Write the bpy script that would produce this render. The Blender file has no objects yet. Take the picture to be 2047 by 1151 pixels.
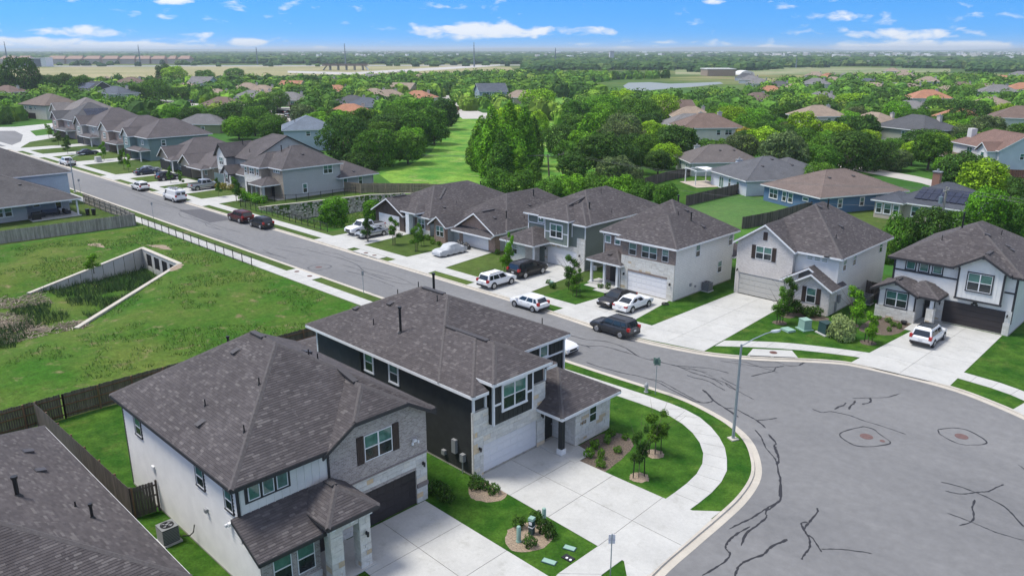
import bpy, math, random
from mathutils import Vector
from mathutils.geometry import tessellate_polygon
R = math.radians
scene = bpy.context.scene
col = scene.collection

# ------------------------------------------------------------------ camera, sky, sun, exposure
CAM_H = 25.0
FPX, CX, CY, HZ, VPX = 1574.0, 1023.5, 575.5, 100.0, -650.0
_p = math.atan((CY-HZ)/FPX)
_a = math.atan((CX-VPX)/math.hypot(FPX, CY-HZ))
_fh = Vector((-math.cos(_a), math.sin(_a), 0))
RT = Vector((_fh.y, -_fh.x, 0))
FW = _fh*math.cos(_p)+Vector((0, 0, -math.sin(_p)))
UP = RT.cross(FW)
from mathutils import Matrix
cam_d = bpy.data.cameras.new('camera')
cam_d.sensor_width = 36; cam_d.lens = FPX/2047*36
cam_d.clip_start = .5; cam_d.clip_end = 60000
cam = bpy.data.objects.new('camera', cam_d)
col.objects.link(cam)
m = Matrix((RT, UP, -FW)).transposed().to_4x4()
m.translation = Vector((0, 0, CAM_H))
cam.matrix_world = m
scene.camera = cam

world = bpy.data.worlds.new('World'); scene.world = world
world.use_nodes = True
wt = world.node_tree; wt.nodes.clear()
SUN_EL, SUN_AZ = R(64), math.atan2(-.62, -.78)      # where the sun stands (direction towards it, in the XY plane)
def wn(t, **k):
    n = wt.nodes.new(t)
    for a, b in k.items(): setattr(n, a, b)
    return n
def wl(a, b): wt.links.new(a, b)
sky = wn('ShaderNodeTexSky', sky_type='NISHITA', sun_disc=False, sun_elevation=SUN_EL)
sky.sun_rotation = math.pi/2-SUN_AZ
sky.air_density = 1.3; sky.dust_density = .3; sky.ozone_density = 3
tc = wn('ShaderNodeTexCoord')
sep = wn('ShaderNodeSeparateXYZ'); wl(tc.outputs['Generated'], sep.inputs[0])
def wmath(op, a, b=None, c=None, clamp=False):
    n = wn('ShaderNodeMath', operation=op, use_clamp=clamp)
    for i, v in enumerate((a, b, c)):
        if v is None: continue
        if isinstance(v, (int, float)): n.inputs[i].default_value = v
        else: wl(v, n.inputs[i])
    return n.outputs[0]
# look a little higher into the Nishita sky so that it keeps its blue down to the horizon
lift = wmath('ADD', wmath('MULTIPLY', wmath('MAXIMUM', sep.outputs[2], 0.0), .85), .13)
cmb = wn('ShaderNodeCombineXYZ')
wl(sep.outputs[0], cmb.inputs[0]); wl(sep.outputs[1], cmb.inputs[1]); wl(lift, cmb.inputs[2])
nrm = wn('ShaderNodeVectorMath', operation='NORMALIZE'); wl(cmb.outputs[0], nrm.inputs[0])
wl(nrm.outputs[0], sky.inputs[0])
hs = wn('ShaderNodeHueSaturation'); hs.inputs['Saturation'].default_value = 1.12; hs.inputs['Value'].default_value = 1.0
wl(sky.outputs[0], hs.inputs['Color'])
tint = wn('ShaderNodeMixRGB', blend_type='MULTIPLY'); tint.inputs[0].default_value = 1; tint.inputs[2].default_value = (.105, .31, .56, 1); wl(hs.outputs[0], tint.inputs[1])
# clouds: a layer of flat-bottomed puffs in (azimuth, elevation), the same all the way round
az = wmath('ARCTAN2', sep.outputs[1], sep.outputs[0])
el = wmath('ARCSINE', sep.outputs[2])
cc = wn('ShaderNodeCombineXYZ')
wl(wmath('MULTIPLY', az, 13.0), cc.inputs[0]); wl(wmath('MULTIPLY', el, 34.0), cc.inputs[1])
n1 = wn('ShaderNodeTexNoise'); n1.inputs['Scale'].default_value = 2.1; n1.inputs['Detail'].default_value = 9
n1.inputs['Roughness'].default_value = .56; n1.inputs['Distortion'].default_value = .35
wl(cc.outputs[0], n1.inputs['Vector'])
cc2 = wn('ShaderNodeCombineXYZ')
wl(wmath('MULTIPLY', az, 9.0), cc2.inputs[0]); wl(wmath('MULTIPLY', el, 42.0), cc2.inputs[1]); cc2.inputs[2].default_value = 7.3
n2 = wn('ShaderNodeTexNoise'); n2.inputs['Scale'].default_value = .38; n2.inputs['Detail'].default_value = 2
wl(cc2.outputs[0], n2.inputs['Vector'])
# clouds the photograph shows, as (azimuth, elevation, half width, half height) of soft patches
def ray_dir(x, y): return (RT*(x-CX)+FW*FPX-UP*(y-CY)).normalized()
patches = None
for (x, y, w, h, k) in ((60, 84, 120, 10, 1.3), (185, 64, 115, 13, .9), (260, 93, 170, 9, 1.3), (375, 74, 60, 16, .7),
                        (490, 85, 44, 11, 1.3), (640, 97, 22, 6, 1), (245, 17, 45, 8, .6), (345, 4, 50, 7, .8),
                        (950, 62, 180, 22, 1.05), (1175, 66, 70, 14, .8), (1243, 99, 30, 7, 1.2), (1375, 86, 80, 10, .6),
                        (1645, 33, 70, 12, .8), (1110, 9, 40, 7, .5), (1425, 4, 34, 7, .7), (1840, 68, 120, 14, .95),
                        (1850, 92, 210, 13, 1.3), (1700, 92, 40, 7, 1), (1550, 94, 70, 5, .6), (1350, 99, 45, 4, 1)):
    d = ray_dir(x, y); A = math.atan2(d.y, d.x); E_ = math.asin(d.z)
    u = wmath('DIVIDE', wmath('SUBTRACT', az, A), w/FPX); v = wmath('DIVIDE', wmath('SUBTRACT', el, E_), h/FPX)
    q = wmath('SUBTRACT', 1.0, wmath('ADD', wmath('MULTIPLY', u, u), wmath('MULTIPLY', v, v)), clamp=True)
    q = wmath('MULTIPLY', q, k)
    patches = q if patches is None else wmath('MAXIMUM', patches, q)
ambient = wmath('MULTIPLY', wmath('SUBTRACT', n2.outputs[0], .5, clamp=True), .9)
over = wmath('MULTIPLY', wmath('SUBTRACT', el, .08, clamp=True), 5.0, clamp=True)     # the broken cloud thickens overhead
dens = wmath('ADD', patches, wmath('ADD', wmath('MULTIPLY', ambient, .5), wmath('MULTIPLY', over, .8)))
dens = wmath('SUBTRACT', wmath('ADD', dens, wmath('MULTIPLY', wmath('SUBTRACT', n1.outputs[0], .5), 3.4)), .36)
dens = wmath('MULTIPLY', wmath('MULTIPLY', dens, 1.7, clamp=True), .82)
low = wmath('SUBTRACT', .17, wmath('MULTIPLY', wmath('MAXIMUM', el, 0), 9.5), clamp=True)     # pale air just over the horizon
cr = wn('ShaderNodeMixRGB'); cr.inputs[1].default_value = (.80, .81, .86, 1); cr.inputs[2].default_value = (1.0, .99, .95, 1)
wl(wmath('MULTIPLY', n1.outputs[0], 1.05, clamp=True), cr.inputs[0])
cs = wn('ShaderNodeVectorMath', operation='SCALE'); wl(cr.outputs[0], cs.inputs[0]); cs.inputs[3].default_value = 3.6
m1 = wn('ShaderNodeMixRGB'); wl(low, m1.inputs[0]); wl(tint.outputs[0], m1.inputs[1]); m1.inputs[2].default_value = (1.6, 2.4, 3.2, 1)
m2 = wn('ShaderNodeMixRGB'); wl(dens, m2.inputs[0]); wl(m1.outputs[0], m2.inputs[1]); wl(cs.outputs[0], m2.inputs[2])
bg = wn('ShaderNodeBackground'); bg.inputs[1].default_value = .15
wl(m2.outputs[0], bg.inputs[0])
wo = wn('ShaderNodeOutputWorld'); wl(bg.outputs[0], wo.inputs[0])

sun_d = bpy.data.lights.new('sun', 'SUN'); sun_d.energy = 2.0; sun_d.angle = R(18); sun_d.color = (1, .95, .87)
sun = bpy.data.objects.new('sun', sun_d); col.objects.link(sun)
_sd = Vector((math.cos(SUN_AZ)*math.cos(SUN_EL), math.sin(SUN_AZ)*math.cos(SUN_EL), math.sin(SUN_EL)))
sun.rotation_euler = _sd.to_track_quat('Z', 'Y').to_euler()
sun.location = (0, 0, 60)
scene.view_settings.view_transform = 'Standard'; scene.view_settings.look = 'None'
scene.view_settings.gamma = 1; scene.view_settings.exposure = 1.08
scene.render.engine = 'CYCLES'
scene.cycles.max_bounces = 5; scene.cycles.diffuse_bounces = 2; scene.cycles.glossy_bounces = 2
scene.cycles.transparent_max_bounces = 6; scene.cycles.volume_bounces = 0

# a pixel of the photograph's survey turned into a point of the ground at height z
def G(x, y, z=0.0):
    d = RT*(x-CX)+FW*FPX-UP*(y-CY)
    t = (z-CAM_H)/d.z
    return (d.x*t, d.y*t)
def Zat(X, Y, y):       # height at which the vertical through X,Y shows at image row y
    lo, hi = -10, 200
    for _ in range(40):
        mid = (lo+hi)/2
        v = Vector((X, Y, mid-CAM_H)); yy = CY-FPX*v.dot(UP)/v.dot(FW)
        if yy > y: lo = mid
        else: hi = mid
    return lo
def DIST(X, Y):
    v = Vector((X, Y, -CAM_H)); return v.dot(FW)

# ------------------------------------------------------------------ materials
MATS = {}
def mat(name, color, rough=.8, var=0.0, vscale=1.0, bump=0.0, bscale=20.0, metal=0.0, tint=None, spec=None, kind=None, **kw):
    if name in MATS: return MATS[name]
    M = bpy.data.materials.new(name); M.use_nodes = True
    nt = M.node_tree; N = nt.nodes; L = nt.links.new
    b = N['Principled BSDF']
    b.inputs['Roughness'].default_value = rough; b.inputs['Metallic'].default_value = metal
    if spec is not None: b.inputs['Specular IOR Level'].default_value = spec
    c = (*color, 1)
    b.inputs['Base Color'].default_value = c
    out = None
    geo = N.new('ShaderNodeNewGeometry')
    def noise(scale, detail=5, rough_=.6, vec=None, stretch=None):
        n = N.new('ShaderNodeTexNoise'); n.inputs['Scale'].default_value = scale; n.inputs['Detail'].default_value = detail
        n.inputs['Roughness'].default_value = rough_
        v = vec or geo.outputs['Position']
        if stretch:
            mp = N.new('ShaderNodeMapping'); mp.inputs['Scale'].default_value = stretch; L(v, mp.inputs[0]); v = mp.outputs[0]
        L(v, n.inputs['Vector']); return n.outputs[0]
    def ramp(fac, stops, interp='LINEAR'):
        r = N.new('ShaderNodeValToRGB'); r.color_ramp.interpolation = interp
        els = r.color_ramp.elements
        while len(els) < len(stops): els.new(.5)
        for e, (p, cc_) in zip(els, stops): e.position = p; e.color = (*cc_, 1)
        L(fac, r.inputs[0]); return r.outputs[0]
    def mix(f, a, c_, mode='MIX'):
        n = N.new('ShaderNodeMixRGB'); n.blend_type = mode
        for i, v in enumerate((f, a, c_)):
            if isinstance(v, (int, float)): n.inputs[i].default_value = v
            elif isinstance(v, tuple): n.inputs[i].default_value = (*v, 1)
            else: L(v, n.inputs[i])
        return n.outputs[0]
    ctx = dict(N=N, L=L, b=b, geo=geo, noise=noise, ramp=ramp, mix=mix, color=color)
    if kind: out = kind(ctx, **kw)
    elif var > 0:
        n = noise(vscale)
        c0 = tuple(max(0, x*(1-var)) for x in color); c1 = tuple(x*(1+var) for x in (tint or color))
        out = ramp(n, [(.32, c0), (.68, c1)])
    if out is not None: L(out, b.inputs['Base Color'])
    if bump > 0:
        bn = N.new('ShaderNodeBump'); bn.inputs['Strength'].default_value = bump; bn.inputs['Distance'].default_value = .02
        L(noise(bscale, 4), bn.inputs['Height']); L(bn.outputs[0], b.inputs['Normal'])
    MATS[name] = M
    return M

def k_island(c, stops, fine=.12, patch=.12):
    r = c['ramp'](c['geo'].outputs['Random Per Island'], stops)
    n = c['ramp'](c['noise'](.35, 3), [(.3, (1-patch,)*3), (.7, (1+patch,)*3)])
    f = c['ramp'](c['noise'](25, 2), [(.3, (1-fine,)*3), (.7, (1+fine,)*3)])
    return c['mix'](1, c['mix'](1, r, n, 'MULTIPLY'), f, 'MULTIPLY')
def k_uvbrick(c, a, b_, mortar, w=.3, h=.14, ms=.012, mbump=.3, patch=.12, stain=None):
    uv = c['N'].new('ShaderNodeUVMap')
    t = c['N'].new('ShaderNodeTexBrick'); L = c['L']
    L(uv.outputs[0], t.inputs['Vector'])
    t.inputs['Scale'].default_value = 1; t.inputs['Brick Width'].default_value = w; t.inputs['Row Height'].default_value = h
    t.inputs['Mortar Size'].default_value = ms; t.inputs['Mortar Smooth'].default_value = .2
    t.inputs['Color1'].default_value = (*a, 1); t.inputs['Color2'].default_value = (*b_, 1); t.inputs['Mortar'].default_value = (*mortar, 1)
    n = c['ramp'](c['noise'](.5, 5), [(.3, (1-patch,)*3), (.7, (1+patch,)*3)])
    f = c['ramp'](c['noise'](9, 3), [(.3, (.9,)*3), (.7, (1.1,)*3)])
    bn = c['N'].new('ShaderNodeBump'); bn.inputs['Strength'].default_value = mbump; bn.inputs['Distance'].default_value = .02
    bn.invert = True
    L(t.outputs['Fac'], bn.inputs['Height']); L(bn.outputs[0], c['b'].inputs['Normal'])
    return c['mix'](1, c['mix'](1, t.outputs['Color'], n, 'MULTIPLY'), f, 'MULTIPLY')
def k_patches(c, a, b_, d, s1=.06, s2=.9, s3=6, thr=(.42, .6), dthr=(.6, .72)):
    big = c['ramp'](c['noise'](s1, 5, .62), [(thr[0], a), (thr[1], b_)])
    dry = c['ramp'](c['noise'](s2*.35, 6, .7), [(dthr[0], (0,)*3), (dthr[1], (1,)*3)])
    x = c['mix'](dry, big, d)
    f = c['ramp'](c['noise'](s3, 6, .75), [(.3, (.62,)*3), (.7, (1.4,)*3)])
    g = c['ramp'](c['noise'](s2, 4, .6), [(.3, (.8,)*3), (.7, (1.2,)*3)])
    return c['mix'](1, c['mix'](1, x, f, 'MULTIPLY'), g, 'MULTIPLY')
def k_asphalt(c):
    a = c['ramp'](c['noise'](.12, 4, .6, stretch=(.4, 1, 1)), [(.3, (.145, .147, .151)), (.7, (.190, .191, .193))])
    b_ = c['ramp'](c['noise'](60, 3, .8), [(.3, (.82,)*3), (.7, (1.18,)*3)])
    d = c['ramp'](c['noise'](1.6, 6, .7), [(.35, (.88,)*3), (.7, (1.10,)*3)])
    # worn tyre tracks: darker and lighter streaks along the street
    e = c['ramp'](c['noise'](.9, 3, .5, stretch=(.03, 1.2, 1)), [(.35, (.975,)*3), (.65, (1.02,)*3)])
    s = c['ramp'](c['noise'](2.4, 5, .7), [(.70, (1,)*3), (.80, (.72,)*3)])
    x = c['mix'](1, c['mix'](1, a, b_, 'MULTIPLY'), d, 'MULTIPLY')
    return c['mix'](1, c['mix'](1, x, e, 'MULTIPLY'), s, 'MULTIPLY')
def k_concrete(c, base):
    a = c['ramp'](c['noise'](.5, 5, .6), [(.3, tuple(x*.9 for x in base)), (.7, tuple(x*1.06 for x in base))])
    b_ = c['ramp'](c['noise'](6, 5, .7), [(.3, (.93,)*3), (.7, (1.05,)*3)])
    s = c['ramp'](c['noise'](.9, 6, .7), [(.55, (1,)*3), (.78, (.74, .73, .70))])
    o = c['ramp'](c['geo'].outputs['Random Per Island'], [(0, (.95,)*3), (1, (1.04,)*3)])
    return c['mix'](1, c['mix'](1, c['mix'](1, a, b_, 'MULTIPLY'), s, 'MULTIPLY'), o, 'MULTIPLY')
def k_leaf(c, stops):
    oi = c['N'].new('ShaderNodeObjectInfo')
    r = c['ramp'](c['geo'].outputs['Random Per Island'], stops)
    n = c['ramp'](c['noise'](.45, 3), [(.35, (.72,)*3), (.65, (1.25,)*3)])
    x = c['mix'](1, c['mix'](1, r, oi.outputs['Color'], 'MULTIPLY'), n, 'MULTIPLY')
    tr = c['N'].new('ShaderNodeBsdfTranslucent'); c['L'](x, tr.inputs[0])
    ms = c['N'].new('ShaderNodeMixShader'); ms.inputs[0].default_value = .3
    c['L'](c['b'].outputs[0], ms.inputs[1]); c['L'](tr.outputs[0], ms.inputs[2])
    o = c['N']['Material Output']; c['L'](ms.outputs[0], o.inputs[0])
    return x
def k_far(c):
    # countryside seen from the air: fields, scrub and dry grass
    P = c['geo'].outputs['Position']
    a = c['ramp'](c['noise'](.004, 6, .6), [(.40, (.035, .085, .02)), (.52, (.12, .15, .04)), (.60, (.25, .22, .11))])
    f = c['ramp'](c['noise'](.03, 6, .7), [(.3, (.7,)*3), (.7, (1.3,)*3)])
    near = c['ramp'](c['noise'](.05, 5, .6), [(.4, (.035, .11, .018)), (.6, (.06, .145, .022))])
    vm = c['N'].new('ShaderNodeVectorMath'); vm.operation = 'LENGTH'; c['L'](P, vm.inputs[0])
    mr = c['N'].new('ShaderNodeMapRange'); mr.inputs[1].default_value = 420; mr.inputs[2].default_value = 800
    c['L'](vm.outputs['Value'], mr.inputs[0])
    x = c['mix'](mr.outputs[0], near, a)
    g = c['ramp'](c['noise'](4, 5, .7), [(.3, (.75,)*3), (.7, (1.25,)*3)])
    return c['mix'](1, c['mix'](1, x, f, 'MULTIPLY'), g, 'MULTIPLY')

SH_STOPS = [(0, (.066, .059, .061)), (.4, (.078, .070, .072)), (.75, (.088, .079, .081)), (.9, (.105, .095, .096)), (1, (.135, .124, .122))]
M_shing = mat('shingle', (.1,)*3, .92, spec=.25, kind=k_island, stops=SH_STOPS, bump=.25, bscale=90)
M_deck = mat('roof_felt', (.07, .06, .062), .95)
def roofmat(name, a, b_):
    return mat(name, a, .93, kind=k_uvbrick, a=a, b_=b_, mortar=tuple(x*.55 for x in a), w=.33, h=.145, ms=.010, mbump=.35, patch=.22)
M_roof = roofmat('roof_weathered', (.070, .062, .065), (.098, .088, .089))
M_cap = mat('ridge_cap', (.090, .081, .081), .93, var=.2, vscale=8)
M_white = mat('white_trim', (.72, .73, .74), .55, var=.05, vscale=3)
M_dark = mat('dark_trim', (.028, .028, .032), .6, var=.2, vscale=4)
M_wside = mat('white_siding', (.71, .70, .67), .6, var=.06, vscale=1.2)
M_bside = mat('charcoal_siding', (.021, .023, .021), .7, var=.25, vscale=2)
M_black = mat('black_metal', (.012, .012, .013), .45)
M_grey = mat('grey_metal', (.30, .31, .32), .5, metal=.3)
M_galv = mat('galvanised_steel', (.33, .38, .42), .45, metal=.6, var=.1, vscale=5)
M_glt = mat('glass_with_blinds', (.07, .17, .145), .06, var=.25, vscale=2.5, spec=.8)
M_gld = mat('dark_glass', (.022, .03, .034), .08, var=.3, vscale=3, spec=.7)
M_conc = mat('concrete', (.52, .51, .48), .85, kind=k_concrete, base=(.46, .46, .44), bump=.15, bscale=30)
M_joint = mat('joint_dirt', (.13, .12, .10), .95)
M_kerb = mat('kerb_concrete', (.45, .42, .36), .85, kind=k_concrete, base=(.47, .435, .375))
M_asph = mat('asphalt', (.16, .155, .165), .88, kind=k_asphalt, bump=.35, bscale=120)
M_tar = mat('tar', (.016, .016, .019), .55, var=.3, vscale=12)
M_patch = mat('asphalt_patch', (.085, .085, .092), .9, var=.12, vscale=1.5, bump=.3, bscale=100)
M_ground = mat('countryside', (.05, .1, .02), .95, spec=.1, kind=k_far)
M_lawn = mat('green_lawn', (.03, .1, .012), .95, spec=.1, kind=k_patches, a=(.020, .076, .007), b_=(.052, .112, .014), d=(.10, .125, .03), s1=.45, s3=7, thr=(.35, .65), dthr=(.58, .75), bump=1.0, bscale=14)
M_lawn2 = mat('worn_lawn', (.06, .1, .02), .95, spec=.1, kind=k_patches, a=(.05, .088, .018), b_=(.075, .115, .026), d=(.16, .13, .07), s3=9, bump=1.0, bscale=14)
M_field = mat('meadow', (.06, .12, .02), .95, spec=.1, kind=k_patches, a=(.034, .105, .009), b_=(.090, .130, .024), d=(.17, .145, .075), s1=.08, s2=1.6, s3=4.5, thr=(.38, .62), dthr=(.56, .70), bump=1.0, bscale=6)
M_meadow = mat('bright_meadow', (.07, .16, .02), .95, spec=.1, kind=k_patches, a=(.060, .190, .024), b_=(.17, .30, .045), d=(.26, .29, .10), s1=.11, s2=.5, s3=1.8, thr=(.38, .62), dthr=(.55, .7), bump=1, bscale=4)
M_mulch = mat('mulch', (.11, .085, .065), .95, var=.6, vscale=9, bump=1, bscale=25)
M_mulch2 = mat('pale_mulch', (.27, .21, .15), .95, var=.45, vscale=11, bump=1, bscale=25)
M_straw = mat('dry_debris', (.22, .18, .13), .95, var=.6, vscale=2.2, bump=1, bscale=5)
M_leaf = mat('foliage', (.05, .1, .02), .75, kind=k_leaf, spec=.12, stops=[(0, (.32, .32, .34)), (.4, (.72, .74, .75)), (.75, (1.1, 1.1, 1.05)), (1, (1.8, 1.65, 1.2))])
M_bark = mat('bark', (.10, .08, .06), .95, var=.35, vscale=6, bump=.6)
M_pole = mat('weathered_timber', (.13, .11, .09), .9, var=.3, vscale=6)
M_tyre = mat('tyre_rubber', (.015, .015, .016), .8)
M_rim = mat('alloy', (.45, .46, .48), .3, metal=.9)
M_cglass = mat('car_glass', (.015, .02, .024), .04, spec=.8)
M_red = mat('tail_lamp', (.35, .012, .012), .2)
M_lamp = mat('headlamp', (.6, .62, .65), .12, spec=.8)
M_plate = mat('licence_plate', (.6, .6, .6), .5)
def k_wood(c, a, b_):
    r = c['ramp'](c['geo'].outputs['Random Per Island'], [(0, a), (1, b_)])
    oi = c['N'].new('ShaderNodeObjectInfo')
    q_ = c['ramp'](oi.outputs['Random'], [(0, (.8,)*3), (1, (1.2,)*3)])
    n = c['ramp'](c['noise'](5, 5, .6, stretch=(1, 1, .2)), [(.3, (.7,)*3), (.7, (1.25,)*3)])
    return c['mix'](1, c['mix'](1, r, n, 'MULTIPLY'), q_, 'MULTIPLY')
M_fdark = mat('dark_weathered_picket', (.05, .04, .035), .9, kind=k_wood, a=(.055, .047, .042), b_=(.13, .11, .095))
M_fbrown = mat('brown_fence_timber', (.13, .07, .04), .9, kind=k_wood, a=(.10, .055, .03), b_=(.17, .10, .06))
M_fgrey = mat('silvered_picket', (.3, .28, .25), .9, kind=k_wood, a=(.20, .185, .165), b_=(.34, .315, .28))
M_ftan = mat('tan_picket', (.3, .25, .17), .9, kind=k_wood, a=(.22, .18, .125), b_=(.32, .27, .19))
M_shut = mat('brown_shutter', (.045, .030, .024), .7, var=.2, vscale=5)

# ------------------------------------------------------------------ mesh helpers
class MB:
    def __init__(s): s.v = []; s.f = []; s.uv = []; s.mi = []; s.cur = 0
    def face(s, pts, uvs=None):
        i = len(s.v); s.v += [tuple(p) for p in pts]
        s.uv += uvs if uvs else [(p[0]+p[1], p[2]) for p in pts]
        s.f.append(tuple(range(i, i+len(pts)))); s.mi.append(s.cur); return s
    def box(s, x0, x1, y0, y1, z0, z1, skip=''):
        if x1 < x0: x0, x1 = x1, x0
        if y1 < y0: y0, y1 = y1, y0
        if z1 < z0: z0, z1 = z1, z0
        a = s.face
        if 'f' not in skip: a([(x0, y0, z0), (x1, y0, z0), (x1, y0, z1), (x0, y0, z1)], [(x0, z0), (x1, z0), (x1, z1), (x0, z1)])
        a([(x1, y1, z0), (x0, y1, z0), (x0, y1, z1), (x1, y1, z1)], [(x1, z0), (x0, z0), (x0, z1), (x1, z1)])
        a([(x1, y0, z0), (x1, y1, z0), (x1, y1, z1), (x1, y0, z1)], [(y0, z0), (y1, z0), (y1, z1), (y0, z1)])
        a([(x0, y1, z0), (x0, y0, z0), (x0, y0, z1), (x0, y1, z1)], [(y1, z0), (y0, z0), (y0, z1), (y1, z1)])
        if 't' not in skip: a([(x0, y0, z1), (x1, y0, z1), (x1, y1, z1), (x0, y1, z1)], [(x0, y0), (x1, y0), (x1, y1), (x0, y1)])
        if 'b' not in skip: a([(x0, y1, z0), (x1, y1, z0), (x1, y0, z0), (x0, y0, z0)], [(x0, y1), (x1, y1), (x1, y0), (x0, y0)])
        return s
    def beam(s, p, q, w, h=None, upv=None):       # rectangular bar from p to q
        p = Vector(p); q = Vector(q); d = (q-p).normalized(); h = h or w
        u = Vector(upv) if upv else (Vector((0, 0, 1)) if abs(d.z) < .95 else Vector((0, 1, 0)))
        sd = d.cross(u).normalized(); u2 = sd.cross(d).normalized()
        c = [sd*(w/2)*i+u2*(h/2)*j for i, j in ((-1, -1), (1, -1), (1, 1), (-1, 1))]
        A = [p+k for k in c]; B = [q+k for k in c]
        for i in range(4):
            j = (i+1) % 4; s.face([A[i], A[j], B[j], B[i]][::-1])
        s.face(A); s.face(B[::-1]); return s
    def tube(s, pts, r, n=8, cap=True):
        pts = [Vector(p) for p in pts]; rs = r if isinstance(r, (list, tuple)) else [r]*len(pts)
        rings = []
        for i, p in enumerate(pts):
            d = (pts[min(i+1, len(pts)-1)]-pts[max(i-1, 0)]).normalized()
            u = Vector((0, 0, 1)) if abs(d.z) < .9 else Vector((1, 0, 0))
            a = d.cross(u).normalized(); b = d.cross(a)
            rings.append([p+(a*math.cos(t)+b*math.sin(t))*rs[i] for t in [2*math.pi*k/n for k in range(n)]])
        i0 = len(s.v)
        for rg in rings:
            s.v += [tuple(p) for p in rg]; s.uv += [(p.x+p.y, p.z) for p in rg]
        for i in range(len(rings)-1):
            for k in range(n):
                a = i0+i*n+k; b = i0+i*n+(k+1) % n
                s.f.append((a, b, b+n, a+n)); s.mi.append(s.cur)
        if cap:
            s.f.append(tuple(i0+k for k in range(n))[::-1]); s.mi.append(s.cur)
            s.f.append(tuple(i0+(len(rings)-1)*n+k for k in range(n))); s.mi.append(s.cur)
        return s
    def cyl(s, x, y, z0, z1, r, n=16, r2=None): return s.tube([(x, y, z0), (x, y, z1)], [r, r if r2 is None else r2], n)
    def poly(s, pts, z, flip=False):
        P = [Vector((p[0], p[1], 0)) for p in pts]
        for t in tessellate_polygon([P]):
            tri = [(P[i].x, P[i].y, z) for i in t]
            if (tri[1][0]-tri[0][0])*(tri[2][1]-tri[0][1])-(tri[1][1]-tri[0][1])*(tri[2][0]-tri[0][0]) < 0: tri.reverse()
            s.face(tri, [(p[0], p[1]) for p in tri])
        return s
    def prism(s, pts, z0, z1):                    # pts ccw in plan
        a = sum(pts[i][0]*pts[(i+1) % len(pts)][1]-pts[(i+1) % len(pts)][0]*pts[i][1] for i in range(len(pts)))
        if a < 0: pts = pts[::-1]
        s.poly(pts, z1)
        for i in range(len(pts)):
            p, q = pts[i], pts[(i+1) % len(pts)]
            s.face([(p[0], p[1], z0), (q[0], q[1], z0), (q[0], q[1], z1), (p[0], p[1], z1)])
        return s
    def mesh(s, name, mats, smooth=False, merge=False, origin=(0, 0, 0)):
        me = bpy.data.meshes.new(name)
        o = origin
        me.from_pydata([(a-o[0], b-o[1], c-o[2]) for a, b, c in s.v], [], s.f)
        if not isinstance(mats, (list, tuple)): mats = [mats]
        for m_ in mats: me.materials.append(m_)
        if s.uv:
            uvl = me.uv_layers.new(name='UVMap')
            flat = []
            for f in s.f:
                for i in f: flat += s.uv[i]
            uvl.data.foreach_set('uv', flat)
        if len(mats) > 1: me.polygons.foreach_set('material_index', s.mi)
        if smooth:
            me.polygons.foreach_set('use_smooth', [True]*len(me.polygons))
            me.set_sharp_from_angle(angle=R(smooth if smooth is not True else 40))
        me.update(); return me

def empty(name, loc=(0, 0, 0), rz=0.0):
    o = bpy.data.objects.new(name, None); o.empty_display_size = .5; col.objects.link(o)
    o.location = loc; o.rotation_euler = (0, 0, rz); return o
def tag(o, label=None, cat=None, group=None, kind=None):
    if label: o['label'] = label
    if cat: o['category'] = cat
    if group: o['group'] = group
    if kind: o['kind'] = kind
    return o
def thing(name, label, cat, loc=(0, 0, 0), rz=0.0, group=None): return tag(empty(name, loc, rz), label, cat, group)
def wpos(o):
    p = Vector(o.location)
    while o.parent: o = o.parent; p += Vector(o.location)
    return p
def obj(name, mb, mats, parent=None, world=True, kind=None, label=None, smooth=False, loc=None, rz=None):
    """link one mesh object; with world=True the vertices are given in world coordinates"""
    if isinstance(mb, MB):
        if world:
            if parent is not None and loc is None: o0 = wpos(parent)
            else: o0 = (0, 0, 0)
            me = mb.mesh(name, mats, smooth, origin=o0)
        else: me = mb.mesh(name, mats, smooth)
    else: me = mb
    o = bpy.data.objects.new(name, me); col.objects.link(o)
    if parent is not None: o.parent = parent; KIDS.setdefault(parent.name, []).append(o)
    if loc is not None: o.location = loc
    if rz is not None: o.rotation_euler = (0, 0, rz)
    if kind: o['kind'] = kind
    if label: o['label'] = label
    return o
def struct(name, mb, mats, **k): return obj(name, mb, mats, kind='structure', **k)
KIDS = {}
def copy_tree(o, parent=None):
    c = o.copy(); col.objects.link(c); c.parent = parent
    if parent is not None: KIDS.setdefault(parent.name, []).append(c)
    for ch in list(KIDS.get(o.name, [])): copy_tree(ch, c)
    return c
def copy_thing(o, loc, rz=0, label=None, scale=None, group=None):
    c = copy_tree(o); c.location = loc; c.rotation_euler = (0, 0, rz)
    if label: c['label'] = label
    if group: c['group'] = group
    if scale: c.scale = scale if isinstance(scale, tuple) else (scale,)*3
    return c
# ------------------------------------------------------------------ ground, street, paths
GZ = 0.09
KS = [(-900, 46.45), (-60, 46.45), (-40, 46.7), (-31.4, 47.05), (-29.0, 47.1), (-26.8, 46.75), (-24.2, 45.9), (-22.2, 44.6), (-20.7, 42.8), (-19.6, 40.8), (-19.0, 38.2),
      (-18.8, 35.5), (-18.7, 32.3), (-18.5, 28.5), (-17.6, 24), (-15, 19.5), (-11, 16), (-6, 14)]
KN = [(-900, 56.1), (-60, 56.1), (-52, 56.0), (-46, 55.75), (-41, 55.45), (-38.0, 55.7), (-34.6, 56.35), (-31.9, 57.2), (-28.8, 59.0), (-25.8, 61.4), (-24.1, 62.6), (-22.3, 63.4), (-18.2, 63.9), (-15.0, 63.9),
      (-12.5, 63.3), (-9.2, 61.9), (-4, 58.9), (0, 55), (3, 49.5), (5, 43), (5.5, 36), (4, 28), (0, 20), (-6, 14)]
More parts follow.
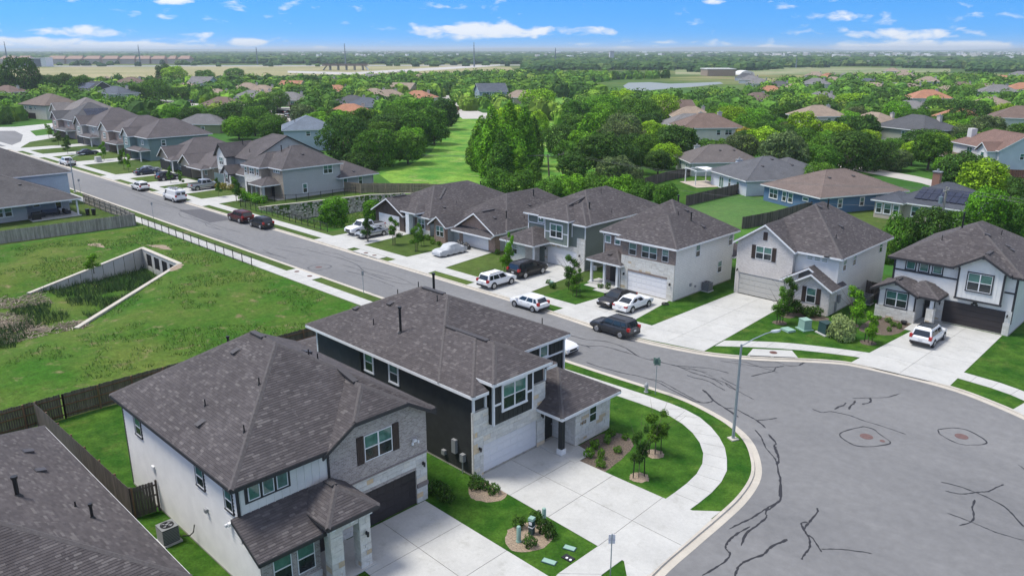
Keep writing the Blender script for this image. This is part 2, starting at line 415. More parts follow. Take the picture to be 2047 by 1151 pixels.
def smooth_line(P, n=4):
    out = []
    for i in range(len(P)-1):
        p0, p1, p2, p3 = P[max(i-1, 0)], P[i], P[i+1], P[min(i+2, len(P)-1)]
        if math.dist(p1, p2) > 60: out.append(p1); continue
        for k in range(n):
            t = k/n
            out.append(tuple(.5*((2*b)+(-a+c)*t+(2*a-5*b+4*c-d)*t*t+(-a+3*b-3*c+d)*t**3) for a, b, c, d in zip(p0, p1, p2, p3)))
    out.append(P[-1]); return out
def clamp_first(P): return [P[0], P[1]]+smooth_line(P[1:])[1:]
KS2, KN2 = clamp_first(KS), clamp_first(KN)
def offset(P, d):       # d > 0: to the left of the direction of travel
    out = []
    for i, p in enumerate(P):
        a = P[max(i-1, 0)]; b = P[min(i+1, len(P)-1)]
        dx, dy = b[0]-a[0], b[1]-a[1]; l = math.hypot(dx, dy) or 1
        out.append((p[0]-dy/l*d, p[1]+dx/l*d))
    return out
def ribbon(mb, A, B, za, zb=None):
    zb = za if zb is None else zb
    for i in range(len(A)-1):
        q_ = [(*A[i], za), (*A[i+1], za), (*B[i+1], zb), (*B[i], zb)]
        n = (Vector(q_[1])-Vector(q_[0])).cross(Vector(q_[3])-Vector(q_[0]))
        if n.z < 0: q_.reverse()
        mb.face(q_, [(p[0], p[1]) for p in q_])
RAV = (-119.6, -96, 60.6, 100)         # the drainage channel between the houses
BAS = (-114, -66, 4, 41.8)             # the storm-water basin below the street
mb = MB()
hole_road = KS2+KN2[:-1][::-1]
outer = [(-40000, -30000), (40000, -30000), (40000, 50000), (-40000, 50000)]
def rect(r): return [(r[0], r[2]), (r[1], r[2]), (r[1], r[3]), (r[0], r[3])]
rings = [outer, hole_road, rect(RAV), rect(BAS)]
flat = [p for r in rings for p in r]
for t in tessellate_polygon([[Vector((p[0], p[1], 0)) for p in r] for r in rings]):
    tri = [(*flat[i], GZ) for i in t]
    if (tri[1][0]-tri[0][0])*(tri[2][1]-tri[0][1])-(tri[1][1]-tri[0][1])*(tri[2][0]-tri[0][0]) < 0: tri.reverse()
    mb.face(tri, [(p[0], p[1]) for p in tri])
struct('ground', mb, M_ground)
def hfield(name, r, nx, ny, f, mt):
    mb = MB(); V = []
    for j in range(ny+1):
        for i in range(nx+1):
            x = r[0]+(r[1]-r[0])*i/nx; y = r[2]+(r[3]-r[2])*j/ny
            edge = i in (0, nx) or j in (0, ny)
            V.append((x, y, GZ if edge else f(x, y)))
    mb.v = V; mb.uv = [(v[0], v[1]) for v in V]
    for j in range(ny):
        for i in range(nx):
            a = j*(nx+1)+i; mb.f.append((a, a+1, a+nx+2, a+nx+1)); mb.mi.append(0)
    return struct(name, mb, mt, smooth=True)
def sstep(a, b, x):
    t = max(0, min(1, (x-a)/(b-a))); return t*t*(3-2*t)
# basin: two concrete wing walls open towards -X; the floor lies low inside them
# walls in plan: A (-104.6,37.8)... a trapezoid whose sides splay outwards
WA = (-105.2, 37.6); WB = (-94.0, 37.9)      # headwall with the box openings runs WA -> WB? (north end)
WC = (-96.2, 21.8); WD = (-80.2, 21.6)
def in_basin(x, y, g=0.0):
    t = (37.7-y)/(37.7-21.7)
    xl = WA[0]+(WC[0]-WA[0]-0)*t; xr = WB[0]+(WD[0]-WB[0])*t
    return (y < 37.7-g) and (x > xl+g) and (x < xr-g)
def bsides(y):
    t = max(0, min(1, (37.7-y)/16)); return t, WA[0]+(WC[0]-WA[0])*t, WB[0]+(WD[0]-WB[0])*t
def basin_f(x, y, ins=None):
    n = .10*math.sin(x*.7+y*.3)+.08*math.sin(y*1.1-x*.4); t, xl, xr = bsides(y)
    if ins is None: ins = y < 37.7 and t < 1 and xl < x < xr
    if ins: return -2.7+1.9*t**1.3+n
    if y >= 37.7: return GZ+n*.2
    near = GZ-1.0*t*sstep(7, 0, min(abs(x-xl), abs(x-xr)))+n*.3
    far_ = GZ-1.1*sstep(4, 20, y)*math.exp(-((x+90)/13)**2)+n*.6
    return near if t < 1 else min(near, far_) if xl < x < xr else (near+far_)/2
mb = MB(); ys = [BAS[2]+(21.7-BAS[2])*j/34 for j in range(34)]+[21.7+15.88*j/34 for j in range(35)]+[37.82]+[37.82+(BAS[3]-37.82)*j/8 for j in range(1, 9)]
cols = []
for j, y in enumerate(ys):
    t, xl, xr = bsides(y); inner = t < 1 and y < 37.7
    row = [(BAS[0]+(xl-.14-BAS[0])*i/24, 0) for i in range(25)]+[(xl+.14+(xr-xl-.28)*i/26, 1) for i in range(27)]+[(xr+.14+(BAS[1]-xr-.14)*i/46, 0) for i in range(47)]
    cols = len(row)
    for i, (x, k) in enumerate(row):
        edge = i in (0, cols-1) or j in (0, len(ys)-1); mb.v.append((x, y, GZ if edge else basin_f(x, y, bool(k and inner)))); mb.uv.append((x, y))
for j in range(len(ys)-1):
    for i in range(cols-1): a = j*cols+i; mb.f.append((a, a+1, a+cols+1, a+cols)); mb.mi.append(0)
struct('basin_ground', mb, M_field, smooth=55)
def rx(y):
    P = [(60, -119.55), (64.2, -119.4), (68.3, -118.6), (82, -116.2), (88, -112.5), (101, -108)]
    for (a, b), (c, d) in zip(P, P[1:]):
        if y <= c: return b+(d-b)*(y-a)/(c-a)
    return -108
def rav_f(x, y):
    d = sstep(61, 66, y)*sstep(-96, -101.5, x)*sstep(100, 92, y)
    return GZ-2.7*d*(1.0 if x > rx(y)+.25 else 0.0)+.10*math.sin(x+y*.6)*d
hfield('ravine_ground', RAV, 100, 70, rav_f, M_field)

mb = MB(); mb.poly(offset(KS2, -1.0)+offset(KN2[:-1], 1.0)[::-1], 0.0)
road = struct('road', mb, M_asph)
# wider meadow and field sheets on the ground (holes where the channel and the basin are)
def sheet(name, pts, z, mt, px=True):
    P = [G(x, y, GZ) for x, y in pts] if px else pts
    return struct(name, MB().poly(P, z), mt)
def sheet_hole(name, P, holes, z, mt):
    rings = [P]+holes; fl = [p for r in rings for p in r]; mb = MB()
    for t in tessellate_polygon([[Vector((p[0], p[1], 0)) for p in r] for r in rings]):
        tri = [(*fl[i], z) for i in t]
        if (tri[1][0]-tri[0][0])*(tri[2][1]-tri[0][1])-(tri[1][1]-tri[0][1])*(tri[2][0]-tri[0][0]) < 0: tri.reverse()
        mb.face(tri, [(p[0], p[1]) for p in tri])
    return struct(name, mb, mt)
sheet_hole('basin_meadow', [(-119, -40), (-58.2, -40), (-57.6, 43.3), (-119, 43.3)], [rect(BAS)], GZ+.004, M_field)
struct('front_lawn', MB().poly([(-57.5, -40), (-18, -40)]+[(-18.5, 20)]+[p for p in KS2[::-1] if p[0] > -58 and p[1] > 22]+[(-57.5, 46.4)], GZ+.004), M_lawn)
struct('south_lawn', MB().poly([(-190, 0), (-119.8, 0), (-119.8, 46.3), (-190, 46.3)], GZ+.004), M_lawn2)
struct('verge', MB().poly([(-119.7, 43.4), (-57.7, 43.4), (-57.7, 46.4), (-119.7, 46.4)], GZ+.006), M_lawn2)
kn = [p for p in KN2 if -95.5 < p[0] < 4]
for nm, x0, x1, mt in (('lot_lawn', -95.9, -62.6, M_lawn2), ('lot_lawn', -62.6, -53.5, M_lawn2), ('lot_lawn', -53.5, 4, M_lawn)):
    e_ = [(x0, 56.15 if x0 < -45 else 58)]+[p for p in KN2 if x0 < p[0] < x1 and p[1] > 50]+([(x1, 56.15)] if x1 < -45 else [])
    struct(nm, MB().poly(e_+[(x1, 93), (x0, 93)], GZ+.004), mt)
sheet_hole('lot_lawn', [(-260, 56.15), (-96.0, 56.15), (-96.0, 100), (-119.7, 100), (-119.7, 90), (-260, 110)], [[(-119.6, 60.6), (-96.1, 60.6), (-96.1, 99.9), (-119.6, 99.9)]], GZ+.004, M_lawn2)
sheet('bright_meadow', [(757, 348), (820, 330), (862, 305), (885, 268), (900, 238), (975, 232), (1000, 225), (1150, 236), (1260, 260), (1240, 330), (1290, 372), (1290, 395), (1000, 385), (820, 395)], GZ+.008, M_meadow)
sheet('back_yard', [(1290, 372), (1400, 345), (1440, 352), (1520, 380), (1372, 408), (1300, 392)], GZ+.012, M_lawn)
sheet('back_yard', [(1372, 410), (1525, 372), (1620, 410), (1560, 432), (1480, 455), (1400, 440)], GZ+.012, mat('yard_grass', (.05, .12, .02), .95, kind=k_patches, a=(.042, .12, .014), b_=(.065, .14, .022), d=(.10, .13, .04), s3=7, bump=1, bscale=10))
sheet('back_yard', [(1690, 430), (1745, 405), (1830, 470), (1780, 500)], GZ+.012, M_lawn2)
sheet('back_yard', [(1240, 340), (1330, 300), (1345, 335), (1280, 368)], GZ+.012, M_lawn)
sheet('park_lawn', [(1040, 232), (1060, 200), (1130, 196), (1180, 215), (1150, 238)], GZ+.014, M_meadow)
M_dry = mat('dry_grass', (.3, .27, .13), .95, kind=k_patches, a=(.20, .20, .07), b_=(.31, .27, .13), d=(.34, .28, .17), s1=.012, s2=.2, s3=.5, thr=(.35, .65))
sheet('dry_field', [(0, 142), (60, 136), (330, 134), (700, 130), (1020, 134), (1030, 144), (700, 152), (330, 158), (0, 166)], GZ+.02, M_dry)
sheet('dry_field', [(1350, 135), (1600, 134), (1900, 138), (1900, 144), (1560, 150), (1350, 150)], GZ+.02, mat('pale_pasture', (.2, .22, .1), .95, kind=k_patches, a=(.12, .17, .05), b_=(.24, .24, .12), d=(.3, .27, .17), s1=.012, s2=.2, s3=.5))
sheet('dry_verge', [(290, 222), (310, 208), (420, 218), (430, 232), (395, 240)], GZ+.014, M_dry)
M_croad = mat('pale_concrete_road', (.42, .40, .37), .85, var=.08, vscale=.3)
sheet('side_street', [(225, 206), (330, 208), (430, 222), (600, 230), (600, 222), (430, 212), (330, 200), (225, 198)], GZ+.02, M_croad)
sheet('side_street', [(878, 190), (895, 188), (915, 205), (965, 226), (1105, 228), (1105, 236), (925, 238), (905, 222), (895, 205)], GZ+.02, M_croad)
sheet('side_street', [(555, 215), (600, 214), (602, 246), (590, 268), (540, 250)], GZ+.02, M_croad)
sheet('side_street', [(1535, 300), (1600, 312), (1660, 332), (1840, 366), (1900, 384), (2047, 415), (2047, 400), (1900, 368), (1830, 352), (1640, 318), (1580, 300)], GZ+.02, M_croad)
sheet('side_street', [(575, 146), (700, 150), (880, 140), (1000, 132), (1000, 129), (860, 136), (700, 145), (575, 142)], GZ+.03, M_croad)
sheet('street_end', [(-30, 262), (30, 262), (46, 270), (42, 283), (20, 292), (-30, 296)], GZ+.02, M_asph)
sheet('street_apron', [(-30, 255), (30, 254), (110, 246), (130, 252), (60, 262), (72, 272), (110, 268), (118, 274), (60, 284), (38, 297), (10, 300), (-30, 302)], GZ+.014, M_conc)
sheet('highway', [(0, 134), (600, 133), (1000, 131.5), (1500, 131), (1500, 129.5), (1000, 130), (600, 131), (0, 132)], GZ+.04, mat('far_road', (.3, .3, .3), .9))
struct('pond', MB().poly([G(x, y) for x, y in ((1246, 172), (1256, 166), (1300, 165), (1338, 168), (1440, 164.5), (1446, 168), (1390, 174), (1334, 178), (1290, 182), (1252, 181))], GZ+.03),
       mat('pond_water', (.22, .25, .25), .6, spec=.15))
# kerbs and gutters
for nm, K, sgn in (('kerb', KS2, -1), ('kerb', KN2, 1)):
    i0 = 1
    K = [(-320, K[0][1])]+K[1:]
    mb = MB(); back = K; top = offset(K, -.17*sgn); gut = offset(K, -.62*sgn)
    out = offset(K, .02*sgn)
    ribbon(mb, out, top, .115); ribbon(mb, top, offset(K, -.20*sgn), .115, .012); ribbon(mb, offset(K, -.20*sgn), gut, .012, .008)
    # joints every 3 m as dark slots are left to the slab seams
    struct(nm, mb, M_kerb)

def slab_strip(name, A, B, step, z=.118, mt=None, gap=.025, parent=None, n0=0):
    """a path between polylines A and B cut into slabs, each slab an object"""
    def res(P, n):
        L_ = [0]
        for i in range(len(P)-1): L_.append(L_[-1]+math.dist(P[i], P[i+1]))
        out = []
        for k in range(n+1):
            t = L_[-1]*k/n; i = max(j for j in range(len(L_)-1) if L_[j] <= t+1e-9)
            f = (t-L_[i])/((L_[i+1]-L_[i]) or 1)
            out.append((P[i][0]+(P[i+1][0]-P[i][0])*f, P[i][1]+(P[i+1][1]-P[i][1])*f))
        return out
    ln = sum(math.dist(A[i], A[i+1]) for i in range(len(A)-1))
    n = max(1, round(ln/step)); a = res(A, n); b = res(B, n)
    mb = MB(); ribbon(mb, a, b, z-.012)
    base = struct(name, mb, M_joint)
    for i in range(n):
        g = gap/2/step
        def lp(p, q_, t): return (p[0]+(q_[0]-p[0])*t, p[1]+(q_[1]-p[1])*t)
        quad = [lp(a[i], a[i+1], g), lp(a[i], a[i+1], 1-g), lp(b[i], b[i+1], 1-g), lp(b[i], b[i+1], g)]
        obj('slab', MB().prism(quad, z-.05, z+random.uniform(-.002, .002)), mt or M_conc, base)
    return base
def slab_quad(name, C, nx, ny, z=.118, xs=None, ys=None, gap=.03):
    """a drive laid as nx by ny slabs inside the quadrilateral C"""
    base = struct(name, MB().prism(C, z-.1, z-.012), M_joint)
    C = [Vector((*p, 0)) for p in C]
    def P(u, v): q_ = (C[0]*(1-u)+C[1]*u)*(1-v)+(C[3]*(1-u)+C[2]*u)*v; return (q_.x, q_.y)
    xs = xs or [i/nx for i in range(nx+1)]; ys = ys or [j/ny for j in range(ny+1)]
    lx = (C[1]-C[0]).length; ly = (C[3]-C[0]).length
    for i in range(len(xs)-1):
        for j in range(len(ys)-1):
            gx = gap/2/lx; gy = gap/2/ly
            u0, u1 = xs[i]+(gx if i else 0), xs[i+1]-(gx if i < len(xs)-2 else 0)
            v0, v1 = ys[j]+(gy if j else 0), ys[j+1]-(gy if j < len(ys)-2 else 0)
            obj('slab', MB().prism([P(u0, v0), P(u1, v0), P(u1, v1), P(u0, v1)], z-.09, z+random.uniform(-.002, .002)), M_conc, base)
    return base
random.seed(3)
# south pavement: straight along the street, then round the bend, broken by the drive of the charcoal house
SO = [(-57.5, 45.15), (-45, 45.25), (-36, 45.7), (-31.4, 45.95), (-28.4, 46.0), (-26.0, 45.5), (-24.1, 44.3), (-22.6, 42.9), (-21.5, 41.3), (-20.8, 40.0), (-20.35, 38.2), (-20.2, 36.4), (-20.2, 34.35)]
SI = [(-57.5, 43.6), (-45, 43.7), (-36, 44.1), (-31.4, 44.4), (-29.0, 44.4), (-27.2, 44.1), (-25.4, 43.3), (-23.7, 41.9), (-22.8, 40.6), (-22.2, 39.3), (-21.9, 37.7), (-21.8, 35.9), (-21.8, 34.35)]
slab_strip('sidewalk', smooth_line(SO, 3), smooth_line(SI, 3), 1.5)
slab_strip('sidewalk', [(-300, 45.15), (-119.8, 45.15)], [(-300, 43.6), (-119.8, 43.6)], 6.0)
slab_strip('sidewalk', [(-119.8, 45.15), (-57.5, 45.15)], [(-119.8, 43.6), (-57.5, 43.6)], 1.56)
slab_strip('sidewalk', [(-20.15, 28.6), (-20.15, 26.9)], [(-21.75, 28.6), (-21.75, 25.4)], 1.7)
slab_strip('sidewalk', [(-20.15, 26.9), (-19.6, 24), (-18, 20)], [(-21.75, 25.4), (-21.2, 23), (-19.6, 19)], 1.6)
# north pavement
slab_strip('sidewalk', [(-300, 57.4), (-97.2, 57.4)], [(-300, 59.1), (-97.2, 59.1)], 3.0)
slab_strip('sidewalk', [(-97.2, 57.4), (-45, 57.4), (-39.5, 57.5)], [(-97.2, 59.1), (-45, 59.1), (-39.5, 59.3)], 1.5)
NO = [(-32.7, 58.7), (-30.0, 60.9), (-26.9, 63.0), (-23.2, 64.7), (-21.6, 65.2)]
NI = [(-32.8, 60.5), (-29.4, 63.3), (-26.9, 64.7), (-23.6, 66.1), (-21.4, 66.9)]
slab_strip('sidewalk', smooth_line(NO), smooth_line(NI), 1.5)
slab_strip('sidewalk', [(-15.8, 66.0), (-12, 65.6), (-6, 62.7)], [(-15.8, 67.6), (-12, 67.2), (-5.4, 64.3)], 1.5)
# drives
slab_quad('driveway', [(-31.35, 28.95), (-18.45, 28.45), (-18.8, 34.95), (-31.35, 34.75)], 4, 2, xs=[0, .22, .46, .745, 1], ys=[0, .5, 1])
struct('driveway_flare', MB().poly([(-20.1, 28.6), (-18.5, 26.9), (-18.45, 28.5)], .112).poly([(-20.1, 34.9), (-18.85, 34.9), (-18.85, 36.0)], .112), M_conc)
slab_quad('driveway', [(-31.6, 18.9), (-18.0, 18.4), (-18.2, 24.9), (-31.6, 25.0)], 4, 2, xs=[0, .24, .5, .76, 1])
slab_quad('driveway', [(-39.8, 55.5), (-32.7, 56.95), (-33.7, 74.4), (-39.5, 74.4)], 2, 4, ys=[0, .17, .42, .7, 1])
slab_quad('driveway', [(-22.6, 63.3), (-15.2, 63.9), (-15.4, 79.4), (-21.4, 79.4)], 2, 5)
slab_quad('driveway', [(-10.6, 62.5), (-4.3, 59.0), (-1.5, 74), (-8.2, 77)], 2, 4)
slab_quad('driveway', [(-49.2, 55.95), (-41.3, 55.5), (-42.9, 66.9), (-48.4, 66.9)], 2, 3)
slab_quad('driveway', [(-62.2, 56.1), (-55.0, 56.1), (-56.4, 69.4), (-62.4, 69.4)], 2, 3)
slab_quad('driveway', [(-76.6, 56.1), (-68.9, 56.1), (-70.6, 68.2), (-76.5, 68.2)], 2, 3)
slab_quad('driveway', [(-93.2, 56.1), (-85.4, 56.1), (-86.8, 68.9), (-93.2, 68.9)], 2, 3)
for xa, xb, yb in ((-133.6, -128.4, 67.4), (-147, -141.6, 69), (-158.6, -152.9, 67.3), (-173.5, -167.5, 69), (-201, -195, 73), (-222, -216, 73), (-240, -234, 75)):
    slab_quad('driveway', [(xa-.6, 56.1), (xb+.9, 56.1), (xb, yb), (xa, yb)], 1, 3)
# front walks and porch slabs
for P in ([(-31.3, 34.75), (-28.2, 34.35), (-28.2, 36.05), (-31.4, 36.6)], [(-52.9, 66.3), (-49.3, 66.3), (-49.3, 64.4), (-51.0, 64.4), (-51.0, 65.2), (-52.9, 65.2)], [(-22.4, 77), (-20.6, 77), (-20.6, 74.9), (-22.4, 74.9)]):
    struct('front_walk', MB().prism(P, 0, .135), M_conc)
# storm inlets
def inlet(name, P, faces, lids, label):
    t = thing(name, label, 'storm drain', (*P[0], 0))
    obj('inlet_slab', MB().prism(P, .02, .17), M_conc, t)
    for a, b in faces:
        d = (Vector((*b, 0))-Vector((*a, 0))).normalized(); n = Vector((d.y, -d.x, 0))
        mb = MB(); mb.beam(Vector((*a, .09))+n*.02, Vector((*b, .09))+n*.02, .05, .12); obj('drain_opening', mb, M_black, t)
    for c in lids:
        obj('manhole_lid', MB().cyl(c[0], c[1], .15, .178, c[2], 20), mat('rusty_iron', (.11, .05, .04), .8, var=.3, vscale=8), t)
inlet('storm_drain', [(-29.5, 58.6), (-29.9, 60.3), (-27.3, 62.3), (-26.2, 61.1)], [((-29.3, 58.68), (-27.95, 59.72)), ((-27.75, 59.85), (-26.4, 60.95))], [(-28.2, 60.7, .33)], 'wide kerb storm drain with rusty round lid at the bend beside the lamp arm')
inlet('storm_drain', [(-83.9, 56.0), (-83.9, 57.2), (-78.3, 57.2), (-78.3, 56.0)], [((-83.6, 55.98), (-82.3, 55.98)), ((-82.0, 55.98), (-80.5, 55.98)), ((-80.2, 55.98), (-78.6, 55.98))], [(-81.8, 56.6, .3), (-80.0, 56.6, .3)], 'kerb storm drain with three slots in front of the house with brown brick')
t_ = thing('storm_drain', 'concrete panel with two lids in the left verge below the street', 'storm drain', (-79, 45.6, .1))
obj('inlet_slab', MB().box(-81.6, -76.2, 45.16, 46.45, .05, .125), M_conc, t_)
for x in (-80.4, -77.6): obj('manhole_lid', MB().cyl(x, 45.8, .12, .14, .3, 16), MATS['rusty_iron'], t_)

# tar seals poured into the cracks of the street: thin strips lying on the asphalt, each one a piece of the road
def seal(pts, w=.10, closed=False, px=True):
    P = [G(x, y) for x, y in pts] if px else list(pts)
    if closed: P = P+[P[0]]
    S = smooth_line(P, 5); n = len(S); W = [w*.40*(.45+.9*random.random()) for _ in S]
    S = [(x+random.uniform(-.02, .02), y+random.uniform(-.02, .02)) for x, y in S]
    if closed: S[-1] = S[0]
    else: W[0] *= .4; W[-1] *= .3
    A, B = [], []
    for i in range(n):
        a = S[max(i-1, 0)]; b = S[min(i+1, n-1)]; dx, dy = b[0]-a[0], b[1]-a[1]; l = math.hypot(dx, dy) or 1
        A.append((S[i][0]-dy/l*W[i], S[i][1]+dx/l*W[i])); B.append((S[i][0]+dy/l*W[i], S[i][1]-dx/l*W[i]))
    mb = MB(); ribbon(mb, A, B, .006+random.random()*.003); obj('tar_seal', mb, M_tar, road)
random.seed(8)
def q4(x0, y0, l, s=4.0): return [(x0+x/s, y0+y/s) for x, y in l]
for l, w in (([(0, 305), (170, 357), (330, 372), (480, 385), (630, 422)], .13), ([(170, 357), (220, 368), (330, 415), (480, 460), (600, 500), (700, 565), (828, 632)], .13),
             ([(290, 438), (350, 460), (400, 468), (470, 490), (540, 530), (597, 560)], .11), ([(300, 378), (400, 408), (500, 452)], .08), ([(230, 372), (330, 395), (455, 415)], .08),
             ([(430, 440), (500, 470), (540, 490), (583, 521)], .10), ([(565, 458), (620, 490), (735, 543)], .10), ([(600, 500), (625, 530), (690, 560)], .11),
             ([(0, 468), (90, 490), (200, 550), (310, 610), (400, 655), (470, 655), (505, 640)], .13), ([(418, 555), (460, 590), (495, 630), (540, 665), (620, 715), (705, 775)], .20),
             ([(610, 703), (680, 708), (760, 750), (850, 800), (925, 860)], .15), ([(850, 800), (930, 793), (1015, 781)], .11),
             ([(555, 325), (700, 345), (850, 368), (1000, 375), (1070, 365)], .09), ([(640, 322), (760, 335), (870, 370), (1025, 418)], .09), ([(785, 318), (900, 330), (1000, 330), (1100, 362), (1190, 362)], .10),
             ([(1190, 362), (1225, 340), (1258, 328)], .22), ([(808, 447), (900, 425), (985, 405), (1005, 378), (1070, 365)], .17),
             ([(1295, 708), (1370, 735), (1450, 730), (1600, 762), (1700, 800), (1850, 845), (2046, 912)], .12), ([(1618, 624), (1750, 620), (1885, 615), (2000, 585)], .11),
             ([(1690, 670), (1755, 655), (1760, 622)], .18), ([(1475, 712), (1510, 690), (1545, 680), (1562, 658)], .18), ([(1588, 712), (1605, 680), (1632, 660), (1634, 640)], .18),
             ([(838, 875), (890, 940), (925, 1020), (985, 1090), (1010, 1130), (1010, 1151)], .13), ([(943, 910), (1003, 980), (992, 1000), (1005, 1050), (1028, 1110), (1015, 1151)], .17)):
    seal(q4(1300, 640, l), w)
for l, w in (([(60, 115), (75, 170), (88, 220), (75, 250)], .14), ([(70, 240), (85, 320), (102, 390), (95, 480), (100, 540), (60, 580), (0, 625)], .15),
             ([(0, 940), (70, 895), (130, 875), (155, 855)], .13), ([(395, 608), (395, 640), (350, 700), (300, 760), (290, 780)], .16), ([(320, 720), (270, 728), (285, 775), (320, 830), (335, 880), (325, 940), (290, 980), (270, 1020)], .14),
             ([(320, 820), (360, 850), (400, 910), (430, 958)], .11), ([(425, 935), (560, 935), (700, 950), (832, 970)], .10), ([(1380, 398), (1530, 435), (1660, 482), (1760, 525), (1880, 590), (1960, 660), (2046, 760)], .13),
             ([(1420, 472), (1550, 496), (1680, 480), (1760, 475), (1810, 450), (1885, 418)], .13), ([(1655, 540), (1635, 600), (1645, 660), (1630, 715), (1525, 748)], .15), ([(1430, 645), (1600, 708), (1700, 750), (1850, 810), (2046, 866)], .10),
             ([(2003, 262), (2046, 292), (2100, 340)], .12)):
    seal(q4(1535, 863, l), w)
for l, w in (([(1905, 330), (1915, 400), (1905, 475), (1830, 520), (1770, 560), (1700, 605), (1640, 632), (1557, 672)], .13), ([(1830, 520), (1810, 560), (1815, 590), (1760, 640), (1680, 700), (1643, 785)], .15),
             ([(1705, 655), (1635, 690), (1570, 740), (1535, 795), (1567, 840), (1540, 885), (1460, 940), (1375, 987)], .14), ([(1957, 740), (1840, 795), (1800, 840), (1700, 880), (1640, 910), (1610, 960), (1600, 1000)], .15)):
    seal([(1000+x*.2931, 860+y*.2931) for x, y in l], w)
for l, w in (([(1725, 852), (1680, 865), (1690, 880), (1722, 892), (1779, 886), (1757, 866), (1745, 857)], .13), ([(1875, 858), (1880, 868), (1912, 885), (1940, 889), (1973, 884), (1940, 862), (1910, 855)], .12)):
    seal(l, w, closed=True)
for l, w in (([(760, 600), (890, 635), (1050, 650), (1200, 700), (1310, 770), (1480, 815), (1600, 840)], .13), ([(770, 655), (890, 685), (1010, 685), (1130, 715), (1320, 770)], .13), ([(885, 682), (920, 702)], .2),
             ([(885, 815), (1020, 860), (1200, 905), (1300, 925), (1450, 970), (1560, 1030), (1680, 1090), (1760, 1130), (1850, 1138), (1900, 1128)], .13)):
    seal(q4(950, 520, l), w)
for l, w in (([(-130, 680), (60, 720), (200, 760), (330, 805), (430, 855), (520, 860), (650, 895), (690, 910)], .12), ([(-100, 560), (30, 620), (60, 650), (175, 680)], .1), ([(0, 605), (120, 640), (230, 675), (335, 702)], .1),
             ([(600, 825), (720, 850), (850, 885)], .1), ([(690, 812), (830, 830), (900, 850), (1020, 880), (1150, 915), (1260, 960), (1300, 1000), (1380, 1030), (1540, 1070)], .12),
             ([(970, 850), (1100, 870), (1190, 910), (1300, 935)], .1), ([(1140, 960), (1240, 985), (1350, 1030), (1480, 1075), (1620, 1110), (1730, 1115)], .12), ([(1165, 1005), (1300, 1040), (1420, 1080), (1560, 1135)], .1), ([(1290, 980), (1420, 1010), (1560, 1050), (1700, 1110)], .1),
             ([(500, 835), (570, 870), (640, 890)], .1)):
    seal(q4(400, 290, l), w)
seal(q4(400, 290, [(860, 980), (900, 962), (960, 952), (1020, 958), (1050, 972), (1000, 990), (930, 1002), (880, 995)]), .12, closed=True)
for l, w in (([(780, 295), (860, 300), (1000, 350), (1140, 400), (1300, 460), (1450, 520), (1430, 545), (1470, 580), (1620, 610), (1760, 680)], .13), ([(1040, 395), (1200, 450), (1340, 490), (1500, 525)], .1), ([(1465, 635), (1600, 690), (1750, 730), (1900, 790), (2040, 840)], .12)):
    seal(q4(0, 290, l), w)
for x, y, r_ in ((1732, 872, .42), (1922, 872, .42), (1764, 881, .17), (637, 534, .4)):
    c = G(x, y); obj('manhole_cover', MB().cyl(c[0], c[1], 0, .012, r_, 24), mat('manhole_iron', (.13, .075, .07), .75, var=.25, vscale=9), road)
struct('asphalt_patch', MB().poly([(-127.4, 52.1), (-125.6, 55.3), (-114.3, 54.9), (-114.5, 51.3)], .005), M_patch)

# planting beds
def blob(pts, n=4): return smooth_line(pts+[pts[0]], n)[:-1]
def bed(name, P, z, mt):
    P = blob(P); P = [(x+random.uniform(-.06, .06), y+random.uniform(-.06, .06)) for x, y in P]
    return struct(name, MB().poly(P, z), mt)
bed('planting_bed', [(-29.5, 36.2), (-28.4, 35.9), (-28.2, 34.5), (-26.4, 34.5), (-26.3, 35.9), (-26.6, 37.6), (-27.2, 39.2), (-28.6, 39.6), (-29.5, 38.6)], GZ+.012, M_mulch)
bed('planting_bed', [(-31.2, 28.2), (-30.4, 27.3), (-29.5, 27.1), (-28.6, 27.8), (-28.7, 28.9), (-30.2, 29.1)], GZ+.012, M_mulch2)
bed('planting_bed', [(-26.2, 26.3), (-25.6, 25.5), (-24.7, 25.2), (-23.9, 25.9), (-23.8, 27.2), (-24.8, 28.2), (-25.8, 27.8)], GZ+.012, M_mulch2)
for c in ((-24.3, 35.8), (-25.3, 38.9)):
    bed('mulch_ring', [(c[0]+.62*math.cos(a), c[1]+.6*math.sin(a)) for a in [k*math.pi/4 for k in range(8)]], GZ+.014, M_mulch2)
bed('planting_bed', [(-25.6, 77), (-25.7, 73.5), (-25.0, 71.5), (-22.6, 72.5), (-22.5, 76.9)], GZ+.012, M_mulch)
bed('planting_bed', [(-33.2, 73.2), (-33.0, 71.9), (-29.3, 71.4), (-28.8, 73.2)], GZ+.012, M_mulch)
for c in ((-23.4, 69.0), (-26.3, 72.6), (-31.5, 68.5), (-31.9, 71.0)):
    bed('mulch_ring', [(c[0]+.7*math.cos(a), c[1]+.7*math.sin(a)) for a in [k*math.pi/4 for k in range(8)]], GZ+.014, M_mulch)
bed('planting_bed', [(-52.8, 66.9), (-52.9, 66.2), (-50.9, 64.9), (-49.6, 65.4), (-49.6, 66.8)], GZ+.012, M_mulch)
bed('planting_bed', [(-31.8, 18.2), (-28.6, 18.4), (-28.4, 17.2), (-29.4, 14.2), (-30, 14)], GZ+.012, M_mulch)
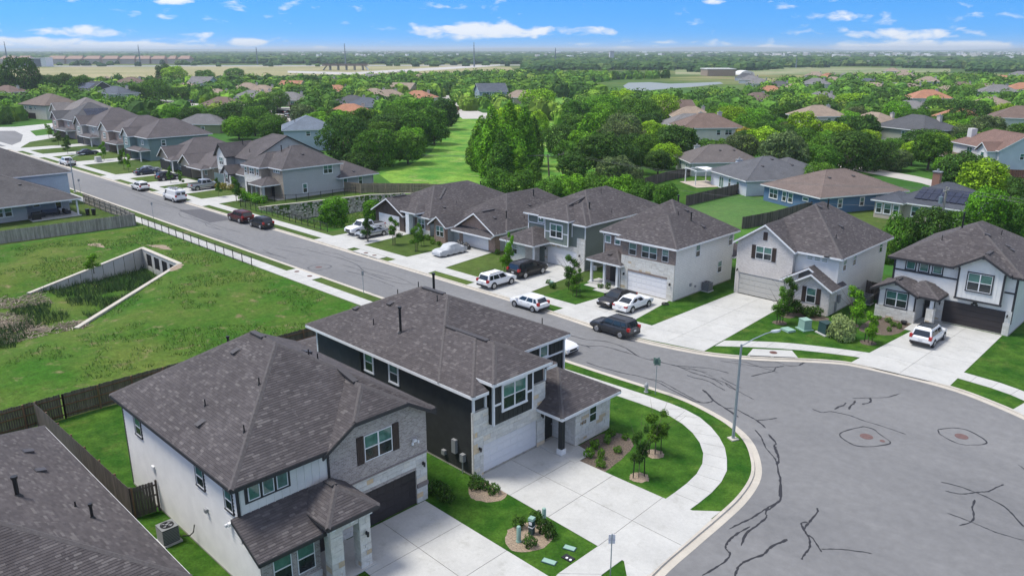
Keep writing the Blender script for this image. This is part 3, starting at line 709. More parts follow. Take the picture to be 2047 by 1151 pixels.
# ------------------------------------------------------------------ house kit
FACE = {'-y': 0.0, '+x': math.pi/2, '+y': math.pi, '-x': -math.pi/2}
def fp(face, pos, a, d, z):
    return {'-y': (a, pos-d, z), '+x': (pos+d, a, z), '+y': (a, pos+d, z), '-x': (pos-d, a, z)}[face]
def fbox(mb, face, pos, a0, a1, z0, z1, d0, d1):
    p = fp(face, pos, a0, d0, z0); q_ = fp(face, pos, a1, d1, z1)
    mb.box(p[0], q_[0], p[1], q_[1], p[2], q_[2]); return mb

def clip(poly, a, b, c):       # keep a*x+b*y+c >= 0
    out = []; n = len(poly)
    for i in range(n):
        p, q_ = poly[i], poly[(i+1) % n]
        dp = a*p[0]+b*p[1]+c; dq = a*q_[0]+b*q_[1]+c
        if dp >= -1e-9: out.append(p)
        if (dp > 1e-9 and dq < -1e-9) or (dp < -1e-9 and dq > 1e-9):
            t = dp/(dp-dq); out.append((p[0]+(q_[0]-p[0])*t, p[1]+(q_[1]-p[1])*t))
    return out
def area(P): return abs(sum(P[i][0]*P[(i+1) % len(P)][1]-P[(i+1) % len(P)][0]*P[i][1] for i in range(len(P))))/2 if len(P) > 2 else 0
def subtract(poly, halfs):     # convex poly minus the convex set given by half planes
    out = []; cur = poly
    for (a, b, c) in halfs:
        o = clip(cur, -a, -b, -c)
        if area(o) > .01: out.append(o)
        cur = clip(cur, a, b, c)
        if area(cur) < .01: return out
    return out

class Roof:
    def __init__(s, x0, x1, y0, y1, z, sl, axis='x', ends=('hip', 'hip'), sides=(1, 1), fascia='w', level=0, zj=None, trim_ends=True):
        s.b = (x0, x1, y0, y1); s.z = z; s.sl = sl; s.axis = axis; s.ends = ends; s.fascia = fascia; s.level = level
        s.P = []
        A = (('y', y0, 1), ('y', y1, -1)) if axis == 'x' else (('x', x0, 1), ('x', x1, -1))
        E = (('x', x0, 1), ('x', x1, -1)) if axis == 'x' else (('y', y0, 1), ('y', y1, -1))
        def pl(d, z_): ax, v, sg = d; return (z_-sg*sl*v, sg*sl, 0) if ax == 'x' else (z_-sg*sl*v, 0, sg*sl)
        for k, d in enumerate(A):
            if sides[k]: s.P.append(pl(d, z))
        for k, d in enumerate(E):
            if ends[k] == 'hip': s.P.append(pl(d, z))
            elif ends[k] == 'jerk': s.P.append(pl(d, zj))
    def h(s, x, y): return min(a+b*x+c*y for a, b, c in s.P)
    def inside(s, x, y): return s.b[0] <= x <= s.b[1] and s.b[2] <= y <= s.b[3]

RANDS = random.Random(5)
def build_roofs(H, roofs, detail=2, deckmat=None, shmat=None, capmat=None, trim=None, name='roof'):
    for ri, r in enumerate(roofs):
        x0, x1, y0, y1 = r.b
        deck = MB(); fas = MB(); sh = MB(); cap = MB()
        fm = (trim or {}).get(r.fascia, M_white if r.fascia == 'w' else M_dark)
        T = .17
        for pi, p in enumerate(r.P):
            dom = [(x0, y0), (x1, y0), (x1, y1), (x0, y1)]
            for qi, q_ in enumerate(r.P):
                if qi != pi: dom = clip(dom, q_[1]-p[1], q_[2]-p[2], q_[0]-p[0])
            if area(dom) < .02: continue
            pieces = [dom]
            for rj, o in enumerate(roofs):
                if o is r or o.level != r.level: continue
                ox0, ox1, oy0, oy1 = o.b
                hs = [(1, 0, -ox0), (-1, 0, ox1), (0, 1, -oy0), (0, -1, oy1)]
                e_ = 1e-4 if rj < ri else -1e-4
                hs += [(q_[1]-p[1], q_[2]-p[2], q_[0]-p[0]+e_) for q_ in o.P]
                nw = []
                for P in pieces: nw += subtract(P, hs)
                pieces = nw
            a, b, c = p; gl = math.hypot(b, c)
            ux, uy = (-c/gl, b/gl) if gl else (1, 0)             # along the eave
            vx, vy = b/gl, c/gl                                  # up the slope, in plan
            k = math.sqrt(1+gl*gl)
            def Z(x, y): return a+b*x+c*y
            for P in pieces:
                top = [(x, y, Z(x, y)) for x, y in P]
                if (top[1][0]-top[0][0])*(top[2][1]-top[1][1])-(top[1][1]-top[0][1])*(top[2][0]-top[1][0]) < 0: top.reverse()
                uvs = [((x*ux+y*uy), (x*vx+y*vy)*k) for x, y, _ in top]
                deck.cur = 0; deck.face(top, uvs)
                deck.face([(x, y, z_-T) for x, y, z_ in top][::-1])
                for i in range(len(top)):
                    A, B = top[i], top[(i+1) % len(top)]
                    mx, my = (A[0]+B[0])/2, (A[1]+B[1])/2
                    ob = min(abs(mx-x0), abs(mx-x1), abs(my-y0), abs(my-y1))
                    if ob < 1e-5 and math.dist(A, B) > .05:
                        n = (B[1]-A[1], -(B[0]-A[0])); l = math.hypot(*n); n = (n[0]/l*.03, n[1]/l*.03)
                        q4_ = [(A[0]+n[0], A[1]+n[1], A[2]-.21), (B[0]+n[0], B[1]+n[1], B[2]-.21), (B[0]+n[0], B[1]+n[1], B[2]-.015), (A[0]+n[0], A[1]+n[1], A[2]-.015)]
                        fas.face(q4_)
                        i4 = [(A[0]-n[0], A[1]-n[1], A[2]-.21), (B[0]-n[0], B[1]-n[1], B[2]-.21), (B[0]-n[0], B[1]-n[1], B[2]-.015), (A[0]-n[0], A[1]-n[1], A[2]-.015)]
                        fas.face([i4[0], i4[1], q4_[1], q4_[0]]); fas.face([q4_[3], q4_[2], i4[2], i4[3]])
                        fas.face([q4_[0], q4_[3], i4[3], i4[0]]); fas.face([q4_[1], i4[1], i4[2], q4_[2]])
                    deck.face([A, (A[0], A[1], A[2]-T), (B[0], B[1], B[2]-T), B])
                    # hips and ridges of this roof
                    if ob >= 1e-5:
                        for qi, q_ in enumerate(r.P):
                            if qi > pi and abs(q_[0]+q_[1]*mx+q_[2]*my-Z(mx, my)) < 1e-3 and math.dist(A, B) > .15:
                                ln = math.dist(A, B); n_ = max(1, int(ln/.3)) if detail > 1 else 1
                                dv = (Vector(B)-Vector(A))/ln; sd = Vector((dv.y, -dv.x, 0)).normalized()*.14
                                for t in range(n_):
                                    s0 = Vector(A)+dv*(ln*t/n_); s1 = Vector(A)+dv*(ln*(t+1)/n_)
                                    up = Vector((0, 0, .05)); dn = Vector((0, 0, -.02))
                                    def tops(pt, lift=0): return pt+up+Vector((0, 0, lift))
                                    f0, f1 = (.012, 0) if detail > 1 else (0, 0)
                                    def sidez(pt): return Vector((pt.x, pt.y, r.h(pt.x, pt.y)+.02))
                                    l0, l1, r0, r1 = sidez(s0+sd), sidez(s1+sd), sidez(s0-sd), sidez(s1-sd)
                                    c0, c1 = tops(s0, f0), tops(s1, f1)
                                    cap.face([l0, l1, c1, c0][::-1]); cap.face([c0, c1, r1, r0][::-1])
                if detail > 1:
                    U = [x*ux+y*uy for x, y in P]; V = [x*vx+y*vy for x, y in P]
                    dv = .145/k; v = math.floor(min(V)/dv)*dv; row = 0
                    while v < max(V):
                        rowp = clip(clip(P, vx, vy, -v), -vx, -vy, v+dv)
                        if area(rowp) > .003:
                            us = [x*ux+y*uy for x, y in rowp]; u = min(us); ue = max(us)
                            nxt = math.floor(u/.33)*.33+RANDS.random()*.3
                            while u < ue:
                                n = min(nxt, ue) if nxt > u+.02 else u+.1
                                t = clip(clip(rowp, ux, uy, -u), -ux, -uy, n)
                                if area(t) > .0008:
                                    f = []
                                    for x, y in t:
                                        vv = (x*vx+y*vy-v)/dv; f.append((x, y, Z(x, y)+.022-.016*vv))
                                    if (f[1][0]-f[0][0])*(f[2][1]-f[1][1])-(f[1][1]-f[0][1])*(f[2][0]-f[1][0]) < 0: f.reverse()
                                    i0 = len(sh.v); nf = len(f)
                                    sh.v += f; sh.uv += [(0, 0)]*nf; sh.f.append(tuple(range(i0, i0+nf))); sh.mi.append(0)
                                    # butt edge at the lower side, joined to the tab so that it shares its colour
                                    for i in range(nf):
                                        A, B = f[i], f[(i+1) % nf]
                                        if abs(A[0]*vx+A[1]*vy-v) < 1e-4 and abs(B[0]*vx+B[1]*vy-v) < 1e-4:
                                            j0 = len(sh.v); sh.v += [(A[0], A[1], A[2]-.022), (B[0], B[1], B[2]-.022)]; sh.uv += [(0, 0)]*2
                                            sh.f.append((i0+i, j0, j0+1, i0+(i+1) % nf)); sh.mi.append(0)
                                u = n; nxt = n+.18+RANDS.random()*.22
                        v += dv
        d = obj(name, deck, deckmat or (M_deck if detail > 1 else M_roof), H)
        if sh.f: obj('shingles', sh, shmat or M_shing, d, kind='stuff')
        if cap.f: obj('ridge_cap', cap, capmat or M_cap, d)
        if fas.f: obj('fascia', fas, fm, d)

def end_wall(mb, face, pos, roof, a0, a1, zb, thick=.1, drop=.19):
    """wall from zb up to the underside of a roof, in the plane of a face"""
    def h(a):
        p = fp(face, pos, a, 0, 0); return roof.h(p[0], p[1])-drop
    cuts = {a0, a1}; L = [(a0+(a1-a0)*i/200) for i in range(201)]
    hs = [h(a) for a in L]
    for i in range(1, 200):
        if abs((hs[i]-hs[i-1])-(hs[i+1]-hs[i])) > 1e-4: cuts.add(L[i])
    A = sorted(cuts)
    top = [(a, h(a)) for a in A]
    poly = [(a0, zb), (a1, zb)]+top[::-1]
    f = [fp(face, pos, a, 0, z) for a, z in poly]; b_ = [fp(face, pos, a, -thick, z) for a, z in poly]
    uv = [(a, z) for a, z in poly]
    n = (Vector(f[1])-Vector(f[0])).cross(Vector(f[2])-Vector(f[1]))
    o = {'-y': (0, -1, 0), '+x': (1, 0, 0), '+y': (0, 1, 0), '-x': (-1, 0, 0)}[face]
    if n.dot(Vector(o)) < 0: f.reverse(); b_.reverse(); uv = uv[::-1]
    mb.face(f, uv); mb.face(b_[::-1], uv[::-1])
    for i in range(len(f)):
        j = (i+1) % len(f); mb.face([f[j], f[i], b_[i], b_[j]])
    return mb

WIN = {}
def window_mesh(w, h, cols, rows, trim, tm, upper=M_glt, lower=M_gld):
    """local: the wall plane is y = 0, outside is -y; origin at the bottom centre"""
    key = (round(w, 2), round(h, 2), cols, rows, trim, tm.name, upper.name, lower.name)
    if key in WIN: return WIN[key]
    f = MB(); t = trim
    if t > 0:
        for a in ((-w/2-t, -w/2, -t*.8, h+t), (w/2, w/2+t, -t*.8, h+t)): f.box(a[0], a[1], -.05, .02, a[2], a[3])
        f.box(-w/2-t, w/2+t, -.055, .02, h, h+t); f.box(-w/2-t-.02, w/2+t+.02, -.075, .02, -t, 0)
    frame = f.mesh('window', tm) if f.f else None
    s = MB(); e = .045
    s.box(-w/2, -w/2+e, -.045, .0, 0, h); s.box(w/2-e, w/2, -.045, 0, 0, h); s.box(-w/2+e, w/2-e, -.045, 0, 0, e); s.box(-w/2+e, w/2-e, -.045, 0, h-e, h)
    for c in range(1, cols): x = -w/2+w*c/cols; s.box(x-.045, x+.045, -.048, 0, e, h-e)
    if rows == 2: s.box(-w/2+e, w/2-e, -.043, 0, h/2-.03, h/2+.03)
    sash = s.mesh('sash', M_white)
    panes = []
    for c in range(cols):
        for r_ in range(rows):
            xa = -w/2+w*c/cols+.04; xb = -w/2+w*(c+1)/cols-.04; za = h*r_/rows+.02; zb = h*(r_+1)/rows-.02
            panes.append(MB().box(xa, xb, -.022, -.010, za, zb).mesh('pane', upper if (r_ == rows-1) else lower))
    WIN[key] = (frame, sash, panes); return WIN[key]
def window(H, face, pos, a, z0, w, h, cols=1, rows=2, trim=.09, tm=None, upper=None, lower=None, name='window'):
    tm = tm or M_white
    frame, sash, panes = window_mesh(w, h, cols, rows, trim, tm, upper or M_glt, lower or M_gld)
    o0 = wpos(H); p = Vector(fp(face, pos, a, .004, z0))-o0
    W = obj(name, frame if frame else sash, None, H, loc=p, rz=FACE[face])
    if frame: obj('sash', sash, None, W, loc=(0, 0, 0))
    for q_ in panes: obj('pane', q_, None, W, loc=(0, 0, 0))
    return W
def shutters(H, face, pos, a, z0, w, h, sw=.42):
    key = ('sh', sw, round(h, 2))
    if key not in WIN:
        m_ = MB(); m_.box(-sw/2, sw/2, -.04, .0, 0, h)
        for i in range(4): x = -sw/2+sw*(i+.5)/4; m_.box(x-sw/8+.008, x+sw/8-.008, -.055, -.04, .02, h-.02)
        for z in (.15, h-.25): m_.box(-sw/2+.02, sw/2-.02, -.075, -.055, z, z+.1)
        WIN[key] = m_.mesh('shutter', M_shut)
    for s_ in (-1, 1):
        obj('shutter', WIN[key], None, H, loc=Vector(fp(face, pos, a+s_*(w/2+.05+sw/2), .004, z0))-wpos(H), rz=FACE[face])
def garage(H, face, pos, a0, a1, h, m_, inset=.12):
    w = a1-a0; key = ('gar', round(w, 2), round(h, 2), m_.name)
    if key not in WIN:
        n = 4; L = []
        for i in range(n):
            p_ = MB(); za = h*i/n+.006; zb = h*(i+1)/n-.006; p_.box(-w/2, w/2, -.02, .03, za, zb)
            k = 8
            for j in range(k):
                xa = -w/2+w*j/k+.07; xb = -w/2+w*(j+1)/k-.07; p_.box(xa, xb, -.034, -.02, za+.08, zb-.08)
            L.append(p_.mesh('door_panel', m_))
        WIN[key] = L
    D = obj('garage_door', fbox(MB(), face, pos, a0, a1, 0.1, h+.1, -inset-.05, -inset-.035), M_black, H)
    for q_ in WIN[key]: obj('door_panel', q_, None, D, loc=Vector(fp(face, pos, (a0+a1)/2, -inset, .1))-wpos(H), rz=FACE[face])
def boards(H, face, pos, a0, a1, z0, z1, m_, parts=True, step=.19, name='siding_board', top=None):
    """horizontal lapped boards; top(a) may bound them under a slope"""
    n = max(1, round((z1-z0)/step)); step = (z1-z0)/n; allb = MB()
    for i in range(n):
        mb = MB() if parts else allb; za, zb = z0+i*step, z0+(i+1)*step
        A0, B0 = fp(face, pos, a0, .05, za), fp(face, pos, a1, .05, za)
        A1, B1 = fp(face, pos, a0, .010, zb), fp(face, pos, a1, .010, zb)
        Ai, Bi = fp(face, pos, a0, 0, za), fp(face, pos, a1, 0, za)
        flip = face in ('+y', '-x')
        for q_ in ([A0, B0, B1, A1], [Ai, Bi, B0, A0]):
            mb.face(q_[::-1] if flip else q_)
        if parts: obj(name, mb, m_, H)
    if not parts: obj(name+'s', allb, m_, H, kind='stuff')
def battens(H, face, pos, a0, a1, z0, z1, m_, step=.41, topf=None):
    n = max(1, round((a1-a0)/step))
    for i in range(n+1):
        a = a0+(a1-a0)*i/n; zt = topf(a) if topf else z1
        if zt > z0+.1: obj('batten', fbox(MB(), face, pos, a-.025, a+.025, z0, zt, 0, .025), m_, H)
def stones(H, face, pos, rects, m_, individual=False, course=(.18, .26, .32), ln=(.28, .75), name='stone', d0=.0, proud=.035, rng=None, back=None):
    rng = rng or RANDS; allb = MB()
    bk = MB()
    if not individual and m_ is M_lime: m_ = M_limej
    for (a0, a1, z0, z1) in rects:
        fbox(bk, face, pos, a0, a1, z0, z1, -.02+d0, .008+d0)
        z = z0
        while z < z1-.03:
            hh = rng.choice(course); zt = z+hh
            if z1-zt < .1: zt = z1
            a = a0
            while a < a1-.02:
                l = rng.uniform(*ln); at = a+l
                if a1-at < .15: at = a1
                mb = MB() if individual else allb
                fbox(mb, face, pos, a+.006, at-.006, z+.006, min(zt, z1)-.006, d0, d0+proud*rng.uniform(.6, 1.3))
                if individual: obj(name, mb, m_, H)
                a = at
            z = zt
    obj('mortar_bed', bk, mat('lime_mortar', (.5, .48, .43), .9), H)
    if not individual and allb.f: obj(name+'_facing', allb, m_, H, kind='stuff')
def stone_mat(name, stops, tint=True):
    def k(c):
        r = c['ramp'](c['geo'].outputs['Random Per Island'], stops)
        oi = c['N'].new('ShaderNodeObjectInfo')
        o = c['ramp'](oi.outputs['Random'], [(0, (.86, .86, .86)), (.75, (1.04, 1.04, 1.04)), (.9, (1.08, 1.05, 1.0)), (.93, (1.0, .78, .52)), (1, (1.0, .84, .62))])
        n = c['ramp'](c['noise'](7, 5, .7), [(.3, (.85,)*3), (.7, (1.1,)*3)])
        x = c['mix'](1, r, n, 'MULTIPLY'); return c['mix'](1, x, o, 'MULTIPLY') if tint else x
    return mat(name, (.5,)*3, .9, kind=k, bump=.5, bscale=25)
M_lime = stone_mat('limestone', [(0, (.55, .53, .48)), (.5, (.66, .65, .61)), (.92, (.60, .58, .53)), (.96, (.48, .36, .22)), (1, (.52, .42, .3))])
M_limej = stone_mat('limestone_courses', [(0, (.55, .53, .48)), (.5, (.66, .65, .61)), (.93, (.60, .58, .53)), (.95, (.50, .40, .27)), (1, (.54, .45, .33))], False)
M_limew = mat('white_limestone', (.6,)*3, .9, kind=k_uvbrick, a=(.66, .65, .62), b_=(.56, .55, .51), mortar=(.50, .49, .46), w=.45, h=.24, ms=.012, patch=.06)
M_brg = mat('grey_brick', (.3,)*3, .9, kind=k_uvbrick, a=(.42, .37, .34), b_=(.24, .205, .19), mortar=(.46, .44, .42), w=.21, h=.078, ms=.010, patch=.08)
M_brw = mat('white_brick', (.5,)*3, .9, kind=k_uvbrick, a=(.65, .61, .58), b_=(.53, .49, .46), mortar=(.57, .54, .51), w=.21, h=.078, ms=.010, patch=.06)
M_brb = mat('brown_brick', (.2,)*3, .9, kind=k_uvbrick, a=(.26, .17, .13), b_=(.12, .085, .075), mortar=(.30, .27, .25), w=.21, h=.078, ms=.012, patch=.1)
M_brr = mat('red_brown_brick', (.2,)*3, .9, kind=k_uvbrick, a=(.33, .19, .13), b_=(.20, .10, .07), mortar=(.38, .34, .30), w=.21, h=.078, ms=.012, patch=.1)
M_brt = mat('tan_brick', (.2,)*3, .9, kind=k_uvbrick, a=(.33, .27, .21), b_=(.24, .19, .15), mortar=(.36, .33, .28), w=.21, h=.078, ms=.012, patch=.1)
def lap(name, c_):
    return mat(name, c_, .65, kind=k_uvbrick, a=c_, b_=tuple(x*.97 for x in c_), mortar=tuple(x*.72 for x in c_), w=4.0, h=.19, ms=.012, mbump=.5, patch=.05)
L_white = lap('white_lap_siding', (.70, .69, .66)); L_green = lap('sage_lap_siding', (.155, .185, .165)); L_grey = lap('grey_lap_siding', (.42, .43, .43))
L_teal = lap('teal_lap_siding', (.13, .19, .20)); L_blue = lap('blue_lap_siding', (.10, .19, .32)); L_tan = lap('tan_lap_siding', (.38, .34, .28)); L_lg = lap('pale_grey_siding', (.40, .42, .43))
L_pale = lap('pale_blue_siding', (.42, .50, .58)); L_olive = lap('olive_siding', (.20, .23, .14))
M_gwhite = mat('white_garage_panel', (.70, .70, .71), .5); M_gbrown = mat('dark_brown_panel', (.030, .024, .025), .55); M_gbeige = mat('grey_beige_panel', (.46, .45, .42), .5)

LANT = None
def lantern(H, face, pos, a, z):
    global LANT
    if LANT is None:
        m_ = MB(); m_.box(-.05, .05, -.03, 0, -.1, .1); m_.beam((0, -.02, .06), (0, -.14, .10), .02); m_.cyl(0, -.14, -.16, .06, .055, 6, .07); m_.cyl(0, -.14, .06, .11, .085, 6, .02)
        LANT = m_.mesh('wall_lantern', M_black)
    obj('wall_lantern', LANT, None, H, loc=Vector(fp(face, pos, a, 0, z))-wpos(H), rz=FACE[face])
VENT = {}
def roof_bits(H, roofs, pipes=(), turtles=(), ridges=()):
    def hz(x, y): return max(r.h(x, y) for r in roofs if r.inside(x, y))
    o0 = wpos(H)
    for (x, y, r_, l) in pipes:
        k = ('p', r_, l)
        if k not in VENT:
            m_ = MB(); m_.cyl(0, 0, -.25, l, r_, 10)
            if r_ > .05: m_.cyl(0, 0, l, l+.12, r_*1.5, 10, r_*1.5)
            m_.cyl(0, 0, -.06, .10, r_*2.4, 10, r_*1.1)
            VENT[k] = m_.mesh('vent_pipe', M_black)
        obj('vent_pipe', VENT[k], None, H, loc=Vector((x, y, hz(x, y)))-o0)
    for (x, y) in turtles:
        e = .05; gx = (hz(x+e, y)-hz(x-e, y))/(2*e); gy = (hz(x, y+e)-hz(x, y-e))/(2*e)
        if 't' not in VENT:
            m_ = MB(); m_.box(-.26, .26, -.24, .26, .0, .03)
            a = [(-.2, -.24, .16), (.2, -.24, .16), (.2, .22, .05), (-.2, .22, .05)]
            m_.face(a); m_.face([(-.2, -.24, .03), (.2, -.24, .03), (.2, -.24, .16), (-.2, -.24, .16)])
            m_.face([(-.2, .22, .03), (-.2, -.24, .03), (-.2, -.24, .16), (-.2, .22, .05)]); m_.face([(.2, -.24, .03), (.2, .22, .03), (.2, .22, .05), (.2, -.24, .16)])
            VENT['t'] = m_.mesh('roof_vent', mat('vent_metal', (.055, .05, .052), .5))
        o = obj('roof_vent', VENT['t'], None, H, loc=Vector((x, y, hz(x, y)+.01))-o0)
        g = Vector((gx, gy, 0)); up = Vector((-gx, -gy, 1)).normalized()
        v = Vector((gx, gy, gx*gx+gy*gy)).normalized() if g.length > 1e-3 else Vector((0, 1, 0))
        u = v.cross(up); o.rotation_euler = Matrix((u, v, up)).transposed().to_euler()
    for (x0, y0, x1, y1) in ridges:
        za, zb = hz(x0, y0), hz(x1, y1)
        obj('ridge_vent', MB().beam((x0, y0, za+.03), (x1, y1, zb+.03), .34, .09), mat('ridge_vent_metal', (.05, .046, .048), .6), H)
def post(H, x, y, w, z0, z1, m_, base=None):
    P = obj('porch_post', MB().box(x-w/2, x+w/2, y-w/2, y+w/2, z0, z1), m_, H)
    if base: obj('post_base', MB().box(x-w*.75, x+w*.75, y-w*.75, y+w*.75, z0, z0+base), M_white, P)
def walls(H, boxes, m_, name='wall'):
    for b_ in boxes:
        mm = b_[6] if len(b_) > 6 else m_
        obj(name, MB().box(*b_[:6], skip='tb'), mm, H)
def slab_of(H, boxes):
    mb = MB()
    for b_ in boxes: mb.box(b_[0]-.03, b_[1]+.03, b_[2]-.03, b_[3]+.03, -.2, .2)
    obj('foundation', mb, mat('foundation_concrete', (.34, .32, .28), .9, var=.15, vscale=2), H)
def cornerboards(H, pts, m_, w=.12):
    for (x, y, z0, z1) in pts: obj('corner_board', MB().box(x-w/2, x+w/2, y-w/2, y+w/2, z0, z1), m_, H)
def door(H, face, pos, a, m_, z0=.15, w=.95, h=2.1):
    D = obj('front_door', fbox(MB(), face, pos, a-w/2, a+w/2, z0, z0+h, 0, .05), m_, H)
    for (za, zb) in ((.15, .8), (.95, 1.95)):
        for s_ in (-1, 1): obj('door_panel', fbox(MB(), face, pos, a+s_*.22-.16, a+s_*.22+.16, z0+za, z0+zb, .05, .062), m_, D)
    p = fp(face, pos, a+w*.4, .08, z0+1.0); obj('door_handle', MB().box(p[0]-.03, p[0]+.03, p[1]-.03, p[1]+.03, p[2]-.06, p[2]+.06), M_grey, D)
def acunit(x, y, label, rz=0):
    t = thing('air_conditioner', label, 'air conditioner', (x, y, .1), rz)
    obj('pad', MB().box(-.52, .52, -.52, .52, 0, .09), M_conc, t, world=False)
    m_ = MB(); m_.box(-.42, .42, -.42, .42, .09, .95)
    obj('casing', m_, mat('ac_casing', (.07, .075, .08), .55), t, world=False)
    g = MB()
    for i in range(9):
        z = .16+i*.085
        for q_ in ((-.43, .43, -.435, -.42), (-.43, .43, .42, .435)): g.box(q_[0], q_[1], q_[2], q_[3], z, z+.03)
        for q_ in ((-.435, -.42), (.42, .435)): g.box(q_[0], q_[1], -.43, .43, z, z+.03)
    obj('louvres', g, M_grey, t, world=False)
    l = MB(); l.box(-.44, .44, -.44, .44, .95, .98); obj('top_rim', l, mat('ac_top', (.22, .23, .23), .5), t, world=False)
    obj('fan_well', MB().cyl(0, 0, .981, .99, .34, 24), M_black, t, world=False)
    f = MB()
    for k in range(4):
        a = k*math.pi/2+.4; f.face([(0, 0, 1.0), (.28*math.cos(a), .28*math.sin(a), 1.0), (.28*math.cos(a+.6), .28*math.sin(a+.6), 1.02)])
    f.cyl(0, 0, .99, 1.03, .06, 10); obj('fan', f, M_grey, t, world=False)
    gr = MB()
    for r_ in (.12, .22, .32): gr.tube([(r_*math.cos(a), r_*math.sin(a), 1.03) for a in [k*math.pi/8 for k in range(17)]], .008, 4)
    obj('fan_guard', gr, M_black, t, world=False)
    return t
# ------------------------------------------------------------------ the houses of the street
def house(name, label, x, y): return thing(name, label, 'house', (x, y, 0))
HN = 'two_storey_house'
# --- A: white boarded side, grey brick front with brown shutters
H = house(HN, 'nearest two-storey house with white boarded side, grey brick front, brown shutters and dark garage door', -38, 19.5)
slab_of(H, [(-45.5, -31.8, 13.97, 25.3), (-31.8, -29.9, 13.97, 17.2)])
walls(H, [(-45.5, -31.85, 14.0, 25.25, .15, 5.78)], M_wside)
walls(H, [(-31.9, -29.95, 14.0, 17.1, .15, 2.86)], M_brg)
boards(H, '-y', 13.995, -45.5, -31.6, .2, 5.72, M_wside)
boards(H, '-y', 13.995, -31.6, -29.95, .2, 2.7, M_wside)
RA = [Roof(-46.0, -31.2, 13.55, 25.7, 5.9, .63, 'x', fascia='d'),
      Roof(-39.5, -31.15, 18.35, 25.65, 5.7, .6, 'x', ('hip', 'jerk'), fascia='d', zj=6.85),
      Roof(-31.65, -29.25, 13.6, 17.6, 2.95, .5, 'y', ('gable', 'gable'), fascia='d', level=1),
      Roof(-32.4, -28.6, 16.8, 19.8, 3.55, .65, 'x', ('hip', 'hip'), fascia='d', level=2)]
RA[2].P = [(2.95+.5*(-29.25), -.5, 0)]
build_roofs(H, RA)

mb = MB(); end_wall(mb, '+x', -31.64, RA[1], 18.9, 25.3, 3.22, thick=.24); obj('brick_facing', mb, M_brg, H)
mb = MB(); fbox(mb, '+x', -31.66, 20.2, 24.5, 2.28, 2.44, -.16, 0); obj('brick_lintel', mb, M_brg, H)
mb = MB(); fbox(mb, '+x', -31.60, 24.52, 25.28, 1.1, 1.35, -.2, .02); fbox(mb, '+x', -31.6, 18.9, 25.32, 3.16, 3.24, -.2, .02); obj('stone_sill', mb, mat('band_brick', (.22, .19, .18), .9), H)
walls(H, [(-31.84, -31.70, 18.9, 20.2, .1, 3.16), (-31.84, -31.70, 24.5, 25.28, .1, 3.16), (-31.84, -31.70, 20.2, 24.5, 2.44, 3.16)], M_limew, 'pier')
stones(H, '+x', -31.70, [(18.9, 20.2, .1, 3.16), (24.5, 25.28, .1, 1.1), (24.5, 25.28, 1.35, 3.16), (20.2, 24.5, 2.45, 3.16)], M_lime, individual=True)
garage(H, '+x', -31.66, 20.2, 24.5, 2.15, M_gbrown)
window(H, '+x', -31.64, 22.0, 4.15, 1.8, 1.5, 2, 2, 0); shutters(H, '+x', -31.64, 22.0, 4.1, 1.8, 1.6)
walls(H, [(-31.84, -31.62, 14.0, 18.88, 3.0, 5.7)], M_wside, 'panel_wall')
battens(H, '+x', -31.62, 14.15, 18.8, 3.7, 5.7, M_wside)
mb = MB(); fbox(mb, '+x', -31.62, 14.35, 16.72, 4.62, 5.62, 0, .035); obj('window_surround', mb, M_dark, H)
for a in (14.8, 15.54, 16.28): window(H, '+x', -31.585, a, 4.74, .6, .78, 1, 1, 0)
cornerboards(H, [(-31.62, 14.0, 3.9, 5.72), (-31.6, 18.86, 3.4, 5.6), (-45.52, 14.0, .2, 5.7)], M_dark)
for a, w in ((-43.3, .85), (-35.5, .85), (-32.45, .75)): window(H, '-y', 13.96, a, 4.1, w, 1.15, 1, 2, .07, M_dark)
for a in (15.05, 16.3): window(H, '+x', -29.95, a, .85, .95, 1.6, 1, 2, 0)
mb = MB(); fbox(mb, '+x', -29.95, 14.0, 17.1, .1, .55, 0, .06); obj('stone_plinth', mb, M_limew, H)
for ya, yb in ((17.1, 17.8), (18.75, 19.4)):
    P = obj('porch_column', MB().box(-29.52, -28.98, ya+.03, yb-.03, .1, 2.8), M_limew, H)
    stones(P, '+x', -28.98, [(ya, yb, .1, 3.1)], M_lime, individual=False, d0=0, name='stone')
    stones(P, '-y', ya+.03, [(-29.52, -28.98, .1, 3.1)], M_lime, individual=False, name='stone')
    stones(P, '+y', yb-.03, [(-29.52, -28.98, .1, 2.8)], M_lime, individual=False, name='stone')
obj('porch_beam', MB().box(-29.5, -29.0, 17.12, 19.38, 2.8, 3.36).box(-31.6, -29.5, 17.12, 17.5, 2.8, 3.36).box(-31.6, -29.5, 19.0, 19.38, 2.8, 3.36), M_limew, H)
mb = MB()
for a in (17.2, 18.25, 19.3): fbox(mb, '+x', -29.0, a-.1, a+.1, 3.16, 3.28, 0, .28)
obj('eave_block', mb, M_white, H)
obj('porch_floor', MB().box(-31.6, -28.8, 17.2, 19.6, .05, .16), M_conc, H)
door(H, '+x', -31.66, 18.2, M_gbrown)
lantern(H, '+x', -31.62, 24.95, 2.55); lantern(H, '+x', -28.9, 19.1, 2.1)
obj('floodlight', MB().box(-31.6, -31.45, 24.25, 24.45, 4.15, 4.3).box(-31.5, -31.4, 24.1, 24.2, 4.05, 4.2).box(-31.5, -31.4, 24.5, 24.6, 4.05, 4.2), M_white, H)
obj('floodlight', MB().box(-32.6, -32.4, 13.8, 13.95, 3.3, 3.45).box(-32.7, -32.6, 13.7, 13.85, 3.2, 3.35), M_white, H)
obj('pipe_hood', MB().box(-35.2, -35.0, 13.8, 13.97, 2.85, 3.05), M_grey, H); obj('meter_box', MB().box(-41.9, -41.6, 13.85, 13.97, 2.5, 2.8), M_white, H)
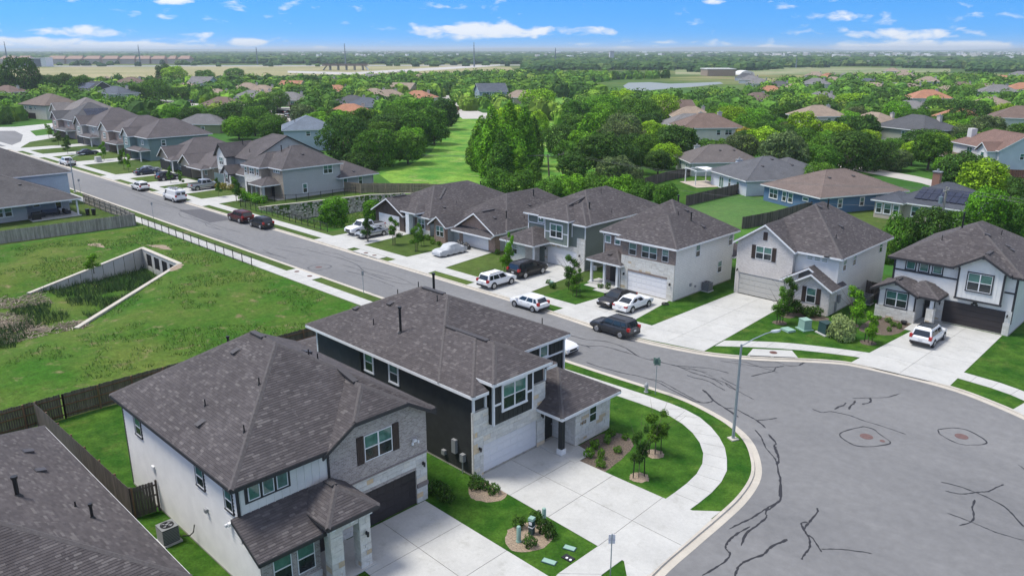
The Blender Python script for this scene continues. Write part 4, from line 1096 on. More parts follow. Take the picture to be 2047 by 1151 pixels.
obj('refrigerant_line', MB().tube([(-36.9, 13.9, 1.3), (-36.9, 13.8, .9), (-37.2, 13.7, .6), (-37.6, 13.5, .5)], .035, 6), M_black, H)
roof_bits(H, RA, pipes=((-43.5, 19.8, .07, .9), (-37.8, 15.6, .035, .4), (-33.6, 15.6, .035, .4), (-37.2, 21.5, .035, .35), (-36.6, 21.7, .035, .35), (-35.6, 17.6, .035, .4)),
          turtles=((-39.6, 18.4), (-36.9, 14.9), (-38.6, 22.2)), ridges=((-39.9, 19.62, -38.6, 19.62), (-34.9, 22.0, -33.4, 22.0), (-31.0, 18.3, -30.2, 18.3)))
acunit(-38.25, 13.0, 'grey air conditioner beside the white boarded wall of the nearest house')

# --- B: charcoal boards, white limestone
H = house(HN, 'charcoal two-storey house with white limestone front, white garage door and white trim', -39, 33)
slab_of(H, [(-48.3, -31.4, 28.77, 40.0), (-31.4, -29.65, 36.0, 39.65)])
walls(H, [(-48.3, -34.2, 28.8, 39.95, .15, 5.62), (-34.2, -31.5, 28.8, 34.9, .15, 5.62)], M_bside)
boards(H, '-y', 28.795, -48.3, -31.5, .2, 5.55, M_bside)
walls(H, [(-34.25, -29.68, 36.0, 39.66, .15, 2.82)], M_limew)
RB = [Roof(-49.0, -33.9, 28.25, 40.4, 5.75, .47, 'x'), Roof(-40, -30.92, 28.25, 35.6, 5.75, .47, 'x'), Roof(-40, -30.45, 29.5, 34.6, 6.3, .47, 'x'),
      Roof(-36, -29.1, 34.1, 40.15, 2.95, .55, 'x', level=1), Roof(-53.2, -48.4, 29.4, 38.5, 2.9, .25, 'y', level=2)]
build_roofs(H, RB)
SB = [(28.6, 29.4, .1, 4.45), (34.2, 34.95, .1, 3.3), (29.4, 34.2, 2.1, 3.3), (29.4, 29.85, 3.3, 4.45), (33.4, 34.95, 3.3, 4.6)]
mb = MB()
for a in SB: fbox(mb, '+x', -31.34, *a, -.17, 0)
obj('stone_backing', mb, M_limew, H)
stones(H, '+x', -31.34, SB, M_lime, individual=True)
stones(H, '-y', 28.66, [(-31.5, -31.3, .1, 4.45)], M_lime, individual=False)
garage(H, '+x', -31.34, 29.4, 34.2, 2.0, M_gwhite)
walls(H, [(-31.55, -30.95, 29.92, 33.35, 3.32, 6.2)], M_bside, 'bay')
battens(H, '+x', -30.95, 30.0, 33.25, 3.35, 6.1, M_bside)
mb = MB()
for a in ((29.88, 30.0, 3.3, 6.12), (33.27, 33.39, 3.3, 6.12)): fbox(mb, '+x', -30.95, *a, -.1, .045)
for a in ((30.0, 30.55, 4.55, 4.68), (32.8, 33.27, 4.55, 4.68)): fbox(mb, '+x', -30.95, *a, 0, .045)
obj('trim', mb, M_white, H)
window(H, '+x', -30.92, 31.68, 4.12, 2.0, 1.62, 2, 2, .11)
cornerboards(H, [(-31.42, 28.72, 4.45, 5.6), (-31.42, 35.0, 4.6, 5.6), (-48.34, 28.78, .2, 5.55), (-31.42, 33.5, 4.6, 5.6), (-34.12, 40.0, 2.9, 5.55), (-31.42, 29.7, 4.45, 5.6)], M_white, .13)
cornerboards(H, [(-42.8, 28.72, .2, 5.5)], M_bside, .2)
battens(H, '+x', -34.19, 35.7, 39.9, 3.0, 5.5, M_bside)
mb = MB(); fbox(mb, '+x', -34.17, 35.2, 39.95, 4.42, 4.55, 0, .04); obj('trim', mb, M_white, H)
window(H, '+x', -34.17, 37.9, 4.62, .75, .85, 1, 1, .08, lower=M_gld, upper=M_glt)
for a in (-41.9, -39.15): window(H, '-y', 28.76, a, 4.0, .9, 1.35, 1, 2, .1)
mb = MB(); fbox(mb, '+x', -29.66, 36.0, 39.66, .12, 2.8, 0, .03); obj('stone_backing', mb, M_limew, H)
stones(H, '+x', -29.63, [(36.02, 37.42, .14, 2.8), (38.2, 39.66, .14, 2.8), (37.42, 38.2, .14, 1.28), (37.42, 38.2, 2.45, 2.8)], M_lime, individual=False)
window(H, '+x', -29.63, 37.81, 1.3, .76, 1.15, 1, 2, 0, upper=M_gld)
walls(H, [(-34.0, -31.6, 34.95, 36.0, .15, 2.8)], M_bside, 'porch_wall')
door(H, '+x', -31.6, 35.45, M_bside)
P_ = obj('porch_post', MB().box(-29.75, -29.45, 34.5, 34.8, .5, 2.8), M_bside, H); obj('post_base', MB().box(-29.82, -29.38, 34.43, 34.87, .1, .5), M_white, P_)
obj('porch_floor', MB().box(-31.4, -29.3, 34.35, 36.0, .05, .16), M_conc, H)
for a, z in ((29.05, 2.0), (34.6, 2.3)): lantern(H, '+x', -31.3, a, z)
obj('meter_box', MB().box(-33.3, -32.95, 28.55, 28.77, 1.2, 2.1), M_grey, H); obj('meter_box', MB().box(-32.5, -32.2, 28.5, 28.77, .9, 1.4).cyl(-32.35, 28.6, .1, .9, .04, 6), M_grey, H)
obj('meter_box', MB().box(-34.3, -34.0, 28.55, 28.77, .7, 1.0), M_grey, H)
def numerals(H, face, pos, a, z, text, size=.2, m_=None, parent_name='house_number'):
    cu = bpy.data.curves.new('t', 'FONT'); cu.body = text; cu.size = size; cu.extrude = .012; cu.align_x = 'CENTER'
    o = bpy.data.objects.new('t', cu); me = bpy.data.meshes.new_from_object(o); bpy.data.objects.remove(o)
    me.materials.clear(); me.materials.append(m_ or M_dark)
    me.transform(Matrix.Rotation(math.pi/2, 4, 'X'))
    return obj(parent_name, me, None, H, loc=Vector(fp(face, pos, a, .05, z))-wpos(H), rz=FACE[face])
M_bronze = mat('bronze', (.30, .20, .09), .5, metal=.4)
numerals(H, '+x', -29.60, 36.75, 1.5, '1652', .32, M_bronze)
roof_bits(H, RB, pipes=((-46.2, 38.2, .1, 1.3), (-44.8, 33.6, .035, .45), (-43.6, 34.6, .035, .5), (-40.3, 33.6, .035, .45), (-43.2, 30.2, .035, .45), (-40.4, 30.4, .085, 1.7), (-35.6, 39.3, .035, .5)),
          turtles=((-46.2, 30.9), (-43.8, 32.2)), ridges=((-42.7, 34.32, -40.4, 34.32), (-37.6, 32.05, -33.6, 32.05)))

# --- C: brown brick band over white stone
H = house(HN, 'white stone two-storey house with brown brick around the upper windows and a three-post porch', -47.5, 73)
slab_of(H, [(-52.7, -42.5, 68.4, 78.7), (-49.2, -42.5, 66.95, 68.4)])
walls(H, [(-52.65, -42.5, 68.5, 78.7, .15, 5.65)], L_white)
walls(H, [(-49.2, -42.5, 67.05, 68.5, .15, 5.65)], L_white)
RC = [Roof(-53.1, -42.0, 68.0, 79.1, 5.8, .62, 'x'), Roof(-49.7, -42.0, 66.45, 76, 5.8, .62, 'y'), Roof(-53.6, -48.8, 66.3, 70.5, 2.85, .45, 'x', level=1), Roof(-46.5, -42.2, 78.5, 83, 2.8, .5, 'x', level=2)]
build_roofs(H, RC)
mb = MB()
for a in ((-49.2, -48.35, 3.95, 5.62), (-47.3, -46.7, 3.95, 5.62), (-44.7, -44.15, 3.95, 5.62), (-43.3, -42.48, 3.95, 5.62)): fbox(mb, '-y', 66.95, *a, -.12, 0)
for a, b_ in ((-48.35, -47.3), (-46.7, -44.7), (-44.15, -43.3)): fbox(mb, '-y', 66.95, a, b_, 3.95, 4.1, -.12, 0); fbox(mb, '-y', 66.95, a, b_, 5.4, 5.62, -.12, 0)
fbox(mb, '-x', -49.2, 66.95, 68.5, 3.95, 5.62, 0, .04)
fbox(mb, '-y', 68.46, -52.67, -49.24, .15, 5.62, 0, .04); fbox(mb, '-y', 66.9, -48.3, -43.3, 2.32, 2.52, -.1, 0)
obj('brick_facing', mb, M_brb, H)
SC = [(-49.2, -48.3, .1, 3.95), (-43.3, -42.48, .1, 3.95), (-48.3, -43.3, 2.52, 3.95)]
mb = MB(); [fbox(mb, '-y', 66.93, *a, -.12, 0) for a in SC]; obj('stone_backing', mb, M_limew, H)
stones(H, '-y', 66.93, SC, M_lime, individual=False, proud=.03)
obj('stone_return', fbox(MB(), '-x', -49.2, 66.95, 68.45, .15, 3.95, 0, .035), M_limew, H)
garage(H, '-y', 66.93, -48.3, -43.3, 2.2, M_gwhite, inset=.06)
for a, w, c in ((-47.82, .95, 1), (-45.7, 1.9, 2), (-43.72, .8, 1)): window(H, '-y', 67.0, a, 4.1, w, 1.3, c, 2, .0)
for a in (-52.2, -50.9): window(H, '-y', 68.42, a, 4.5, .7, .8, 1, 1, .06)
for x in (-53.1, -51.3, -49.55): post(H, x, 66.75, .24, .15, 2.7, M_white, .18)
obj('porch_floor', MB().box(-53.4, -49.25, 66.4, 68.45, .05, .16), M_conc, H)
obj('porch_beam', MB().box(-53.25, -49.3, 66.62, 66.88, 2.6, 2.78).box(-53.25, -53.0, 66.88, 68.4, 2.6, 2.78), M_white, H)
door(H, '-y', 68.42, -51.2, M_gbrown, w=1.1)
for a in (-48.75, -42.9): lantern(H, '-y', 66.88, a, 1.9)
for (y, z, h_) in ((71.2, 4.1, 1.3), (77.9, 4.2, 1.3), (75.95, 1.45, 1.3)): window(H, '+x', -42.5, y, z, .85, h_, 1, 2, .05)
obj('downpipe', MB().tube([(-52.9, 68.3, 5.5), (-52.72, 68.35, 5.2), (-52.72, 68.35, 2.9)], .045, 6), M_white, H)
obj('downpipe', MB().tube([(-49.3, 66.85, 2.6), (-49.3, 66.85, .3), (-49.1, 66.5, .2)], .045, 6), M_white, H)
obj('meter_box', MB().box(-42.5, -42.35, 70.0, 70.3, 1.1, 1.4).box(-42.5, -42.35, 71.0, 71.15, .8, 1.0), M_grey, H)
roof_bits(H, RC, pipes=((-44.6, 72.9, .075, .8), (-45.6, 71.9, .035, .4), (-47.1, 74.1, .09, .7)), turtles=((-45.9, 73.9), (-43.6, 73.7), (-51.2, 67.6)))
acunit(-42.0, 72.8, 'grey air conditioner by the white right-hand wall of the white stone house')

# --- D: white brick gable with shutters
H = house(HN, 'white brick two-storey house with a tall front gable, brown shutters and beige garage door', -34.3, 80)
slab_of(H, [(-39.7, -29.1, 74.5, 87.4), (-32.7, -29.1, 73.5, 74.5)])
walls(H, [(-39.65, -29.1, 75.0, 87.4, .15, 5.6), (-39.65, -33.5, 74.55, 75.0, .15, 5.6)], L_white)
RD = [Roof(-40.1, -28.65, 74.55, 87.85, 5.75, .67, 'y'), Roof(-40.05, -33.2, 74.05, 82, 5.7, .68, 'y', ('gable', 'hip')),
      Roof(-34.4, -28.65, 73.75, 76.4, 2.8, .6, 'y', ('gable', 'gable'), level=1), Roof(-33.15, -28.65, 72.95, 76.3, 2.8, .6, 'y', ('gable', 'gable'), level=1)]
build_roofs(H, RD)
mb = MB(); end_wall(mb, '-y', 74.42, RD[1], -39.68, -33.5, 2.42, thick=.12)
fbox(mb, '-y', 74.42, -39.68, -39.25, .12, 2.42, -.12, 0); fbox(mb, '-y', 74.42, -34.1, -33.5, .12, 2.42, -.12, 0); obj('brick_facing', mb, M_brw, H)
obj('brick_return', fbox(MB(), '-x', -39.68, 74.42, 87.3, .15, 5.6, 0, .03), L_white, H)
mb = MB(); end_wall(mb, '-y', 73.4, RD[3], -32.7, -29.1, .12, thick=.2); obj('brick_facing', mb, M_brw, H)
mb = MB(); end_wall(mb, '-y', 74.25, RD[2], -33.5, -32.7, 2.3, thick=.1); obj('gable_board', mb, M_white, H)
walls(H, [(-29.12, -29.02, 73.42, 74.9, .15, 2.75), (-32.72, -32.62, 73.6, 74.9, .15, 2.75)], M_brw, 'porch_wall')
garage(H, '-y', 74.42, -39.25, -34.1, 2.2, M_gbeige, inset=.07)
window(H, '-y', 74.42, -36.7, 4.25, 1.75, 1.35, 2, 2, 0); shutters(H, '-y', 74.42, -36.7, 4.2, 1.75, 1.45)
obj('gable_louvre', fbox(MB(), '-y', 74.42, -36.9, -36.45, 6.3, 7.15, 0, .05), M_shut, H)
window(H, '-y', 73.4, -30.85, 1.15, .95, 1.5, 1, 2, 0); shutters(H, '-y', 73.4, -30.85, 1.1, .95, 1.6)
for a in (-32.05, -31.3, -30.55): window(H, '-y', 75.0, a, 4.95, .6, .62, 1, 1, .05)
boards(H, '-y', 75.0, -33.45, -29.1, 3.0, 5.55, M_wside, parts=True)
door(H, '-y', 74.95, -33.05, M_shut, w=.8)
lantern(H, '-y', 74.36, -39.45, 2.7); lantern(H, '-y', 74.2, -33.3, 2.1)
for (y, z, h_) in ((76.3, 4.15, 1.25), (78.7, 4.25, 1.2), (85.6, 4.35, 1.2)): window(H, '+x', -29.1, y, z, .8, h_, 1, 2, .03)
obj('meter_box', MB().box(-29.0, -28.8, 75.3, 75.7, 1.1, 1.9).box(-29.0, -28.88, 74.8, 75.1, .3, 1.3), M_grey, H); obj('meter_box', MB().box(-29.1, -28.9, 80.2, 80.5, 1.3, 1.6), M_grey, H)
roof_bits(H, RD, pipes=((-37.4, 78.5, .035, .4), (-30.6, 77.2, .035, .4), (-33.6, 81.6, .08, .9)), turtles=((-38.6, 77.2), (-34.0, 80.4), (-31.5, 80.2), (-30.2, 74.6)))
acunit(-27.9, 80.4, 'dark air conditioner between the white brick house and the house with charcoal trim')

# --- E: white boards with charcoal trim
H = house(HN, 'white two-storey house with charcoal trim, overhanging bay and dark brown garage door', -20.3, 85)
slab_of(H, [(-25.6, -15.0, 79.62, 92), (-25.8, -22.4, 77.1, 79.6)])
walls(H, [(-25.55, -15.0, 79.7, 92, .15, 5.6)], L_white)
boards(H, '-y', 79.7, -25.55, -15.0, 2.4, 4.4, M_wside); walls(H, [(-25.5, -15.05, 79.66, 79.72, 4.5, 5.6)], M_wside, 'panel_wall')
battens(H, '-y', 79.66, -25.4, -19.7, 4.5, 5.55, M_wside)
RE = [Roof(-26.1, -14.5, 79.15, 92.5, 5.7, .55, 'y', fascia='d'), Roof(-20.15, -15.45, 78.65, 86, 5.85, .6, 'y', ('gable', 'hip'), fascia='d'),
      Roof(-26.5, -22.1, 76.5, 81, 2.95, .5, 'y', ('gable', 'hip'), fascia='d', level=1), Roof(-24.3, -20.4, 76.9, 81, 2.95, .5, 'y', ('hip', 'hip'), fascia='d', level=1)]
build_roofs(H, RE)
mb = MB(); end_wall(mb, '-y', 79.15, RE[1], -19.7, -15.95, 2.88, thick=.5); obj('bay', mb, M_wside, H)
battens(H, '-y', 79.15, -19.6, -16.05, 2.95, 5.6, M_wside, topf=lambda a: RE[1].h(a, 79.2)-.22)
mb = MB()
for a in ((-19.75, -19.6, 2.85, 5.75), (-16.05, -15.9, 2.85, 5.75)): fbox(mb, '-y', 79.15, *a, -.1, .05)
fbox(mb, '-y', 79.15, -19.8, -15.85, 2.78, 2.95, -.1, .055); fbox(mb, '-y', 79.66, -25.5, -19.75, 4.38, 4.52, 0, .05); fbox(mb, '-y', 79.66, -15.9, -15.05, 4.0, 4.14, 0, .05)
for x in (-25.55, -15.03): fbox(mb, '-y', 79.68, x-.08, x+.1, 1.2, 5.62, 0, .06)
fbox(mb, '-y', 79.15, -18.0, -17.7, 6.85, 7.0, 0, .12)
obj('trim', mb, M_dark, H)
window(H, '-y', 79.12, -17.87, 3.8, 2.0, 1.65, 2, 2, .1, M_dark)
for a in (-24.05, -22.85, -21.65): window(H, '-y', 79.64, a, 4.66, .8, .82, 1, 1, .1, M_dark)
SE = [(-21.4, -20.65, .1, 1.25), (-15.55, -15.0, .1, 1.25)]
mb = MB(); [fbox(mb, '-y', 79.55, *a, -.1, 0) for a in SE]; fbox(mb, '-y', 79.6, -21.4, -20.65, 1.25, 2.4, -.1, 0); fbox(mb, '-y', 79.6, -15.5, -15.0, 1.25, 2.4, -.1, 0); obj('stone_backing', mb, M_limew, H)
stones(H, '-y', 79.55, SE, M_lime, individual=False)
garage(H, '-y', 79.6, -20.65, -15.5, 2.2, M_gbrown, inset=.03)
mb = MB(); end_wall(mb, '-y', 77.1, RE[2], -25.8, -22.4, 1.3, thick=.1); obj('wing_wall', mb, M_wside, H)
boards(H, '-y', 77.09, -25.7, -22.5, 1.35, 2.9, M_wside, parts=True)
walls(H, [(-25.8, -22.4, 77.12, 79.65, .15, 2.8)], L_white)
mb = MB(); fbox(mb, '-y', 77.02, -25.95, -22.3, .12, 1.3, -.3, 0); obj('stone_backing', mb, M_limew, H)
stones(H, '-y', 77.02, [(-25.95, -22.3, .12, 1.26)], M_lime, individual=False)
window(H, '-y', 77.05, -24.1, 1.4, 1.95, 1.5, 2, 2, .1, M_dark)
mb = MB(); fbox(mb, '-y', 77.06, -25.86, -25.72, 1.3, 2.8, 0, .05); fbox(mb, '-y', 77.06, -22.48, -22.34, 1.3, 2.8, 0, .05); fbox(mb, '-y', 77.06, -24.4, -24.1, 3.55, 3.7, 0, .12); obj('trim', mb, M_dark, H)
P_ = obj('porch_column', MB().box(-21.38, -20.75, 77.15, 77.75, .1, 1.85), M_limew, H); stones(P_, '-y', 77.15, [(-21.38, -20.75, .1, 1.85)], M_lime); stones(P_, '-x', -21.38, [(77.15, 77.75, .1, 1.85)], M_lime)
obj('porch_post', MB().box(-21.2, -20.93, 77.3, 77.6, 1.85, 2.8), M_white, H)
door(H, '-y', 79.64, -21.85, M_black); obj('porch_floor', MB().box(-22.4, -20.5, 77.0, 79.6, .05, .16), M_conc, H)
for a, z in ((-20.95, 1.95), (-15.3, 2.0)): lantern(H, '-y', 79.5, a, z)
obj('floodlight', MB().box(-18.2, -17.9, 79.3, 79.6, 2.5, 2.65).box(-18.3, -18.1, 79.2, 79.35, 2.4, 2.55).box(-17.95, -17.75, 79.2, 79.35, 2.4, 2.55), M_black, H)

roof_bits(H, RE, pipes=((-22.4, 82.2, .035, .5), (-21.6, 85.2, .08, 1.5), (-18.4, 86.4, .035, .5)), turtles=((-19.0, 83.8), (-17.3, 84.4), (-16.9, 84.1)), ridges=((-17.8, 79.6, -17.8, 81.2), (-24.3, 77.2, -24.3, 78.2)))

# --- G: sage boards
H = house(HN, 'sage green two-storey house with white stone garage front and a boarded bay window', -61.4, 77)
slab_of(H, [(-66.4, -56.4, 70.5, 84.6), (-62.7, -56.4, 69.6, 70.5), (-66.8, -63.3, 66.8, 70.5)])
walls(H, [(-66.35, -56.4, 70.5, 84.6, .15, 5.6), (-62.65, -56.4, 69.62, 70.5, .15, 5.6)], L_green)
walls(H, [(-66.75, -63.35, 66.75, 70.5, .15, 2.75)], M_limew)
RG = [Roof(-66.8, -55.95, 70.0, 85.0, 5.7, .5, 'y'), Roof(-63.1, -55.95, 69.1, 80, 5.65, .5, 'y'), Roof(-62.95, -58.1, 68.55, 78, 5.95, .5, 'y'), Roof(-67.2, -61.5, 66.2, 72.5, 2.85, .5, 'y', level=1)]
build_roofs(H, RG)
SG = [(-62.65, -62.2, .1, 3.9), (-57.6, -56.38, .1, 3.9), (-62.2, -57.6, 2.15, 2.75), (-62.65, -62.3, 3.9, 4.2)]
mb = MB(); [fbox(mb, '-y', 69.5, *a, -.12, 0) for a in SG]; obj('stone_backing', mb, M_limew, H); stones(H, '-y', 69.5, SG, M_lime, individual=False, proud=.03)
garage(H, '-y', 69.5, -62.2, -57.6, 2.05, M_gwhite, inset=.06)
L_sage = mat('sage_panel', (.20, .235, .20), .6, var=.06)
walls(H, [(-62.3, -58.6, 69.1, 69.65, 2.75, 5.8)], L_sage, 'bay'); battens(H, '-y', 69.1, -62.2, -58.7, 2.8, 5.7, L_sage)
mb = MB()
for a in ((-62.36, -62.22, 2.72, 5.75), (-58.7, -58.56, 2.72, 5.75), (-62.2, -58.7, 2.68, 2.82), (-62.2, -61.5, 4.1, 4.22), (-59.4, -58.7, 4.1, 4.22)): fbox(mb, '-y', 69.1, *a, 0, .05)
for a in ((-58.5, -58.38, 3.9, 5.55), (-56.52, -56.38, 3.9, 5.55)): fbox(mb, '-y', 69.6, *a, 0, .05)
obj('trim', mb, M_white, H)
window(H, '-y', 69.06, -60.45, 3.6, 1.85, 1.55, 2, 2, .1)
window(H, '-y', 70.48, -64.2, 4.7, .9, .7, 1, 1, .08); window(H, '-y', 66.74, -65.1, 1.2, .85, 1.3, 1, 2, 0)
mb = MB(); fbox(mb, '-y', 70.48, -66.4, -62.65, 4.4, 4.52, 0, .04); fbox(mb, '-y', 70.48, -66.4, -66.25, 2.9, 5.6, 0, .04); obj('trim', mb, M_white, H)
post(H, -62.1, 66.9, .2, .15, 2.7, M_white); walls(H, [(-63.35, -62.65, 69.3, 70.5, .15, 2.7)], L_green)
door(H, '-y', 70.48, -63.0, M_gbrown, w=.7); obj('porch_floor', MB().box(-63.35, -61.8, 66.7, 69.4, .05, .16), M_conc, H)
for a in (-62.42, -57.1): lantern(H, '-y', 69.45, a, 1.9)
for y in (79.0, 80.5): window(H, '+x', -56.4, y, 5.0, .6, .45, 1, 1, .06)
obj('meter_box', MB().box(-56.4, -56.2, 71.4, 71.7, 1.0, 1.6), M_grey, H); obj('heat_pump_box', MB().box(-56.3, -55.7, 70.6, 71.0, .1, .6), M_white, H)
roof_bits(H, RG, pipes=((-58.3, 72.5, .08, .7), (-57.0, 75.2, .035, .5), (-60.3, 77.2, .035, .6)), ridges=((-60.5, 71.2, -60.5, 74.2),))

# --- H: single storey, red-brown brick
H = house('brick_bungalow', 'single-storey house with red brown brick gables and white garage door behind the bicycle covers', -75.4, 78)
slab_of(H, [(-80.6, -70.2, 68.4, 87), (-80.6, -78.2, 67.05, 68.4)])
walls(H, [(-80.6, -70.2, 68.45, 87, .15, 2.65), (-80.55, -78.2, 67.08, 68.45, .15, 2.45)], L_lg)
RH = [Roof(-81.1, -69.7, 70.0, 87.5, 2.8, .6, 'y'), Roof(-77.4, -69.7, 67.75, 76, 2.6, .6, 'y', ('gable', 'hip')), Roof(-81.5, -77.7, 66.55, 74, 2.5, .68, 'y', ('gable', 'hip')), Roof(-77.5, -69.9, 67.3, 68.38, 2.25, .5, 'y', level=1)]
RH[3].P = [(2.25-.5*67.3, 0, .5)]
build_roofs(H, RH)
mb = MB(); end_wall(mb, '-y', 68.35, RH[1], -77.0, -70.15, 2.1, thick=.1); fbox(mb, '-y', 68.35, -77.0, -76.3, .12, 2.1, -.1, 0); fbox(mb, '-y', 68.35, -71.4, -70.12, .12, 2.1, -.1, 0)
obj('brick_facing', mb, M_brr, H)
mb = MB(); end_wall(mb, '-y', 67.0, RH[2], -80.65, -78.2, .12, thick=.1); fbox(mb, '+x', -78.2, 67.0, 67.3, .12, 2.4, -.1, .03); obj('brick_facing', mb, M_brr, H)
obj('brick_return', fbox(MB(), '+x', -70.2, 68.35, 69.2, .12, 2.6, 0, .05), M_brr, H)
garage(H, '-y', 68.35, -76.3, -71.4, 2.0, M_gwhite, inset=.05)
window(H, '-y', 67.0, -79.4, 1.0, 1.5, 1.4, 2, 2, 0)
lantern(H, '-y', 68.3, -70.8, 1.9)
roof_bits(H, RH, pipes=((-71.6, 71.8, .08, .9), (-71.0, 74.6, .035, .4), (-74.2, 79.8, .08, .8)), turtles=((-72.2, 70.2), (-72.9, 77.5)), ridges=((-73.5, 69.2, -73.5, 71.4),))
# --- I
H = house('brick_bungalow', 'single-storey house with dark brown gable, white stone base and white pickup at its garage', -88.8, 78)
slab_of(H, [(-94.6, -83.2, 68.4, 86.5), (-94.6, -87.9, 67.6, 68.4)])
walls(H, [(-94.6, -83.2, 68.5, 86.5, .15, 2.7), (-94.6, -87.9, 67.7, 68.5, .15, 2.7)], L_lg)
RI = [Roof(-95.1, -82.7, 68.0, 87, 2.8, .5, 'y'), Roof(-95.0, -87.4, 67.0, 75, 2.6, .55, 'y', ('gable', 'hip')), Roof(-88.2, -84.8, 67.2, 72, 3.3, .4, 'y', level=1)]
build_roofs(H, RI)
M_bb = mat('brown_board', (.075, .055, .045), .8, var=.2, vscale=3)
mb = MB(); end_wall(mb, '-y', 67.6, RI[1], -94.65, -87.85, 2.2, thick=.1); fbox(mb, '-y', 67.6, -94.65, -93.9, .12, 2.2, -.1, 0); fbox(mb, '-y', 67.6, -89.0, -87.85, .12, 2.2, -.1, 0); obj('board_facing', mb, M_bb, H)
battens(H, '-y', 67.6, -94.5, -88.0, 2.3, 4, M_bb, topf=lambda a: RI[1].h(a, 67.6)-.22)
garage(H, '-y', 67.6, -93.9, -89.0, 2.1, M_gwhite, inset=.05)
mb = MB(); fbox(mb, '-y', 68.45, -86.5, -83.2, .9, 2.65, 0, .04); fbox(mb, '+x', -87.9, 67.6, 68.4, .9, 2.6, 0, .03); obj('brick_facing', mb, M_brb, H)
mb = MB(); fbox(mb, '-y', 68.4, -86.5, -83.15, .12, .9, -.04, .06); fbox(mb, '+x', -87.9, 67.6, 68.4, .12, .9, 0, .05); obj('stone_base', mb, M_limew, H)
window(H, '-y', 68.4, -85.0, .95, 1.5, 1.4, 2, 2, .06)
post(H, -86.7, 67.6, .75, .15, 3.1, M_white)
roof_bits(H, RI, pipes=((-84.6, 74.6, .035, .5), (-88.9, 83.5, .08, .8)), turtles=((-84.3, 72.0),), ridges=((-91.2, 68.2, -91.2, 70.6), (-88.0, 75.5, -86.0, 72.6)))

# --- J: big grey house above the channel
H = house(HN, 'blue grey two-storey house above the stone retaining wall with a low rear', -128, 76)
slab_of(H, [(-133.6, -123, 67.5, 88)])
walls(H, [(-133.6, -127.6, 67.3, 80.4, .15, 5.3), (-127.6, -123.0, 68.9, 80.4, .15, 5.3), (-131.5, -123.0, 80.4, 87.6, .15, 2.7)], L_grey)
RJ = [Roof(-133.2, -122.5, 68.5, 80.9, 5.4, .6, 'y'), Roof(-134.1, -127.2, 66.9, 79.5, 5.4, .6, 'y'), Roof(-132, -121.9, 79.5, 88.3, 2.8, .5, 'y', level=1), Roof(-128.8, -124.0, 65.3, 70.5, 2.75, .45, 'y', level=2)]
build_roofs(H, RJ, detail=1)
mb = MB(); fbox(mb, '-y', 67.3, -133.65, -127.55, 3.8, 5.25, 0, .05); fbox(mb, '-y', 68.88, -127.55, -122.95, .15, 5.25, 0, .05); fbox(mb, '+x', -127.6, 67.3, 68.85, .15, 5.2, 0, .04); obj('brick_facing', mb, M_brt, H)
mb = MB(); fbox(mb, '-y', 67.3, -133.65, -133.1, .15, 3.8, 0, .06); fbox(mb, '-y', 67.3, -128.4, -127.55, .15, 3.8, 0, .06); fbox(mb, '-y', 67.3, -133.1, -128.4, 2.3, 3.8, 0, .06); obj('stone_facing', mb, M_limew, H)
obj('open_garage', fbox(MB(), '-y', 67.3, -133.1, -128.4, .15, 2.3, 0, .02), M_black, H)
for a, w, c in ((-132.9, .8, 1), (-130.7, 1.6, 2), (-128.65, .7, 1)): window(H, '-y', 67.24, a, 3.9, w, 1.1, c, 2, .06)
for a in (-125.6, -124.9, -124.2): window(H, '-y', 68.82, a, 4.6, .5, .5, 1, 1, .05)
window(H, '+x', -123, 77.9, 3.75, 1.8, 1.5, 2, 2, .1); window(H, '+x', -123, 73.0, .85, .8, 1.55, 1, 2, .1); window(H, '+x', -123, 81.45, 1.0, .8, 1.4, 1, 2, .1); window(H, '+x', -123, 84.75, 1.0, .8, 1.4, 1, 2, .1)
for x in (-128.4, -126.8, -124.4): post(H, x, 65.8, .26, .15, 2.6, L_lg)
door(H, '-y', 68.82, -126.6, M_gbrown)
cornerboards(H, [(-122.98, 68.9, .2, 5.3), (-122.98, 80.4, .2, 5.3), (-122.98, 87.6, .2, 2.7)], L_lg)
roof_bits(H, RJ, pipes=((-128.6, 72.2, .09, 1.0), (-127.9, 73.2, .035, .5)), turtles=((-125.6, 74.5), (-123.3, 83.5)))
# --- K
H = house(HN, 'pale grey two-storey house with a white steep front gable and big blue grey end gable', -143, 77)
walls(H, [(-150, -137.5, 71, 86, .15, 5.3), (-147.9, -144.4, 69.2, 71, .15, 5.6), (-144.3, -138.0, 69.8, 71, .15, 2.6)], L_grey)
RK = [Roof(-150.5, -137.1, 70.5, 86.3, 5.4, .5, 'x', ('hip', 'gable'), fascia='d'), Roof(-148.4, -143.6, 68.7, 78, 5.6, 1.0, 'y', ('gable', 'hip'), fascia='d'), Roof(-144.6, -141.0, 67.9, 73, 2.7, .8, 'y', ('gable', 'hip'), fascia='d', level=1), Roof(-145, -137.4, 69.2, 72.5, 2.7, .5, 'x', level=1)]
build_roofs(H, RK, detail=1)
mb = MB(); end_wall(mb, '+x', -137.5, RK[0], 71, 86, 5.2); obj('gable_wall', mb, L_grey, H)
mb = MB(); end_wall(mb, '-y', 69.15, RK[1], -147.9, -144.2, 2.9, thick=.1); obj('gable_wall', mb, M_wside, H)
mb = MB(); end_wall(mb, '-y', 68.35, RK[2], -144.2, -141.4, .2, thick=.1); obj('gable_wall', mb, M_wside, H)
window(H, '-y', 69.1, -146.1, 3.9, 1.5, 1.4, 2, 2, .06); window(H, '-y', 68.3, -142.8, 1.0, .9, 1.5, 1, 2, .05); shutters(H, '-y', 68.3, -142.8, .95, .9, 1.6, .3)
garage(H, '-y', 69.1, -149.6, -145.5, 2.0, mat('teal_panel', (.14, .2, .21), .6), inset=-.06)
